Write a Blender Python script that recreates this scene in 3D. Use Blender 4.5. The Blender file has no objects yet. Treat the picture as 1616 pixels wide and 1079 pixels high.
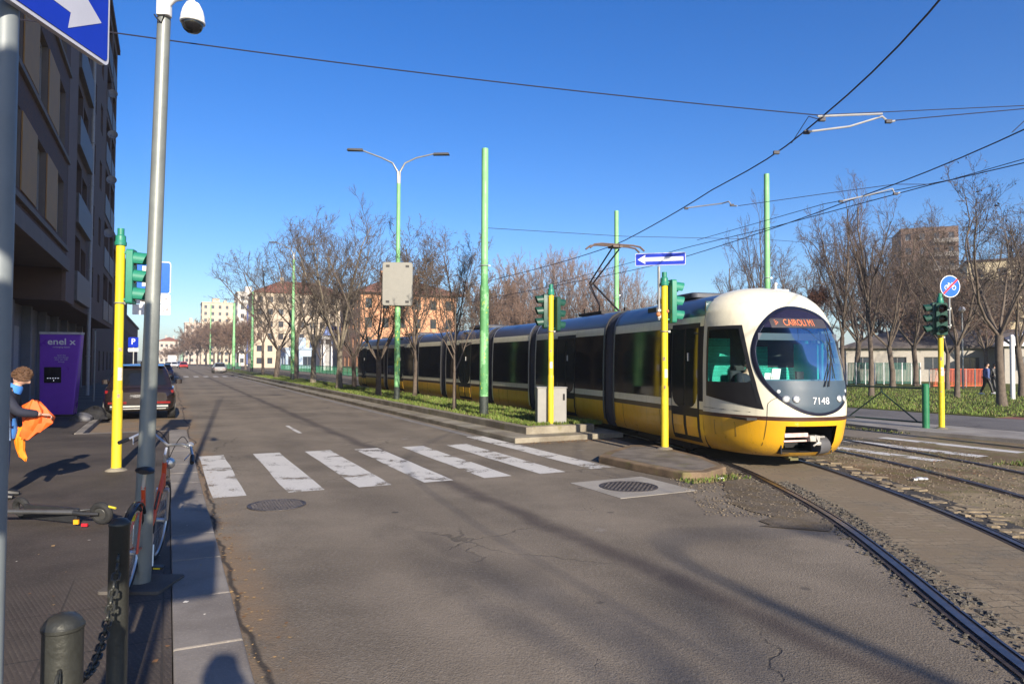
import bpy, bmesh, math, random
import numpy as np
from mathutils import Vector, Matrix

SC = bpy.context.scene
C = SC.collection
R = math.radians

# ---------------------------------------------------------------- camera
F = 1077.0; W0, H0 = 1616.0, 1079.0
CAMZ = 1.85
PITCH = math.atan(30.5 / F)
ROLL = 0.004
cam = bpy.data.cameras.new('camera'); cam.lens = 24.0; cam.sensor_width = 36.0
cam.clip_start = 0.05; cam.clip_end = 3000
co = bpy.data.objects.new('camera', cam); C.objects.link(co)
co.location = (0, 0, CAMZ)
co.rotation_euler = (Matrix.Rotation(R(90) + PITCH, 3, 'X') @ Matrix.Rotation(ROLL, 3, 'Z')).to_euler()
SC.camera = co

# ---------------------------------------------------------------- light
SUN_EL = R(21.3); SUN_AZ = R(157.5)          # azimuth clockwise from +Y
world = bpy.data.worlds.new('World'); SC.world = world; world.use_nodes = True
wn = world.node_tree
bg = wn.nodes['Background']
sky = wn.nodes.new('ShaderNodeTexSky'); sky.sky_type = 'NISHITA'; sky.sun_disc = False
sky.sun_elevation = SUN_EL; sky.sun_rotation = SUN_AZ
sky.altitude = 120; sky.air_density = 1.0; sky.dust_density = 0.6; sky.ozone_density = 4.0
hs = wn.nodes.new('ShaderNodeHueSaturation'); hs.inputs['Saturation'].default_value = 1.3; hs.inputs['Hue'].default_value = 0.514
wn.links.new(sky.outputs[0], hs.inputs['Color']); wn.links.new(hs.outputs[0], bg.inputs[0]); bg.inputs[1].default_value = 0.099
sun = bpy.data.lights.new('sun', 'SUN'); sun.energy = 5.0; sun.angle = R(0.6); sun.color = (1.0, 0.89, 0.74)
so = bpy.data.objects.new('sun', sun); C.objects.link(so)
sd = Vector((math.sin(SUN_AZ) * math.cos(SUN_EL), math.cos(SUN_AZ) * math.cos(SUN_EL), math.sin(SUN_EL)))
so.rotation_euler = sd.to_track_quat('Z', 'Y').to_euler(); so.location = sd * 50
SC.view_settings.view_transform = 'Standard'; SC.view_settings.look = 'None'
SC.view_settings.exposure = 0.85; SC.view_settings.gamma = 1.0
try:
    SC.cycles.max_bounces = 6; SC.cycles.transparent_max_bounces = 12
except Exception: pass

# ---------------------------------------------------------------- coordinates
CR = co.rotation_euler.to_matrix()
def ray(px, py):
    return CR @ Vector(((px - W0 / 2) / F, -(py - H0 / 2) / F, -1.0))
def G(px, py, z=0.0):
    d = ray(px, py); k = (z - CAMZ) / d.z
    return Vector((0, 0, CAMZ)) + d * k
def P(px, py, Y):
    d = ray(px, py); return Vector((0, 0, CAMZ)) + d * (Y / d.y)
TH = R(26.75)
U = Vector((-math.sin(TH), math.cos(TH), 0)); V = Vector((math.cos(TH), math.sin(TH), 0))
def S(s, t, z=0.0): return U * s + V * t + Vector((0, 0, z))
def ST(p): return (p.dot(U), p.dot(V))
def s_at(px, t):
    """street distance at which the line t is seen at column px"""
    k = (px - W0 / 2) / F
    return (V.x - k * V.y) * t / (k * U.y - U.x)
ROT_ST = TH            # rotation about z of things aligned with the street

# ---------------------------------------------------------------- materials
MATS = {}
def nodes_of(m): return m.node_tree.nodes, m.node_tree.links
def mat(name, col, rough=0.6, metal=0.0, var=0.12, scale=6.0, bump=0.0, bscale=None, spec=0.5, col2=None, detail=5, coord='Object', coat=0.0, emit=None):
    if name in MATS: return MATS[name]
    m = bpy.data.materials.new(name); m.use_nodes = True; N, L = nodes_of(m)
    b = N['Principled BSDF']
    b.inputs['Roughness'].default_value = rough; b.inputs['Metallic'].default_value = metal
    b.inputs['Specular IOR Level'].default_value = spec
    if coat: b.inputs['Coat Weight'].default_value = coat; b.inputs['Coat Roughness'].default_value = 0.08
    tc = N.new('ShaderNodeTexCoord')
    nz = N.new('ShaderNodeTexNoise'); nz.inputs['Scale'].default_value = scale; nz.inputs['Detail'].default_value = detail
    nz.inputs['Roughness'].default_value = 0.65
    L.new(tc.outputs[coord], nz.inputs['Vector'])
    cr = N.new('ShaderNodeValToRGB')
    c1 = tuple(max(0, c * (1 - var)) for c in col) + (1,)
    c2 = (tuple(col2) if col2 else tuple(min(1, c * (1 + var)) for c in col)) + (1,)
    cr.color_ramp.elements[0].position = 0.3; cr.color_ramp.elements[0].color = c1
    cr.color_ramp.elements[1].position = 0.7; cr.color_ramp.elements[1].color = c2
    L.new(nz.outputs['Fac'], cr.inputs['Fac']); L.new(cr.outputs['Color'], b.inputs['Base Color'])
    rr = N.new('ShaderNodeMapRange'); rr.inputs['To Min'].default_value = max(0.02, rough - 0.08); rr.inputs['To Max'].default_value = min(1, rough + 0.1)
    L.new(nz.outputs['Fac'], rr.inputs['Value']); L.new(rr.outputs[0], b.inputs['Roughness'])
    if bump:
        n2 = N.new('ShaderNodeTexNoise'); n2.inputs['Scale'].default_value = bscale or scale * 6; n2.inputs['Detail'].default_value = 6
        L.new(tc.outputs[coord], n2.inputs['Vector'])
        bp = N.new('ShaderNodeBump'); bp.inputs['Strength'].default_value = bump; bp.inputs['Distance'].default_value = 0.02
        L.new(n2.outputs['Fac'], bp.inputs['Height']); L.new(bp.outputs[0], b.inputs['Normal'])
    if emit:
        b.inputs['Emission Color'].default_value = tuple(emit[:3]) + (1,); b.inputs['Emission Strength'].default_value = emit[3]
    m.diffuse_color = tuple(col) + (1,)
    MATS[name] = m; return m

def glass(name, tint=(0.75, 0.85, 0.85), refl=1.0, rough=0.02):
    if name in MATS: return MATS[name]
    m = bpy.data.materials.new(name); m.use_nodes = True; N, L = nodes_of(m)
    N.remove(N['Principled BSDF']); out = N['Material Output']
    tr = N.new('ShaderNodeBsdfTransparent'); tr.inputs[0].default_value = tuple(tint) + (1,)
    gl = N.new('ShaderNodeBsdfGlossy'); gl.inputs['Roughness'].default_value = rough
    fr = N.new('ShaderNodeFresnel'); fr.inputs[0].default_value = 1.5
    mu = N.new('ShaderNodeMath'); mu.operation = 'MULTIPLY'; mu.inputs[1].default_value = refl; mu.use_clamp = True
    mx = N.new('ShaderNodeMixShader')
    L.new(fr.outputs[0], mu.inputs[0]); L.new(mu.outputs[0], mx.inputs[0])
    L.new(tr.outputs[0], mx.inputs[1]); L.new(gl.outputs[0], mx.inputs[2]); L.new(mx.outputs[0], out.inputs[0])
    MATS[name] = m; return m

class NT:
    """small helper to write node graphs for the ground materials"""
    def __init__(s, name):
        s.m = bpy.data.materials.new(name); s.m.use_nodes = True; s.N, s.L = nodes_of(s.m); s.b = s.N['Principled BSDF']
        g = s.N.new('ShaderNodeNewGeometry'); s.pos = g.outputs['Position']
        MATS[name] = s.m
    def noise(s, scale, detail=4, rough=0.6, vec=None, dist=0.0):
        n = s.N.new('ShaderNodeTexNoise'); n.inputs['Scale'].default_value = scale; n.inputs['Detail'].default_value = detail
        n.inputs['Roughness'].default_value = rough; n.inputs['Distortion'].default_value = dist
        s.L.new(vec if vec is not None else s.pos, n.inputs['Vector']); return n.outputs['Fac']
    def vor(s, scale, feature='F1', vec=None, rnd=1.0):
        n = s.N.new('ShaderNodeTexVoronoi'); n.feature = feature; n.inputs['Scale'].default_value = scale
        n.inputs['Randomness'].default_value = rnd
        s.L.new(vec if vec is not None else s.pos, n.inputs['Vector']); return n.outputs['Distance']
    def math(s, op, a, b=None, clamp=False):
        n = s.N.new('ShaderNodeMath'); n.operation = op; n.use_clamp = clamp
        for i, x in enumerate((a, b)):
            if x is None: continue
            if isinstance(x, (int, float)): n.inputs[i].default_value = x
            else: s.L.new(x, n.inputs[i])
        return n.outputs[0]
    def ss(s, x, a, b, lo=0.0, hi=1.0):
        n = s.N.new('ShaderNodeMapRange'); n.interpolation_type = 'SMOOTHSTEP'
        n.inputs['From Min'].default_value = a; n.inputs['From Max'].default_value = b
        n.inputs['To Min'].default_value = lo; n.inputs['To Max'].default_value = hi
        s.L.new(x, n.inputs['Value']); return n.outputs[0]
    def mix(s, f, a, b, mode='MIX'):
        n = s.N.new('ShaderNodeMix'); n.data_type = 'RGBA'; n.blend_type = mode
        if isinstance(f, (int, float)): n.inputs[0].default_value = f
        else: s.L.new(f, n.inputs[0])
        for i, x in ((6, a), (7, b)):
            if isinstance(x, tuple): n.inputs[i].default_value = x + (1,) if len(x) == 3 else x
            else: s.L.new(x, n.inputs[i])
        return n.outputs[2]
    def dot(s, vec):
        n = s.N.new('ShaderNodeVectorMath'); n.operation = 'DOT_PRODUCT'; n.inputs[1].default_value = vec
        s.L.new(s.pos, n.inputs[0]); return n.outputs['Value']
    def combine(s, x, y, z=0.0):
        n = s.N.new('ShaderNodeCombineXYZ')
        for i, v in enumerate((x, y, z)):
            if isinstance(v, (int, float)): n.inputs[i].default_value = v
            else: s.L.new(v, n.inputs[i])
        return n.outputs[0]
    def bump(s, h, strength=0.4, dist=0.01):
        n = s.N.new('ShaderNodeBump'); n.inputs['Strength'].default_value = strength; n.inputs['Distance'].default_value = dist
        s.L.new(h, n.inputs['Height']); s.L.new(n.outputs[0], s.b.inputs['Normal'])
    def done(s, col, rough=0.85, alpha=None, spec=0.3):
        if isinstance(col, tuple): s.b.inputs['Base Color'].default_value = col + (1,)
        else: s.L.new(col, s.b.inputs['Base Color'])
        if isinstance(rough, (int, float)): s.b.inputs['Roughness'].default_value = rough
        else: s.L.new(rough, s.b.inputs['Roughness'])
        s.b.inputs['Specular IOR Level'].default_value = spec
        if alpha is not None: s.L.new(alpha, s.b.inputs['Alpha'])
        return s.m

# ---------------------------------------------------------------- mesh builder
class MB:
    def __init__(s, M=None):
        s.v = []; s.f = []; s.mi = []; s.M = M; s.cur = 0
    def add(s, p):
        p = Vector(p)
        if s.M is not None: p = s.M @ p
        s.v.append(p[:]); return len(s.v) - 1
    def face(s, idx, m=None):
        s.f.append(tuple(idx)); s.mi.append(s.cur if m is None else m)
    def quad(s, a, b, c, d, m=None):
        s.face([s.add(a), s.add(b), s.add(c), s.add(d)], m)
    def poly(s, pts, m=None): s.face([s.add(p) for p in pts], m)
    def hexa(s, p, m=None):
        """8 points: bottom 4 ccw, top 4 ccw"""
        i = [s.add(q) for q in p]
        for q in ((3, 2, 1, 0), (4, 5, 6, 7), (0, 1, 5, 4), (1, 2, 6, 5), (2, 3, 7, 6), (3, 0, 4, 7)):
            s.face([i[k] for k in q], m)
    def box(s, x0, x1, y0, y1, z0, z1, m=None, T=None):
        p = [(x0, y0, z0), (x1, y0, z0), (x1, y1, z0), (x0, y1, z0), (x0, y0, z1), (x1, y0, z1), (x1, y1, z1), (x0, y1, z1)]
        if T is not None: p = [T @ Vector(q) for q in p]
        s.hexa(p, m); return s
    def cbox(s, c, d, m=None, T=None):
        return s.box(c[0] - d[0] / 2, c[0] + d[0] / 2, c[1] - d[1] / 2, c[1] + d[1] / 2, c[2] - d[2] / 2, c[2] + d[2] / 2, m, T)
    def rbox(s, c, d, r=0.02, n=3, m=None, axis='z'):
        """box with rounded vertical edges (rounded in the plane normal to axis)"""
        hx, hy, hz = d[0] / 2, d[1] / 2, d[2] / 2
        if axis == 'z': a, b, h = hx, hy, hz
        elif axis == 'y': a, b, h = hx, hz, hy
        else: a, b, h = hy, hz, hx
        pts = rrect(-a, a, -b, b, r, n)
        def mp(u, v, w):
            if axis == 'z': return (c[0] + u, c[1] + v, c[2] + w)
            if axis == 'y': return (c[0] + u, c[1] - w, c[2] + v)
            return (c[0] + w, c[1] + u, c[2] + v)
        s.prism([mp(u, v, -h) for u, v in pts], [mp(u, v, h) for u, v in pts], m); return s
    def prism(s, A, B, m=None, cap=True):
        n = len(A); a = [s.add(p) for p in A]; b = [s.add(p) for p in B]
        for i in range(n):
            j = (i + 1) % n; s.face((a[i], a[j], b[j], b[i]), m)
        if cap: s.face(a[::-1], m); s.face(b, m)
        return s
    def tube(s, pts, r, n=8, m=None, cap=True, squash=None):
        pts = [Vector(p) for p in pts]
        if isinstance(r, (int, float)): r = [r] * len(pts)
        prev = None; rings = []
        for i, p in enumerate(pts):
            if i == 0: d = pts[1] - p
            elif i == len(pts) - 1: d = p - pts[i - 1]
            else: d = (pts[i + 1] - p).normalized() + (p - pts[i - 1]).normalized()
            if d.length < 1e-9: d = Vector((0, 0, 1))
            d.normalize()
            if prev is None:
                up = Vector((0, 0, 1)) if abs(d.z) < 0.9 else Vector((1, 0, 0))
                a = d.cross(up).normalized()
            else:
                a = prev - d * prev.dot(d)
                a = a.normalized() if a.length > 1e-6 else d.orthogonal().normalized()
            prev = a; b = d.cross(a)
            ring = []
            for k in range(n):
                t = 2 * math.pi * k / n
                ring.append(s.add(p + a * (math.cos(t) * r[i]) + b * (math.sin(t) * r[i] * (squash or 1))))
            rings.append(ring)
        for i in range(len(rings) - 1):
            for k in range(n):
                j = (k + 1) % n; s.face((rings[i][k], rings[i][j], rings[i + 1][j], rings[i + 1][k]), m)
        if cap: s.face(rings[0][::-1], m); s.face(rings[-1], m)
        return s
    def lathe(s, prof, n=16, c=(0, 0, 0), T=None, m=None):
        """prof [(r, z)] about the z axis through c; T maps afterwards"""
        rings = []
        for r, z in prof:
            ring = []
            for k in range(n):
                t = 2 * math.pi * k / n
                p = Vector((c[0] + r * math.cos(t), c[1] + r * math.sin(t), c[2] + z))
                if T is not None: p = T @ p
                ring.append(s.add(p))
            rings.append(ring)
        for i in range(len(rings) - 1):
            for k in range(n):
                j = (k + 1) % n; s.face((rings[i][k], rings[i][j], rings[i + 1][j], rings[i + 1][k]), m)
        s.face(rings[0][::-1], m); s.face(rings[-1], m); return s
    def ball(s, c, r, n=10, m=None):
        if isinstance(r, (int, float)): r = (r, r, r)
        prof = [(max(1e-4, math.sin(math.pi * i / n)), -math.cos(math.pi * i / n)) for i in range(n + 1)]
        T = Matrix.Translation(c) @ Matrix.Diagonal((r[0], r[1], r[2], 1))
        return s.lathe(prof, int(n * 1.6), T=T, m=m)
    def torus(s, c, Rr, r, axis=(0, 0, 1), n=24, k=6, m=None):
        q = Vector(axis).to_track_quat('Z', 'Y'); rings = []
        for i in range(n):
            a = 2 * math.pi * i / n; ring = []
            for j in range(k):
                b = 2 * math.pi * j / k
                p = Vector(((Rr + r * math.cos(b)) * math.cos(a), (Rr + r * math.cos(b)) * math.sin(a), r * math.sin(b)))
                ring.append(s.add(Vector(c) + q @ p))
            rings.append(ring)
        for i in range(n):
            for j in range(k):
                s.face((rings[i][j], rings[(i + 1) % n][j], rings[(i + 1) % n][(j + 1) % k], rings[i][(j + 1) % k]), m)
        return s
    def grid(s, fn, us, vs, m=None, flip=False):
        idx = [[s.add(fn(u, v)) for v in vs] for u in us]
        for i in range(len(us) - 1):
            for j in range(len(vs) - 1):
                q = (idx[i][j], idx[i + 1][j], idx[i + 1][j + 1], idx[i][j + 1])
                s.face(q[::-1] if flip else q, m)
        return s
    def mesh(s, me, T=None, m=None):
        """take over the faces of a mesh"""
        b = len(s.v)
        for v in me.vertices: s.add(T @ v.co if T is not None else v.co)
        for p in me.polygons: s.face([b + i for i in p.vertices], m)
    def build(s, name, mats, parent=None, smooth=True, loc=None, angle=35, bevel=0.0, rot=None):
        if not isinstance(mats, (list, tuple)): mats = [mats]
        me = bpy.data.meshes.new(name)
        vs = s.v
        org = Vector((0, 0, 0))
        me.from_pydata(vs, [], s.f)
        for mm in mats: me.materials.append(mm)
        if len(mats) > 1: me.polygons.foreach_set('material_index', s.mi)
        if smooth:
            me.polygons.foreach_set('use_smooth', [True] * len(me.polygons))
            me.set_sharp_from_angle(angle=R(angle))
        me.update()
        o = bpy.data.objects.new(name, me); C.objects.link(o)
        if parent is not None: o.parent = parent
        if loc is not None: o.location = loc
        if rot is not None: o.rotation_euler = rot
        if bevel:
            bv = o.modifiers.new('Bevel', 'BEVEL'); bv.width = bevel; bv.segments = 2; bv.limit_method = 'ANGLE'; bv.angle_limit = R(40)
        return o

def rrect(x0, x1, y0, y1, r, n=3):
    out = []
    for cx, cy, a0 in ((x1 - r, y1 - r, 0), (x0 + r, y1 - r, 90), (x0 + r, y0 + r, 180), (x1 - r, y0 + r, 270)):
        for k in range(n + 1):
            a = R(a0 + 90 * k / n); out.append((cx + r * math.cos(a), cy + r * math.sin(a)))
    return out

def thing(name, label, cat, loc=(0, 0, 0), rotz=0.0, group=None):
    o = bpy.data.objects.new(name, None); o.empty_display_size = 0.3; C.objects.link(o)
    o.location = loc; o.rotation_euler = (0, 0, rotz)
    o['label'] = label; o['category'] = cat
    if group: o['group'] = group
    return o
def tag(o, label=None, cat=None, group=None, kind=None):
    if label: o['label'] = label
    if cat: o['category'] = cat
    if group: o['group'] = group
    if kind: o['kind'] = kind
    return o
KIDS = {}
def kids(o): return [c for c in bpy.data.objects if c.parent == o]
def copy_tree(o, loc=None, rotz=None, label=None, scale=None, parent=None):
    c = o.copy(); C.objects.link(c)
    if parent is not None: c.parent = parent
    if loc is not None: c.location = loc
    if rotz is not None: c.rotation_euler = (0, 0, rotz)
    if scale is not None: c.scale = scale if isinstance(scale, tuple) else (scale,) * 3
    if label: c['label'] = label
    for ch in kids(o): copy_tree(ch, parent=c)
    return c

def text_mesh(txt, size=1.0, font=None, depth=0.0, align='CENTER', cx=0.0):
    cu = bpy.data.curves.new('txt', 'FONT'); cu.body = txt; cu.size = size; cu.extrude = depth
    cu.align_x = align; cu.align_y = 'CENTER'; cu.resolution_u = 3; cu.offset = cx
    o = bpy.data.objects.new('txt', cu); C.objects.link(o)
    dg = bpy.context.evaluated_depsgraph_get()
    me = bpy.data.meshes.new_from_object(o.evaluated_get(dg)); bpy.data.objects.remove(o); bpy.data.curves.remove(cu)
    return me

def skin_mesh(verts, edges, radii, root=0, sub=2):
    """grown surface of a jointed skeleton -> plain mesh"""
    me = bpy.data.meshes.new('skin'); me.from_pydata([tuple(v) for v in verts], edges, [])
    o = bpy.data.objects.new('skin', me); C.objects.link(o)
    sk = o.modifiers.new('Skin', 'SKIN'); sk.use_smooth_shade = True
    for i, r in enumerate(radii):
        d = me.skin_vertices[0].data[i]; d.radius = (r, r) if isinstance(r, (int, float)) else r
        d.use_root = (i == root)
    ss = o.modifiers.new('Sub', 'SUBSURF'); ss.levels = sub; ss.render_levels = sub
    dg = bpy.context.evaluated_depsgraph_get(); dg.update()
    out = bpy.data.meshes.new_from_object(o.evaluated_get(dg)); bpy.data.objects.remove(o); bpy.data.meshes.remove(me)
    return out
# ---------------------------------------------------------------- ground materials
def asphalt_mat(name, base=(0.182, 0.151, 0.114), seam=True, warm=(0.21, 0.175, 0.132)):
    n = NT(name)
    s_ = n.dot(U); t_ = n.dot(V)
    st = n.combine(t_, n.math('MULTIPLY', s_, 0.25))
    big = n.noise(0.35, 5, 0.6); mid = n.noise(2.2, 5, 0.65); fine = n.noise(32, 4, 0.8); grit = n.vor(75)
    streak = n.noise(1.3, 4, 0.6, vec=st)
    c = n.mix(n.ss(big, 0.35, 0.65), tuple(x * 0.78 for x in base), tuple(x * 1.15 for x in warm))
    c = n.mix(n.ss(mid, 0.3, 0.72, 0.0, 0.35), c, tuple(x * 0.62 for x in base))
    c = n.mix(n.ss(streak, 0.45, 0.75, 0.0, 0.22), c, tuple(x * 1.5 for x in base))
    c = n.mix(n.ss(fine, 0.50, 0.68, 0.0, 0.42), c, (0.30, 0.27, 0.235))
    c = n.mix(n.ss(fine, 0.34, 0.48, 0.35, 0.0), c, (0.07, 0.06, 0.05))
    c = n.mix(n.ss(grit, 0.08, 0.36, 0.5, 0.0), c, (0.05, 0.046, 0.045))
    # cracks
    wob = n.N.new('ShaderNodeVectorMath'); wob.operation = 'MULTIPLY_ADD'
    nz = n.N.new('ShaderNodeTexNoise'); nz.inputs['Scale'].default_value = 3.0; nz.inputs['Detail'].default_value = 5
    n.L.new(n.pos, nz.inputs['Vector']); n.L.new(nz.outputs['Color'], wob.inputs[0]); wob.inputs[1].default_value = (0.5, 0.5, 0.0); n.L.new(n.pos, wob.inputs[2])
    e = n.vor(0.42, 'DISTANCE_TO_EDGE', vec=wob.outputs[0]); e2 = n.vor(2.6, 'DISTANCE_TO_EDGE', vec=wob.outputs[0])
    m1 = n.math('MULTIPLY', n.ss(e, 0.002, 0.008, 1.0, 0.0), n.ss(n.noise(0.25, 2), 0.5, 0.6))
    m2 = n.math('MULTIPLY', n.ss(e2, 0.006, 0.03, 0.8, 0.0), n.ss(n.noise(0.33, 2), 0.6, 0.68))
    cr = n.math('MAXIMUM', m1, m2)
    c = n.mix(n.math('MULTIPLY', cr, 0.5), c, (0.03, 0.027, 0.025))
    # small dark and pale spots (gum, oil)
    sp = n.vor(1.1); c = n.mix(n.ss(sp, 0.035, 0.06, 0.7, 0.0), c, (0.035, 0.033, 0.035))
    sp2 = n.vor(0.77); c = n.mix(n.math('MULTIPLY', n.ss(sp2, 0.04, 0.09, 0.6, 0.0), n.ss(mid, 0.4, 0.6)), c, (0.30, 0.28, 0.26))
    if seam:
        for tc_ in (1.75, 3.05, 4.75, 6.05):
            lane = n.ss(n.math('ABSOLUTE', n.math('SUBTRACT', t_, tc_)), 0.05, 0.5, 0.22, 0.0)
            c = n.mix(lane, c, tuple(x * 1.45 for x in base))
        c = n.mix(n.math('MULTIPLY', n.ss(n.noise(0.9, 3, 0.5, vec=st), 0.62, 0.70), 0.35), c, (0.07, 0.06, 0.055))
        w = n.math('ADD', t_, n.math('MULTIPLY', n.math('SUBTRACT', n.noise(0.5, 4), 0.5), 0.45))
        d = n.math('ABSOLUTE', n.math('SUBTRACT', w, 3.86))
        c = n.mix(n.math('MULTIPLY', n.ss(d, 0.02, 0.24, 0.62, 0.0), n.ss(mid, 0.15, 0.5, 0.6, 1.0)), c, (0.045, 0.035, 0.036))
        # sandy dust along the kerb
        k = n.math('MULTIPLY', n.ss(w, 0.55, 0.95, 1.0, 0.0), n.ss(n.noise(1.2, 5), 0.35, 0.6))
        c = n.mix(n.math('MULTIPLY', k, 0.8), c, (0.24, 0.165, 0.10))
        k = n.ss(n.math('ABSOLUTE', n.math('SUBTRACT', w, 0.53)), 0.005, 0.03, 0.8, 0.0)
        c = n.mix(k, c, (0.03, 0.028, 0.028))
    h = n.math('ADD', n.math('MULTIPLY', fine, 0.6), n.math('MULTIPLY', grit, 0.5))
    h = n.math('SUBTRACT', h, n.math('MULTIPLY', cr, 0.8))
    n.bump(h, 0.8, 0.008)
    return n.done(c, 0.9, spec=0.25)
ASPH = asphalt_mat('asphalt')
ASPH2 = asphalt_mat('asphalt_plain', base=(0.14, 0.132, 0.13), seam=False, warm=(0.155, 0.145, 0.14))

def paint_mat():
    n = NT('road_paint')
    mid = n.noise(1.6, 6, 0.7); fine = n.noise(45, 3, 0.7); big = n.noise(0.8, 3)
    c = n.mix(n.ss(fine, 0.35, 0.8, 0.0, 0.6), (0.60, 0.58, 0.54), (0.42, 0.40, 0.36))
    c = n.mix(n.ss(mid, 0.45, 0.75, 0.0, 0.5), c, (0.33, 0.31, 0.29))
    worn = n.math('ADD', n.math('MULTIPLY', mid, 0.75), n.math('MULTIPLY', fine, 0.25))
    a = n.ss(worn, 0.55, 0.585, 1.0, 0.0)
    a = n.math('MAXIMUM', n.math('MULTIPLY', a, n.ss(fine, 0.66, 0.72, 1.0, 0.55)), 0.0)
    return n.done(c, 0.75, alpha=a, spec=0.3)
PAINT = paint_mat()

def pave_mat():
    """porphyry-brown paving of the corner: ribbed tiles, dust, stains"""
    n = NT('pavement_asphalt')
    big = n.noise(0.5, 5, 0.6); mid = n.noise(3.0, 5, 0.65); fine = n.noise(60, 3, 0.7)
    s_ = n.dot(U); t_ = n.dot(V)
    c = n.mix(n.ss(big, 0.35, 0.65), (0.042, 0.034, 0.028), (0.095, 0.077, 0.062))
    c = n.mix(n.ss(mid, 0.4, 0.7, 0.0, 0.5), c, (0.08, 0.062, 0.052))
    c = n.mix(n.ss(fine, 0.5, 0.75, 0.0, 0.5), c, (0.2, 0.175, 0.15))
    # ribbed tiles only near the bollards
    near = n.ss(s_, 6.2, 6.6, 1.0, 0.0)
    rib = n.math('ABSOLUTE', n.math('SINE', n.math('MULTIPLY', n.math('ADD', t_, n.math('MULTIPLY', s_, 0.3)), 110.0)))
    fx = n.math('ABSOLUTE', n.math('SUBTRACT', n.math('FRACT', n.math('MULTIPLY', t_, 1.6)), 0.5))
    fy = n.math('ABSOLUTE', n.math('SUBTRACT', n.math('FRACT', n.math('MULTIPLY', s_, 1.25)), 0.5))
    joint = n.math('MULTIPLY', n.ss(n.math('MAXIMUM', fx, fy), 0.485, 0.495), near)
    c = n.mix(n.math('MULTIPLY', n.math('MULTIPLY', rib, near), 0.22), c, (0.05, 0.04, 0.035))
    c = n.mix(n.math('MULTIPLY', joint, 0.7), c, (0.04, 0.035, 0.03))
    sp = n.vor(1.5); c = n.mix(n.ss(sp, 0.03, 0.05, 0.5, 0.0), c, (0.04, 0.035, 0.035))
    n.bump(n.math('SUBTRACT', n.math('ADD', fine, n.math('MULTIPLY', n.math('MULTIPLY', rib, near), 0.6)), joint), 0.4, 0.006)
    return n.done(c, 0.85)
PAVE = pave_mat()

def stone_mat(name, base, dark, scale=1.0, lichen=0.0):
    n = NT(name)
    big = n.noise(1.1 * scale, 5, 0.6); fine = n.noise(55, 3, 0.7); g = n.vor(120)
    c = n.mix(n.ss(big, 0.35, 0.65), dark, base)
    c = n.mix(n.ss(fine, 0.5, 0.75, 0.0, 0.5), c, tuple(min(1, x * 1.35) for x in base))
    c = n.mix(n.ss(g, 0.05, 0.25, 0.5, 0.0), c, tuple(x * 0.5 for x in dark))
    if lichen: c = n.mix(n.math('MULTIPLY', n.ss(n.noise(3.1, 4), 0.56, 0.66), lichen), c, (0.16, 0.15, 0.045))
    n.bump(n.math('ADD', fine, n.math('MULTIPLY', big, 1.5)), 0.4, 0.008)
    return n.done(c, 0.85)
KERB = stone_mat('kerb_granite', (0.26, 0.235, 0.205), (0.17, 0.15, 0.13))
KERB2 = stone_mat('kerb_concrete', (0.30, 0.27, 0.21), (0.17, 0.145, 0.11), lichen=0.5)
KERB3 = stone_mat('kerb_brown', (0.22, 0.155, 0.095), (0.12, 0.085, 0.055), 2.0, lichen=0.5)
CONC = stone_mat('concrete_light', (0.30, 0.28, 0.25), (0.21, 0.19, 0.17))

def paver_mat():
    """worn setts between the rails"""
    n = NT('setts')
    s_ = n.dot(Vector((1, 0.05, 0))); t_ = n.dot(Vector((-0.05, 1, 0)))
    wv = n.noise(0.9, 3); wv2 = n.noise(7.0, 3)
    uv = n.combine(n.math('ADD', s_, n.math('MULTIPLY', wv2, 0.10)), n.math('ADD', t_, n.math('ADD', n.math('MULTIPLY', wv, 0.35), n.math('MULTIPLY', wv2, 0.05))))
    b = n.N.new('ShaderNodeTexBrick'); b.inputs['Scale'].default_value = 1.0
    b.inputs['Brick Width'].default_value = 0.24; b.inputs['Row Height'].default_value = 0.12; b.inputs['Mortar Size'].default_value = 0.008
    b.inputs['Color1'].default_value = (0.26, 0.205, 0.135, 1); b.inputs['Color2'].default_value = (0.215, 0.17, 0.112, 1); b.inputs['Mortar'].default_value = (0.10, 0.085, 0.06, 1)
    n.L.new(uv, b.inputs['Vector'])
    big = n.noise(0.7, 5, 0.65); fine = n.noise(50, 3, 0.7)
    c = n.mix(n.ss(big, 0.5, 0.64, 0.0, 0.75), b.outputs['Color'], (0.13, 0.11, 0.08))
    c = n.mix(n.ss(fine, 0.5, 0.75, 0.0, 0.5), c, (0.3, 0.27, 0.21))
    c = n.mix(n.ss(n.noise(2.3, 4), 0.58, 0.7, 0.0, 0.6), c, (0.18, 0.16, 0.07))
    c = n.mix(n.ss(n.noise(1.3, 6, 0.75), 0.42, 0.56, 0.0, 0.9), c, (0.20, 0.155, 0.10))
    n.bump(n.math('SUBTRACT', n.math('ADD', fine, big), n.math('MULTIPLY', b.outputs['Fac'], 1.2)), 0.5, 0.008)
    return n.done(c, 0.9)
SETTS = paver_mat()

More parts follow.
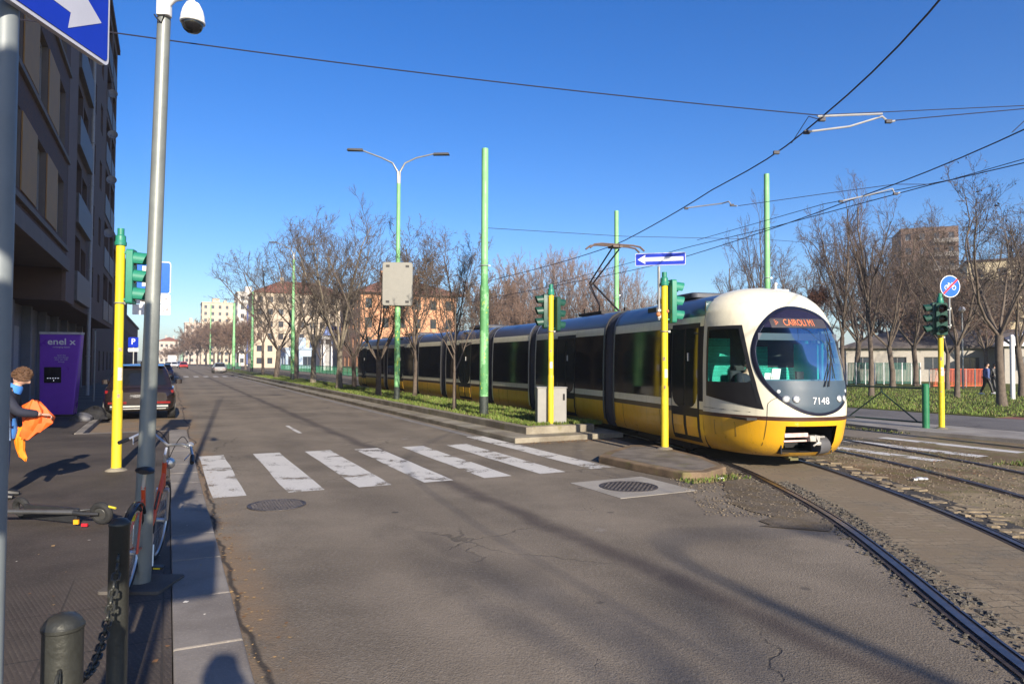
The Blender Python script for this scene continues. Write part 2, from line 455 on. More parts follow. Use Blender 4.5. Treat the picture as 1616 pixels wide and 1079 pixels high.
def dirt_mat(name, c1, c2, c3, edge=None):
    n = NT(name)
    big = n.noise(0.5, 5, 0.65); mid = n.noise(3.5, 5, 0.7); fine = n.noise(40, 4, 0.75)
    st = n.combine(n.math('MULTIPLY', n.dot(V), 1.0), n.math('MULTIPLY', n.dot(U), 0.3))
    band = n.noise(1.1, 4, 0.6, vec=st)
    c = n.mix(n.ss(band, 0.4, 0.62), c1, c2)
    c = n.mix(n.ss(mid, 0.46, 0.62, 0.0, 0.85), c, c3)
    c = n.mix(n.ss(big, 0.5, 0.66, 0.0, 0.5), c, tuple(x * 1.5 for x in c2))
    c = n.mix(n.ss(fine, 0.45, 0.75, 0.0, 0.55), c, tuple(x * 0.45 for x in c1))
    n.bump(n.math('ADD', mid, fine), 0.9, 0.02)
    return n.done(c, 0.95, spec=0.1)
DIRT = dirt_mat('dirt', (0.17, 0.12, 0.075), (0.27, 0.215, 0.14), (0.15, 0.14, 0.055))
RUBBLE = dirt_mat('rubble_bed', (0.075, 0.065, 0.052), (0.13, 0.112, 0.09), (0.10, 0.09, 0.05))
LAWN = dirt_mat('lawn_soil', (0.075, 0.095, 0.02), (0.115, 0.14, 0.03), (0.13, 0.10, 0.05))
FIELD = dirt_mat('field', (0.10, 0.10, 0.06), (0.15, 0.14, 0.09), (0.12, 0.11, 0.08))

def sheet(name, pts, z, m, kind='structure', sub=None):
    b = MB(); b.poly([(p[0], p[1], z) for p in pts]); o = b.build(name, m, smooth=False); o['kind'] = kind; return o
def slab(name, pts, z0, z1, m, bevel=0.0, kind='structure'):
    b = MB(); b.prism([(p[0], p[1], z0) for p in pts], [(p[0], p[1], z1) for p in pts])
    o = b.build(name, m, smooth=False, bevel=bevel); o['kind'] = kind; return o
def stq(l): return [S(s, t) for s, t in l]

sheet('ground', [(-900, -300), (900, -300), (900, 1500), (-900, 1500)], -0.03, FIELD)
sheet('road', stq([(-70, -8), (-70, 60), (420, 60), (420, -8)]), 0.0, ASPH)

# corner pavement with its granite kerb, parking bay behind it
PZ = 0.12
slab('pavement', stq([(-30, -3.5), (-30, 0.05), (18.7, 0.05), (18.7, -1.95), (75, -1.95), (75, -6.2), (12, -6.2), (12, -9), (-30, -9)]), -0.02, PZ, PAVE)
rk = random.Random(5)
kb = MB(); s0 = -12.0
while s0 < 18.3:
    L_ = rk.uniform(0.9, 1.15); e = rk.uniform(0, 0.006)
    kb.hexa([S(s0, 0.056, 0), S(s0, 0.45 + e, 0), S(s0 + L_ - 0.012, 0.45 + e, 0), S(s0 + L_ - 0.012, 0.056, 0),
             S(s0, 0.056, PZ + e + .003), S(s0, 0.44 + e, PZ + e), S(s0 + L_ - 0.012, 0.44 + e, PZ + e), S(s0 + L_ - 0.012, 0.056, PZ + e + .003)])
    s0 += L_
kb.hexa([S(18.705, -1.9, 0), S(18.705, 0.4, 0), S(18.95, 0.4, 0), S(18.95, -1.9, 0), S(18.705, -1.9, PZ + .003), S(18.705, .4, PZ + .003), S(18.93, .4, PZ + .003), S(18.93, -1.9, PZ + .003)])
kb.hexa([S(19, -1.94, 0), S(19, -1.75, 0), S(75, -1.75, 0), S(75, -1.94, 0), S(19, -1.94, PZ + .003), S(19, -1.76, PZ + .003), S(75, -1.76, PZ + .003), S(75, -1.94, PZ + .003)])
o = kb.build('kerb', KERB, smooth=False, bevel=0.012); o['kind'] = 'structure'

# far pavement and the side beyond the tram
slab('far_pavement', stq([(75, -1.95), (420, -1.95), (420, -8), (75, -8)]), -0.02, 0.1, PAVE)

# zebra crossing on the road and over the tracks
zb = MB()
def stripe(t0, t1, s0, s1, z=0.004):
    n = 6; r = random.Random(int(t0 * 100))
    a = [S(s0 + (s1 - s0) * i / n, t0 + r.uniform(-.012, .012), z) for i in range(n + 1)]
    b = [S(s0 + (s1 - s0) * i / n, t1 + r.uniform(-.012, .012), z) for i in range(n + 1)]
    for i in range(n): zb.quad(a[i], b[i], b[i + 1], a[i + 1])
for i, (a, b) in enumerate([(0.56, 1.0), (1.53, 2.03), (2.52, 3.02), (3.51, 4.0), (4.52, 5.0), (5.5, 6.0)]):
    stripe(a, b, 10.02 - 0.03 * i, 14.45 - 0.06 * i)
stripe(6.55, 6.98, 9.95, 15.5)
stripe(12.85, 13.2, 7.9, 10.7, 0.009); stripe(14.2, 14.6, 7.9, 10.9, 0.009); stripe(15.6, 15.95, 7.9, 11.0, 0.009)
stripe(3.0, 3.1, 18.0, 20.2)
for i in range(7): stripe(0.6 + i, 1.1 + i, 82, 86)
o = zb.build('road_markings', PAINT, smooth=False); o['kind'] = 'structure'

# thin edge line along the median kerb
eb = MB(); eb.quad(S(15.6, 6.62, .004), S(15.6, 6.82, .004), S(90, 6.82, .004), S(90, 6.62, .004))
o = eb.build('road_edge_line', mat('edge_line_worn', (0.2, 0.185, 0.17), 0.8, var=0.25, scale=3), smooth=False); o['kind'] = 'structure'

# ---------------------------------------------------------------- tram track paths
def catmull(pts, n=24):
    out = []
    P_ = [2 * Vector(pts[0]) - Vector(pts[1])] + [Vector(p) for p in pts] + [2 * Vector(pts[-1]) - Vector(pts[-2])]
    for i in range(1, len(P_) - 2):
        p0, p1, p2, p3 = P_[i - 1:i + 3]
        for k in range(n):
            t = k / n
            out.append(0.5 * ((2 * p1) + (-p0 + p2) * t + (2 * p0 - 5 * p1 + 4 * p2 - p3) * t * t + (-p0 + 3 * p1 - 3 * p2 + p3) * t ** 3))
    out.append(P_[-2]); return out
CTR = [(150, 12.0), (90, 12.0), (60, 12.0), (42, 12.0), (30, 12.0), (24, 11.97), (19.0, 11.80), (13.9, 11.08), (9.5, 9.95), (6.9, 8.72), (5.05, 7.62), (3.6, 6.56), (2.0, 5.32), (0.2, 4.1), (-2.2, 2.8), (-6, 2.2), (-12, 2.0), (-40, 2.0)]
raw = catmull([(s, t, 0) for s, t in CTR])
for _ in range(30):
    raw = [raw[0]] + [(raw[i - 1] + raw[i] * 2 + raw[i + 1]) / 4 for i in range(1, len(raw) - 1)] + [raw[-1]]
PATH = [S(p.x, p.y) for p in raw]
def resample(path, step):
    out = [path[0]]; acc = 0.0
    for i in range(1, len(path)):
        a, b = path[i - 1], path[i]; d = (b - a).length
        while acc + d >= step and d > 1e-9:
            a = a + (b - a) * ((step - acc) / d); out.append(a); d = (b - a).length; acc = 0.0
        acc += d
    return out
PATH = resample(PATH, 0.25)
def offset(path, d):
    out = []
    for i, p in enumerate(path):
        t = (path[min(i + 1, len(path) - 1)] - path[max(i - 1, 0)]).normalized()
        out.append(p + Vector((-t.y, t.x, 0)) * d)      # + = towards the far side (the second track)
    return out
PATH2 = offset(PATH, 3.15)
for _ in range(40): PATH2 = [PATH2[0]] + [(PATH2[i - 1] + PATH2[i] * 2 + PATH2[i + 1]) / 4 for i in range(1, len(PATH2) - 1)] + [PATH2[-1]]
def in_range(path, s_lo, s_hi): return [p for p in path if s_lo <= p.dot(U) <= s_hi]

def strip(b, path, d0, d1, z, m=None, wob=0.0, seed=1):
    A = offset(path, d0); B = offset(path, d1); r = random.Random(seed)
    A = [p + Vector((r.uniform(-wob, wob), r.uniform(-wob, wob), z)) for p in A]
    B = [p + Vector((r.uniform(-wob, wob), r.uniform(-wob, wob), z)) for p in B]
    ia = [b.add(p) for p in A]; ib = [b.add(p) for p in B]
    for i in range(len(A) - 1): b.face((ia[i], ib[i], ib[i + 1], ia[i + 1]), m)

bed = MB(); strip(bed, in_range(PATH, 11, 150), -1.35, 4.6, 0.006)
o = bed.build('track_bed', RUBBLE, smooth=False); o['kind'] = 'structure'
# dusty unmade ground on the far side of the second rail, up to the pavement
d1 = [p for p in offset(PATH, 0.8) if -14 < p.dot(U) < 10.7]
poly = [(p.x, p.y) for p in d1] + [tuple(S(-14, 12)[:2]), tuple(S(-14, 18.0)[:2]), tuple(S(7.4, 17.6)[:2]), tuple(S(10.7, 17.4)[:2])]
sheet('dirt', poly[::-1], 0.005, DIRT)
o = MB(); strip(o, in_range(PATH, -1.0, 12.0), -0.66, 0.66, 0.0095)
o = o.build('track_setts', SETTS, smooth=False); o['kind'] = 'structure'
o = MB(); strip(o, [p for p in in_range(PATH, 4.6, 11.5)], -1.62, -0.8, 0.0105, wob=0.2, seed=4)
o = o.build('worn_verge', dirt_mat('verge_grit', (0.135, 0.11, 0.082), (0.185, 0.155, 0.12), (0.15, 0.115, 0.07)), smooth=False); o['kind'] = 'structure'

STEEL = mat('rail_steel', (0.17, 0.165, 0.18), 0.3, 0.9, var=0.35, scale=9)
RUST = mat('rail_groove', (0.045, 0.034, 0.03), 0.7, 0.2, var=0.4, scale=14)
def rail(name, path, d, label_unused=None):
    b = MB()
    strip(b, path, d - 0.085, d + 0.085, 0.014, 1)                    # dark bedding of the rail
    for a, c, z in ((-0.036, 0.026, 0.028), (0.062, 0.082, 0.022)):
        A = offset(path, d + a); B = offset(path, d + c)
        def up(L_, zz): return [p + Vector((0, 0, zz)) for p in L_]
        rows = [up(A, 0.012), up(A, z), up(B, z), up(B, 0.012)]
        idx = [[b.add(p) for p in r_] for r_ in rows]
        for q in range(3):
            for i in range(len(path) - 1): b.face((idx[q][i], idx[q + 1][i], idx[q + 1][i + 1], idx[q][i + 1]), 0)
    o = b.build(name, [STEEL, RUST], smooth=False); tag(o, label_unused, 'rail', 'rails of the two tram tracks'); return o
rp = in_range(PATH, -30, 150); rp2 = in_range(PATH2, -30, 150)
rail('tram_rail', rp, -0.7475, 'grooved steel rail curving across the asphalt, the one on the road side of the setts')
rail('tram_rail', rp, 0.7475, 'grooved steel rail curving between the setts and the crumbling stone blocks')
rail('tram_rail', rp2, -0.7475, 'dirt-filled rail curving through the brown soil behind the crumbling blocks')
rail('tram_rail', rp2, 0.7475, 'dirt-filled rail beside the rough grass, the one next to the far pavement')

# crumbled dark joint along the rails: uneven flakes of broken asphalt and stone
rr = random.Random(8)
STONE_D = mat('broken_asphalt', (0.085, 0.075, 0.06), 0.95, var=0.5, scale=9, bump=0.5)
STONE_L = mat('broken_blocks', (0.205, 0.16, 0.10), 0.95, var=0.35, scale=5, bump=0.5)
def chips(name, path, d0, d1, count, s0, s1, m, zmax=0.05, seed=3, z=0.005):
    r = random.Random(seed); b = MB(); pp = path
    for _ in range(count):
        i = r.randrange(1, len(pp) - 1); t = (pp[i + 1] - pp[i - 1]).normalized(); nrm = Vector((-t.y, t.x, 0))
        c = pp[i] + nrm * r.uniform(d0, d1) + t * r.uniform(-.13, .13); a = r.uniform(s0, s1)
        rot = Matrix.Rotation(r.uniform(0, 6.28), 3, 'Z')
        base = [rot @ Vector((math.cos(k * 1.2566 + r.uniform(-.3, .3)) * a * r.uniform(.7, 1.2), math.sin(k * 1.2566) * a * r.uniform(.6, 1.1), 0)) for k in range(5)]
        h = min(zmax, a * r.uniform(.4, .9))
        A = [(c.x + q.x, c.y + q.y, z) for q in base]; B = [(c.x + q.x * .7, c.y + q.y * .7, z + h * r.uniform(.7, 1.1)) for q in base]
        b.prism(A, B)
    o = b.build(name, m, smooth=False); tag(o, kind='stuff'); return o
near = in_range(PATH, -1.0, 12.5)
chips('rubble', in_range(PATH, -1, 7.5), -0.66, -0.42, 1500, 0.008, 0.035, STONE_D, seed=3)
chips('rubble', in_range(PATH, -1, 12), -0.95, -0.83, 500, 0.006, 0.022, STONE_D, 0.02, seed=4)
chips('gravel', in_range(PATH, 5.0, 11.5), -2.2, -0.85, 2600, 0.004, 0.018, mat('gravel_mixed', (0.15, 0.12, 0.085), 0.95, var=0.6, scale=20), 0.02, seed=5)
chips('gravel', in_range(PATH, -2, 12), 0.83, 2.6, 2600, 0.005, 0.022, mat('gravel_mixed', (0.15, 0.12, 0.085)), 0.025, seed=6)
chips('gravel', in_range(PATH2, -2, 12), -0.7, 1.8, 2600, 0.005, 0.024, mat('gravel_mixed', (0.15, 0.12, 0.085)), 0.025, seed=7)
# row of crumbling stone blocks beside the second rail, with dark holes between them
hb = MB(); strip(hb, in_range(PATH, 2.2, 9.8), 0.84, 1.24, 0.0085)
o = hb.build('eroded_trench', mat('trench_dark', (0.035, 0.03, 0.025), 0.95, var=0.5, scale=6), smooth=False); tag(o, kind='structure')
pp = resample(in_range(PATH, 2.2, 9.8), 0.19); r = random.Random(12); b = MB()
for i in range(1, len(pp) - 1):
    t = (pp[i + 1] - pp[i - 1]).normalized(); nr = Vector((-t.y, t.x, 0))
    for d, wd in ((0.91, 0.13), (1.06, 0.17), (1.22, 0.2)):
        if r.random() < (0.45 if d < 1 else .3): continue
        c = pp[i] + nr * (d + r.uniform(-.03, .03)) + t * r.uniform(-.03, .03); l = 0.10 * r.uniform(.7, 1.2); w = wd * .6 * r.uniform(.8, 1.15)
        k0 = 8; a0 = r.uniform(0, 1); h = r.uniform(.016, .034)
        A = []
        for k in range(k0):
            an = 6.283 * (k + a0) / k0; q = r.uniform(.75, 1.12) / max(abs(math.cos(an)), abs(math.sin(an))) ** .8; A.append(c + t * (l * math.cos(an) * q) + nr * (w * math.sin(an) * q))
        b.prism([(q.x, q.y, .008) for q in A], [(c.x + (q.x - c.x) * .84, c.y + (q.y - c.y) * .84, h + r.uniform(-.006, .006)) for q in A])
o = b.build('rubble_blocks', STONE_L, smooth=False, bevel=0.01); tag(o, kind='stuff')

# ---------------------------------------------------------------- median with its two-step kerb
def med(ts): return stq(ts)
slab('median_edge', med([(13.75, 7.02), (13.75, 10.0), (15.0, 10.2), (15, 8.0), (150, 8.0), (150, 7.02)]), -0.01, 0.12, KERB2, 0.02)
slab('median_kerb', med([(14.35, 7.62), (14.35, 9.55), (14.62, 9.62), (14.62, 7.84), (150, 7.84), (150, 7.62)]), 0.0, 0.29, KERB2, 0.015)
slab('median_lawn', med([(14.63, 7.845), (14.63, 9.6), (20, 10.25), (27, 10.5), (150, 10.5), (150, 7.845)]), 0.0, 0.25, LAWN)
# low island of the traffic light
isl = [(10.5, 7.08), (9.5, 7.1), (8.35, 7.2), (8.2, 7.55), (8.5, 8.25), (9.6, 8.75), (11.3, 9.05), (11.6, 8.6), (10.9, 7.5)]
slab('island_kerb', stq(isl), -0.01, 0.13, KERB3, 0.02)
c_ = (9.6, 7.95); slab('island_top', stq([(c_[0] + (a - c_[0]) * .86, c_[1] + (b_ - c_[1]) * .80) for a, b_ in isl]), 0.1, 0.134, stone_mat('island_tar', (0.19, 0.165, 0.14), (0.11, 0.095, 0.08), 2.5, lichen=0.3))
# far side pavement, path, park
slab('far_side_pavement', stq([(7.9, 17.7), (11.6, 17.3), (15.5, 17.9), (30, 18.0), (30, 19.6), (-10, 19.6), (-10, 18.3), (7.4, 18.3)]), -0.01, 0.10, CONC, 0.01)
slab('path', stq([(-20, 19.605), (90, 19.605), (90, 23.7), (-20, 23.7)]), -0.01, 0.105, ASPH2)
slab('red_path', stq([(-20, 23.705), (12.6, 23.705), (12.6, 24.7), (-20, 24.7)]), -0.01, 0.107, mat('red_asphalt', (0.20, 0.075, 0.055), 0.9, var=0.2, scale=4, bump=0.3))
slab('park_lawn', stq([(12.61, 23.705), (12.61, 24.705), (-20, 24.705), (-20, 90), (170, 90), (170, 23.705)]), -0.01, 0.13, LAWN)

# ---------------------------------------------------------------- manholes
IRON = mat('cast_iron', (0.09, 0.08, 0.078), 0.6, 0.5, var=0.3, scale=8, bump=0.3)
def manhole(name, px, py, rad, label, collar=None):
    c = G(px, py); t = thing(name, label, 'manhole cover', (c.x, c.y, 0), ROT_ST)
    b = MB(); b.lathe([(rad, 0.003), (rad, 0.014), (rad * .94, 0.016), (rad * .93, 0.011), (0.001, 0.011)], 40)
    for i in range(-9, 10):
        for j in range(-9, 10):
            x, y = i * rad * .1, j * rad * .1
            if math.hypot(x, y) < rad * .86 and (i + j) % 2: b.cbox((x, y, 0.0135), (rad * .085, rad * .085, 0.006))
    b.build('lid', IRON, t, smooth=False)
    if collar:
        q = MB(); x0, x1, y0, y1 = collar; q.box(x0, x1, y0, y1, 0.0, 0.0065)
        q.build('collar', stone_mat('collar_concrete', (0.34, 0.315, 0.275), (0.26, 0.235, 0.2)), t, smooth=False)
    return t
manhole('manhole_cover', 992, 768, 0.43, 'round iron manhole cover set in a pale concrete square beside the low island', (-0.62, 0.72, -0.66, 0.64))
manhole('manhole_cover', 437, 797, 0.36, 'worn round manhole cover patched into the asphalt below the second zebra stripe')

# ---------------------------------------------------------------- grass blades and litter
def grass(name, region, count, h0, h1, cols, seed, z):
    r = random.Random(seed); b = MB(); k = 0
    while k < count:
        p = region(r)
        if p is None: continue
        k += 1; h = r.uniform(h0, h1); a = r.uniform(0, 6.28); w = 0.012 + h * .06
        dx, dy = math.cos(a) * w, math.sin(a) * w; lx, ly = r.uniform(-.5, .5) * h, r.uniform(-.5, .5) * h
        b.poly([(p.x - dx, p.y - dy, z), (p.x + dx, p.y + dy, z), (p.x + lx, p.y + ly, z + h)], r.choice((0, 0, 0, 1, 1, 2)))
    o = b.build(name, cols, smooth=False); tag(o, kind='stuff'); return o
GR = [mat('grass_blade', (0.095, 0.15, 0.018), 0.7, var=0.35, scale=1.5), mat('grass_fresh', (0.15, 0.20, 0.03), 0.7, var=0.3, scale=2), mat('grass_dry', (0.17, 0.145, 0.06), 0.8, var=0.2)]
def reg_med(r):
    s = 14.7 + (r.random() ** 1.8) * 60
    w = 10.0 if s < 18 else 10.4
    return S(s, r.uniform(7.86, w))
grass('grass', reg_med, 42000, 0.04, 0.13, GR, 1, 0.248)
def reg_park(r):
    t = 24 + (r.random() ** 1.6) * 22; s = r.uniform(-4, 60)
    if s < 12.6 and t < 24.8: return None
    return S(s, t)
grass('grass', reg_park, 45000, 0.05, 0.14, GR, 2, 0.128)
def reg_rough(r):
    s = r.uniform(-2, 7.2); t = 12.9 + r.random() * 4.8 + (7 - s) * -.0
    if math.sin(s * 1.7) + math.sin(t * 2.3 + s) < -0.1: return None
    return S(s, t)
grass('grass', reg_rough, 9000, 0.02, 0.09, [GR[0], GR[2], GR[2]], 3, 0.006)
def reg_verge(r):
    i = r.random()
    if i < .3: return S(r.uniform(14.0, 14.35), r.uniform(7.3, 9.5))
    if i < .6: return S(r.uniform(8.0, 8.4), r.uniform(7.1, 8.3))
    return S(r.uniform(11.2, 15), r.uniform(16.9, 17.7))
grass('grass', reg_verge, 1500, 0.02, 0.07, [GR[2], GR[0], GR[1]], 4, 0.01)
# small park kerb weeds near the corner, leaves and paper bits
def litter(name, region, count, s0, s1, mats, seed, z):
    r = random.Random(seed); b = MB()
    for _ in range(count):
        p = region(r); a = r.uniform(0, 6.28); w = r.uniform(s0, s1); l = w * r.uniform(.5, .9); e = r.uniform(.2, .9) * w
        ca, sa = math.cos(a), math.sin(a)
        b.poly([(p.x + ca * w, p.y + sa * w, z + .004), (p.x - sa * l, p.y + ca * l, z + e * .5), (p.x - ca * w, p.y - sa * w, z + .005), (p.x + sa * l, p.y - ca * l, z + .003)], r.randrange(len(mats)))
    o = b.build(name, mats, smooth=False); tag(o, kind='stuff'); return o
LF = [mat('leaf_brown', (0.20, 0.10, 0.04), 0.8), mat('leaf_tan', (0.36, 0.23, 0.10), 0.8), mat('paper_bit', (0.62, 0.58, 0.5), 0.8)]
litter('fallen_leaves', lambda r: S(r.uniform(13.35, 13.75), r.uniform(7.1, 10.2)) if r.random() < .5 else S(r.uniform(7.4, 8.4), r.uniform(7.4, 8.9)), 800, .012, .03, [LF[0], LF[0], LF[1]], 5, .002)
litter('fallen_leaves', lambda r: S(r.uniform(1.5, 16), 0.46 + abs(r.gauss(0, .14))), 420, .008, .02, [LF[0], LF[1], LF[1]], 6, .002)
litter('fallen_leaves', lambda r: S(r.uniform(1.5, 9), r.uniform(-3, .3)), 110, .01, .026, [LF[1], LF[0], LF[2]], 7, PZ + .006)
litter('fallen_leaves', lambda r: S(r.uniform(-1, 9), r.uniform(11, 14.5)), 900, .015, .035, [LF[0], LF[0], LF[1]], 8, .012)
litter('fallen_leaves', lambda r: S(14.8 + r.random() ** 1.5 * 40, r.uniform(7.9, 10.0)), 1300, .015, .04, [LF[0], LF[1], LF[0]], 11, .30)
litter('fallen_leaves', lambda r: S(r.uniform(5, 45), r.uniform(24, 36)), 1500, .02, .05, [LF[0], LF[1], LF[1]], 9, .16)
# ---------------------------------------------------------------- tram
def tram_paint(name, col, low, amt):
    n = NT(name); n.b.inputs['Coat Weight'].default_value = .3; n.b.inputs['Coat Roughness'].default_value = .12
    z_ = n.dot(Vector((0, 0, 1))); xy = n.N.new('ShaderNodeVectorMath'); xy.operation = 'MULTIPLY'; xy.inputs[1].default_value = (9, 9, .8); n.L.new(n.pos, xy.inputs[0])
    streak = n.noise(1.0, 5, .7, vec=xy.outputs[0]); spot = n.noise(3.5, 6, .75); fine = n.noise(30, 4, .7)
    c = n.mix(n.ss(spot, .4, .7, 0, .22), col, tuple(x * .72 for x in col))
    c = n.mix(n.math('MULTIPLY', n.ss(streak, .48, .72), amt), c, (.16, .12, .07))
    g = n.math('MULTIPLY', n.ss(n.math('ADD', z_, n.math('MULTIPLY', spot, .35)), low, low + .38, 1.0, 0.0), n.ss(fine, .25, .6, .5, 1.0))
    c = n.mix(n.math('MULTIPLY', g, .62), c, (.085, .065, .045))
    return n.done(c, n.ss(spot, .3, .7, .26, .5), spec=.5)
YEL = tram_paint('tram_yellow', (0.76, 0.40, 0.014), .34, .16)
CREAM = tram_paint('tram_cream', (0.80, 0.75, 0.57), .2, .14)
BROWN = mat('tram_brown', (0.065, 0.03, 0.02), 0.4, var=0.2)
TROOF = mat('tram_roof', (0.045, 0.052, 0.085), 0.32, var=0.2, scale=3, coat=0.3)
TDARK = mat('tram_underframe', (0.018, 0.018, 0.02), 0.7, var=0.3)
RUBBER = mat('bellows_rubber', (0.030, 0.032, 0.045), 0.55, var=0.25)
SILVER = mat('silver_arch', (0.62, 0.62, 0.62), 0.35, 0.6, var=0.15)
BGLASS = mat('tram_glass_dark', (0.006, 0.008, 0.009), 0.06, var=0.2, spec=0.22, scale=1)
BGLASS2 = mat('door_glass', (0.010, 0.016, 0.014), 0.05, var=0.2, spec=0.3, scale=1)
SEAM = mat('dark_gap', (0.012, 0.012, 0.014), 0.8, var=0.1)
PANEL = mat('front_panel', (0.045, 0.072, 0.10), 0.5, var=0.1)
TURQ = mat('cab_turquoise', (0.07, 0.88, 0.66), 0.5, var=0.08)
CHROME = mat('lamp_chrome', (0.62, 0.62, 0.60), 0.3, 0.75, var=0.08)
LAMPG = mat('lamp_lens', (0.55, 0.58, 0.6), 0.08, var=0.1)
WHITE = mat('white_paint', (0.72, 0.72, 0.72), 0.45, var=0.06)
BLACK = mat('black_plastic', (0.012, 0.012, 0.013), 0.5, var=0.2)
LEDO = mat('led_orange', (0.6, 0.16, 0.06), 0.5, var=0.05, emit=(1.0, 0.28, 0.10, 0.2))
LEDB = mat('led_board', (0.05, 0.045, 0.05), 0.4, var=0.1)

NOSE_I = min(range(len(PATH)), key=lambda i: (PATH[i] - Vector((4.80, 11.45, 0))).length)
def path_back(d):
    """point on the track d metres behind the nose"""
    i = NOSE_I - d / 0.25; k = int(math.floor(i)); f = i - k
    return PATH[k].lerp(PATH[k + 1], f)
ORG = path_back(0).copy()
tram = thing('tram', 'long seven-section cream and yellow tram with a big oval windscreen curving out along the track', 'tram', ORG)
BR = [0, 6.25, 11.75, 15.45, 20.35, 24.05, 29.2, 35.3]
def frame_for(d0, d1):
    a = path_back(d0); b = path_back(d1)
    if d0 == 0:                                   # the nose overhangs its bogie on the curve
        q = path_back(2.6); a = q + (q - b).normalized() * 2.6 + Vector((0.16, 0.02, 0))
    fwd = (a - b).normalized(); lat = Vector((fwd.y, -fwd.x, 0))  # lat = +x to the tram's right seen facing forward
    M = Matrix(((lat.x, fwd.x, 0, a.x - ORG.x), (lat.y, fwd.y, 0, a.y - ORG.y), (0, 0, 1, 0), (0, 0, 0, 1)))
    return M, (a - b).length
# outline of a half section (x, z, band)
OUT = [(0.86, 0.24), (1.08, 0.26), (1.15, 0.40), (1.185, 0.60), (1.20, 0.86), (1.20, 0.96), (1.20, 1.11), (1.20, 1.6), (1.19, 2.1), (1.17, 2.53), (1.15, 2.72),
       (1.12, 2.80), (1.06, 2.92), (0.96, 3.03), (0.80, 3.12), (0.55, 3.175), (0.28, 3.195), (0.0, 3.20)]
BAND = [0, 0, 0, 0, 1, 2, 4, 4, 4, 2, 3, 3, 3, 3, 3, 3, 3]   # yellow brown cream roof cream(glass behind) per segment
def section_ring(y, sx=1.0, sz=1.0):
    L_ = [(-x * sx, y, z * sz) for x, z in OUT]; Rr = [(x * sx, y, z * sz) for x, z in OUT[:-1]][::-1]
    return L_ + Rr
def body_shell(b, ys):
    nb = len(OUT) - 1
    rings = [[b.add(p) for p in section_ring(y)] for y in ys]
    for a, c in zip(rings[:-1], rings[1:]):
        for k in range(len(a) - 1):
            bd = BAND[k] if k < nb else BAND[2 * nb - 1 - k]
            b.face((a[k], a[k + 1], c[k + 1], c[k]), bd)
        b.face((a[-1], a[0], c[0], c[-1]), 5)
    b.face(rings[0], 5); b.face(rings[-1][::-1], 5)
BODYM = [YEL, BROWN, CREAM, TROOF, SEAM, TDARK]
def xz(z):
    for (x0, z0), (x1, z1) in zip(OUT[:-1], OUT[1:]):
        if z0 <= z <= z1: return x0 + (x1 - x0) * (z - z0) / max(1e-6, z1 - z0)
    return 1.2
def side_panel(b, M, y0, y1, z0, z1, off, side, m=0, zs=None, thick=None):
    """panel following the side of the body, 'off' proud of it"""
    zs = zs or [z for z in ([z0] + [z for _, z in OUT if z0 < z < z1] + [z1])]
    rows_o = [[b.add((side * (xz(z) + off), y, z)) for y in (y0, y1)] for z in zs]
    rows_i = [[b.add((side * (xz(z) - 0.01), y, z)) for y in (y0, y1)] for z in zs]
    for i in range(len(zs) - 1):
        q = (rows_o[i][0], rows_o[i][1], rows_o[i + 1][1], rows_o[i + 1][0]); b.face(q if side > 0 else q[::-1], m)
        for k in (0, 1):
            b.face((rows_o[i][k], rows_o[i + 1][k], rows_i[i + 1][k], rows_i[i][k]), m)
    for i in (0, -1): b.face((rows_o[i][0], rows_o[i][1], rows_i[i][1], rows_i[i][0]), m)

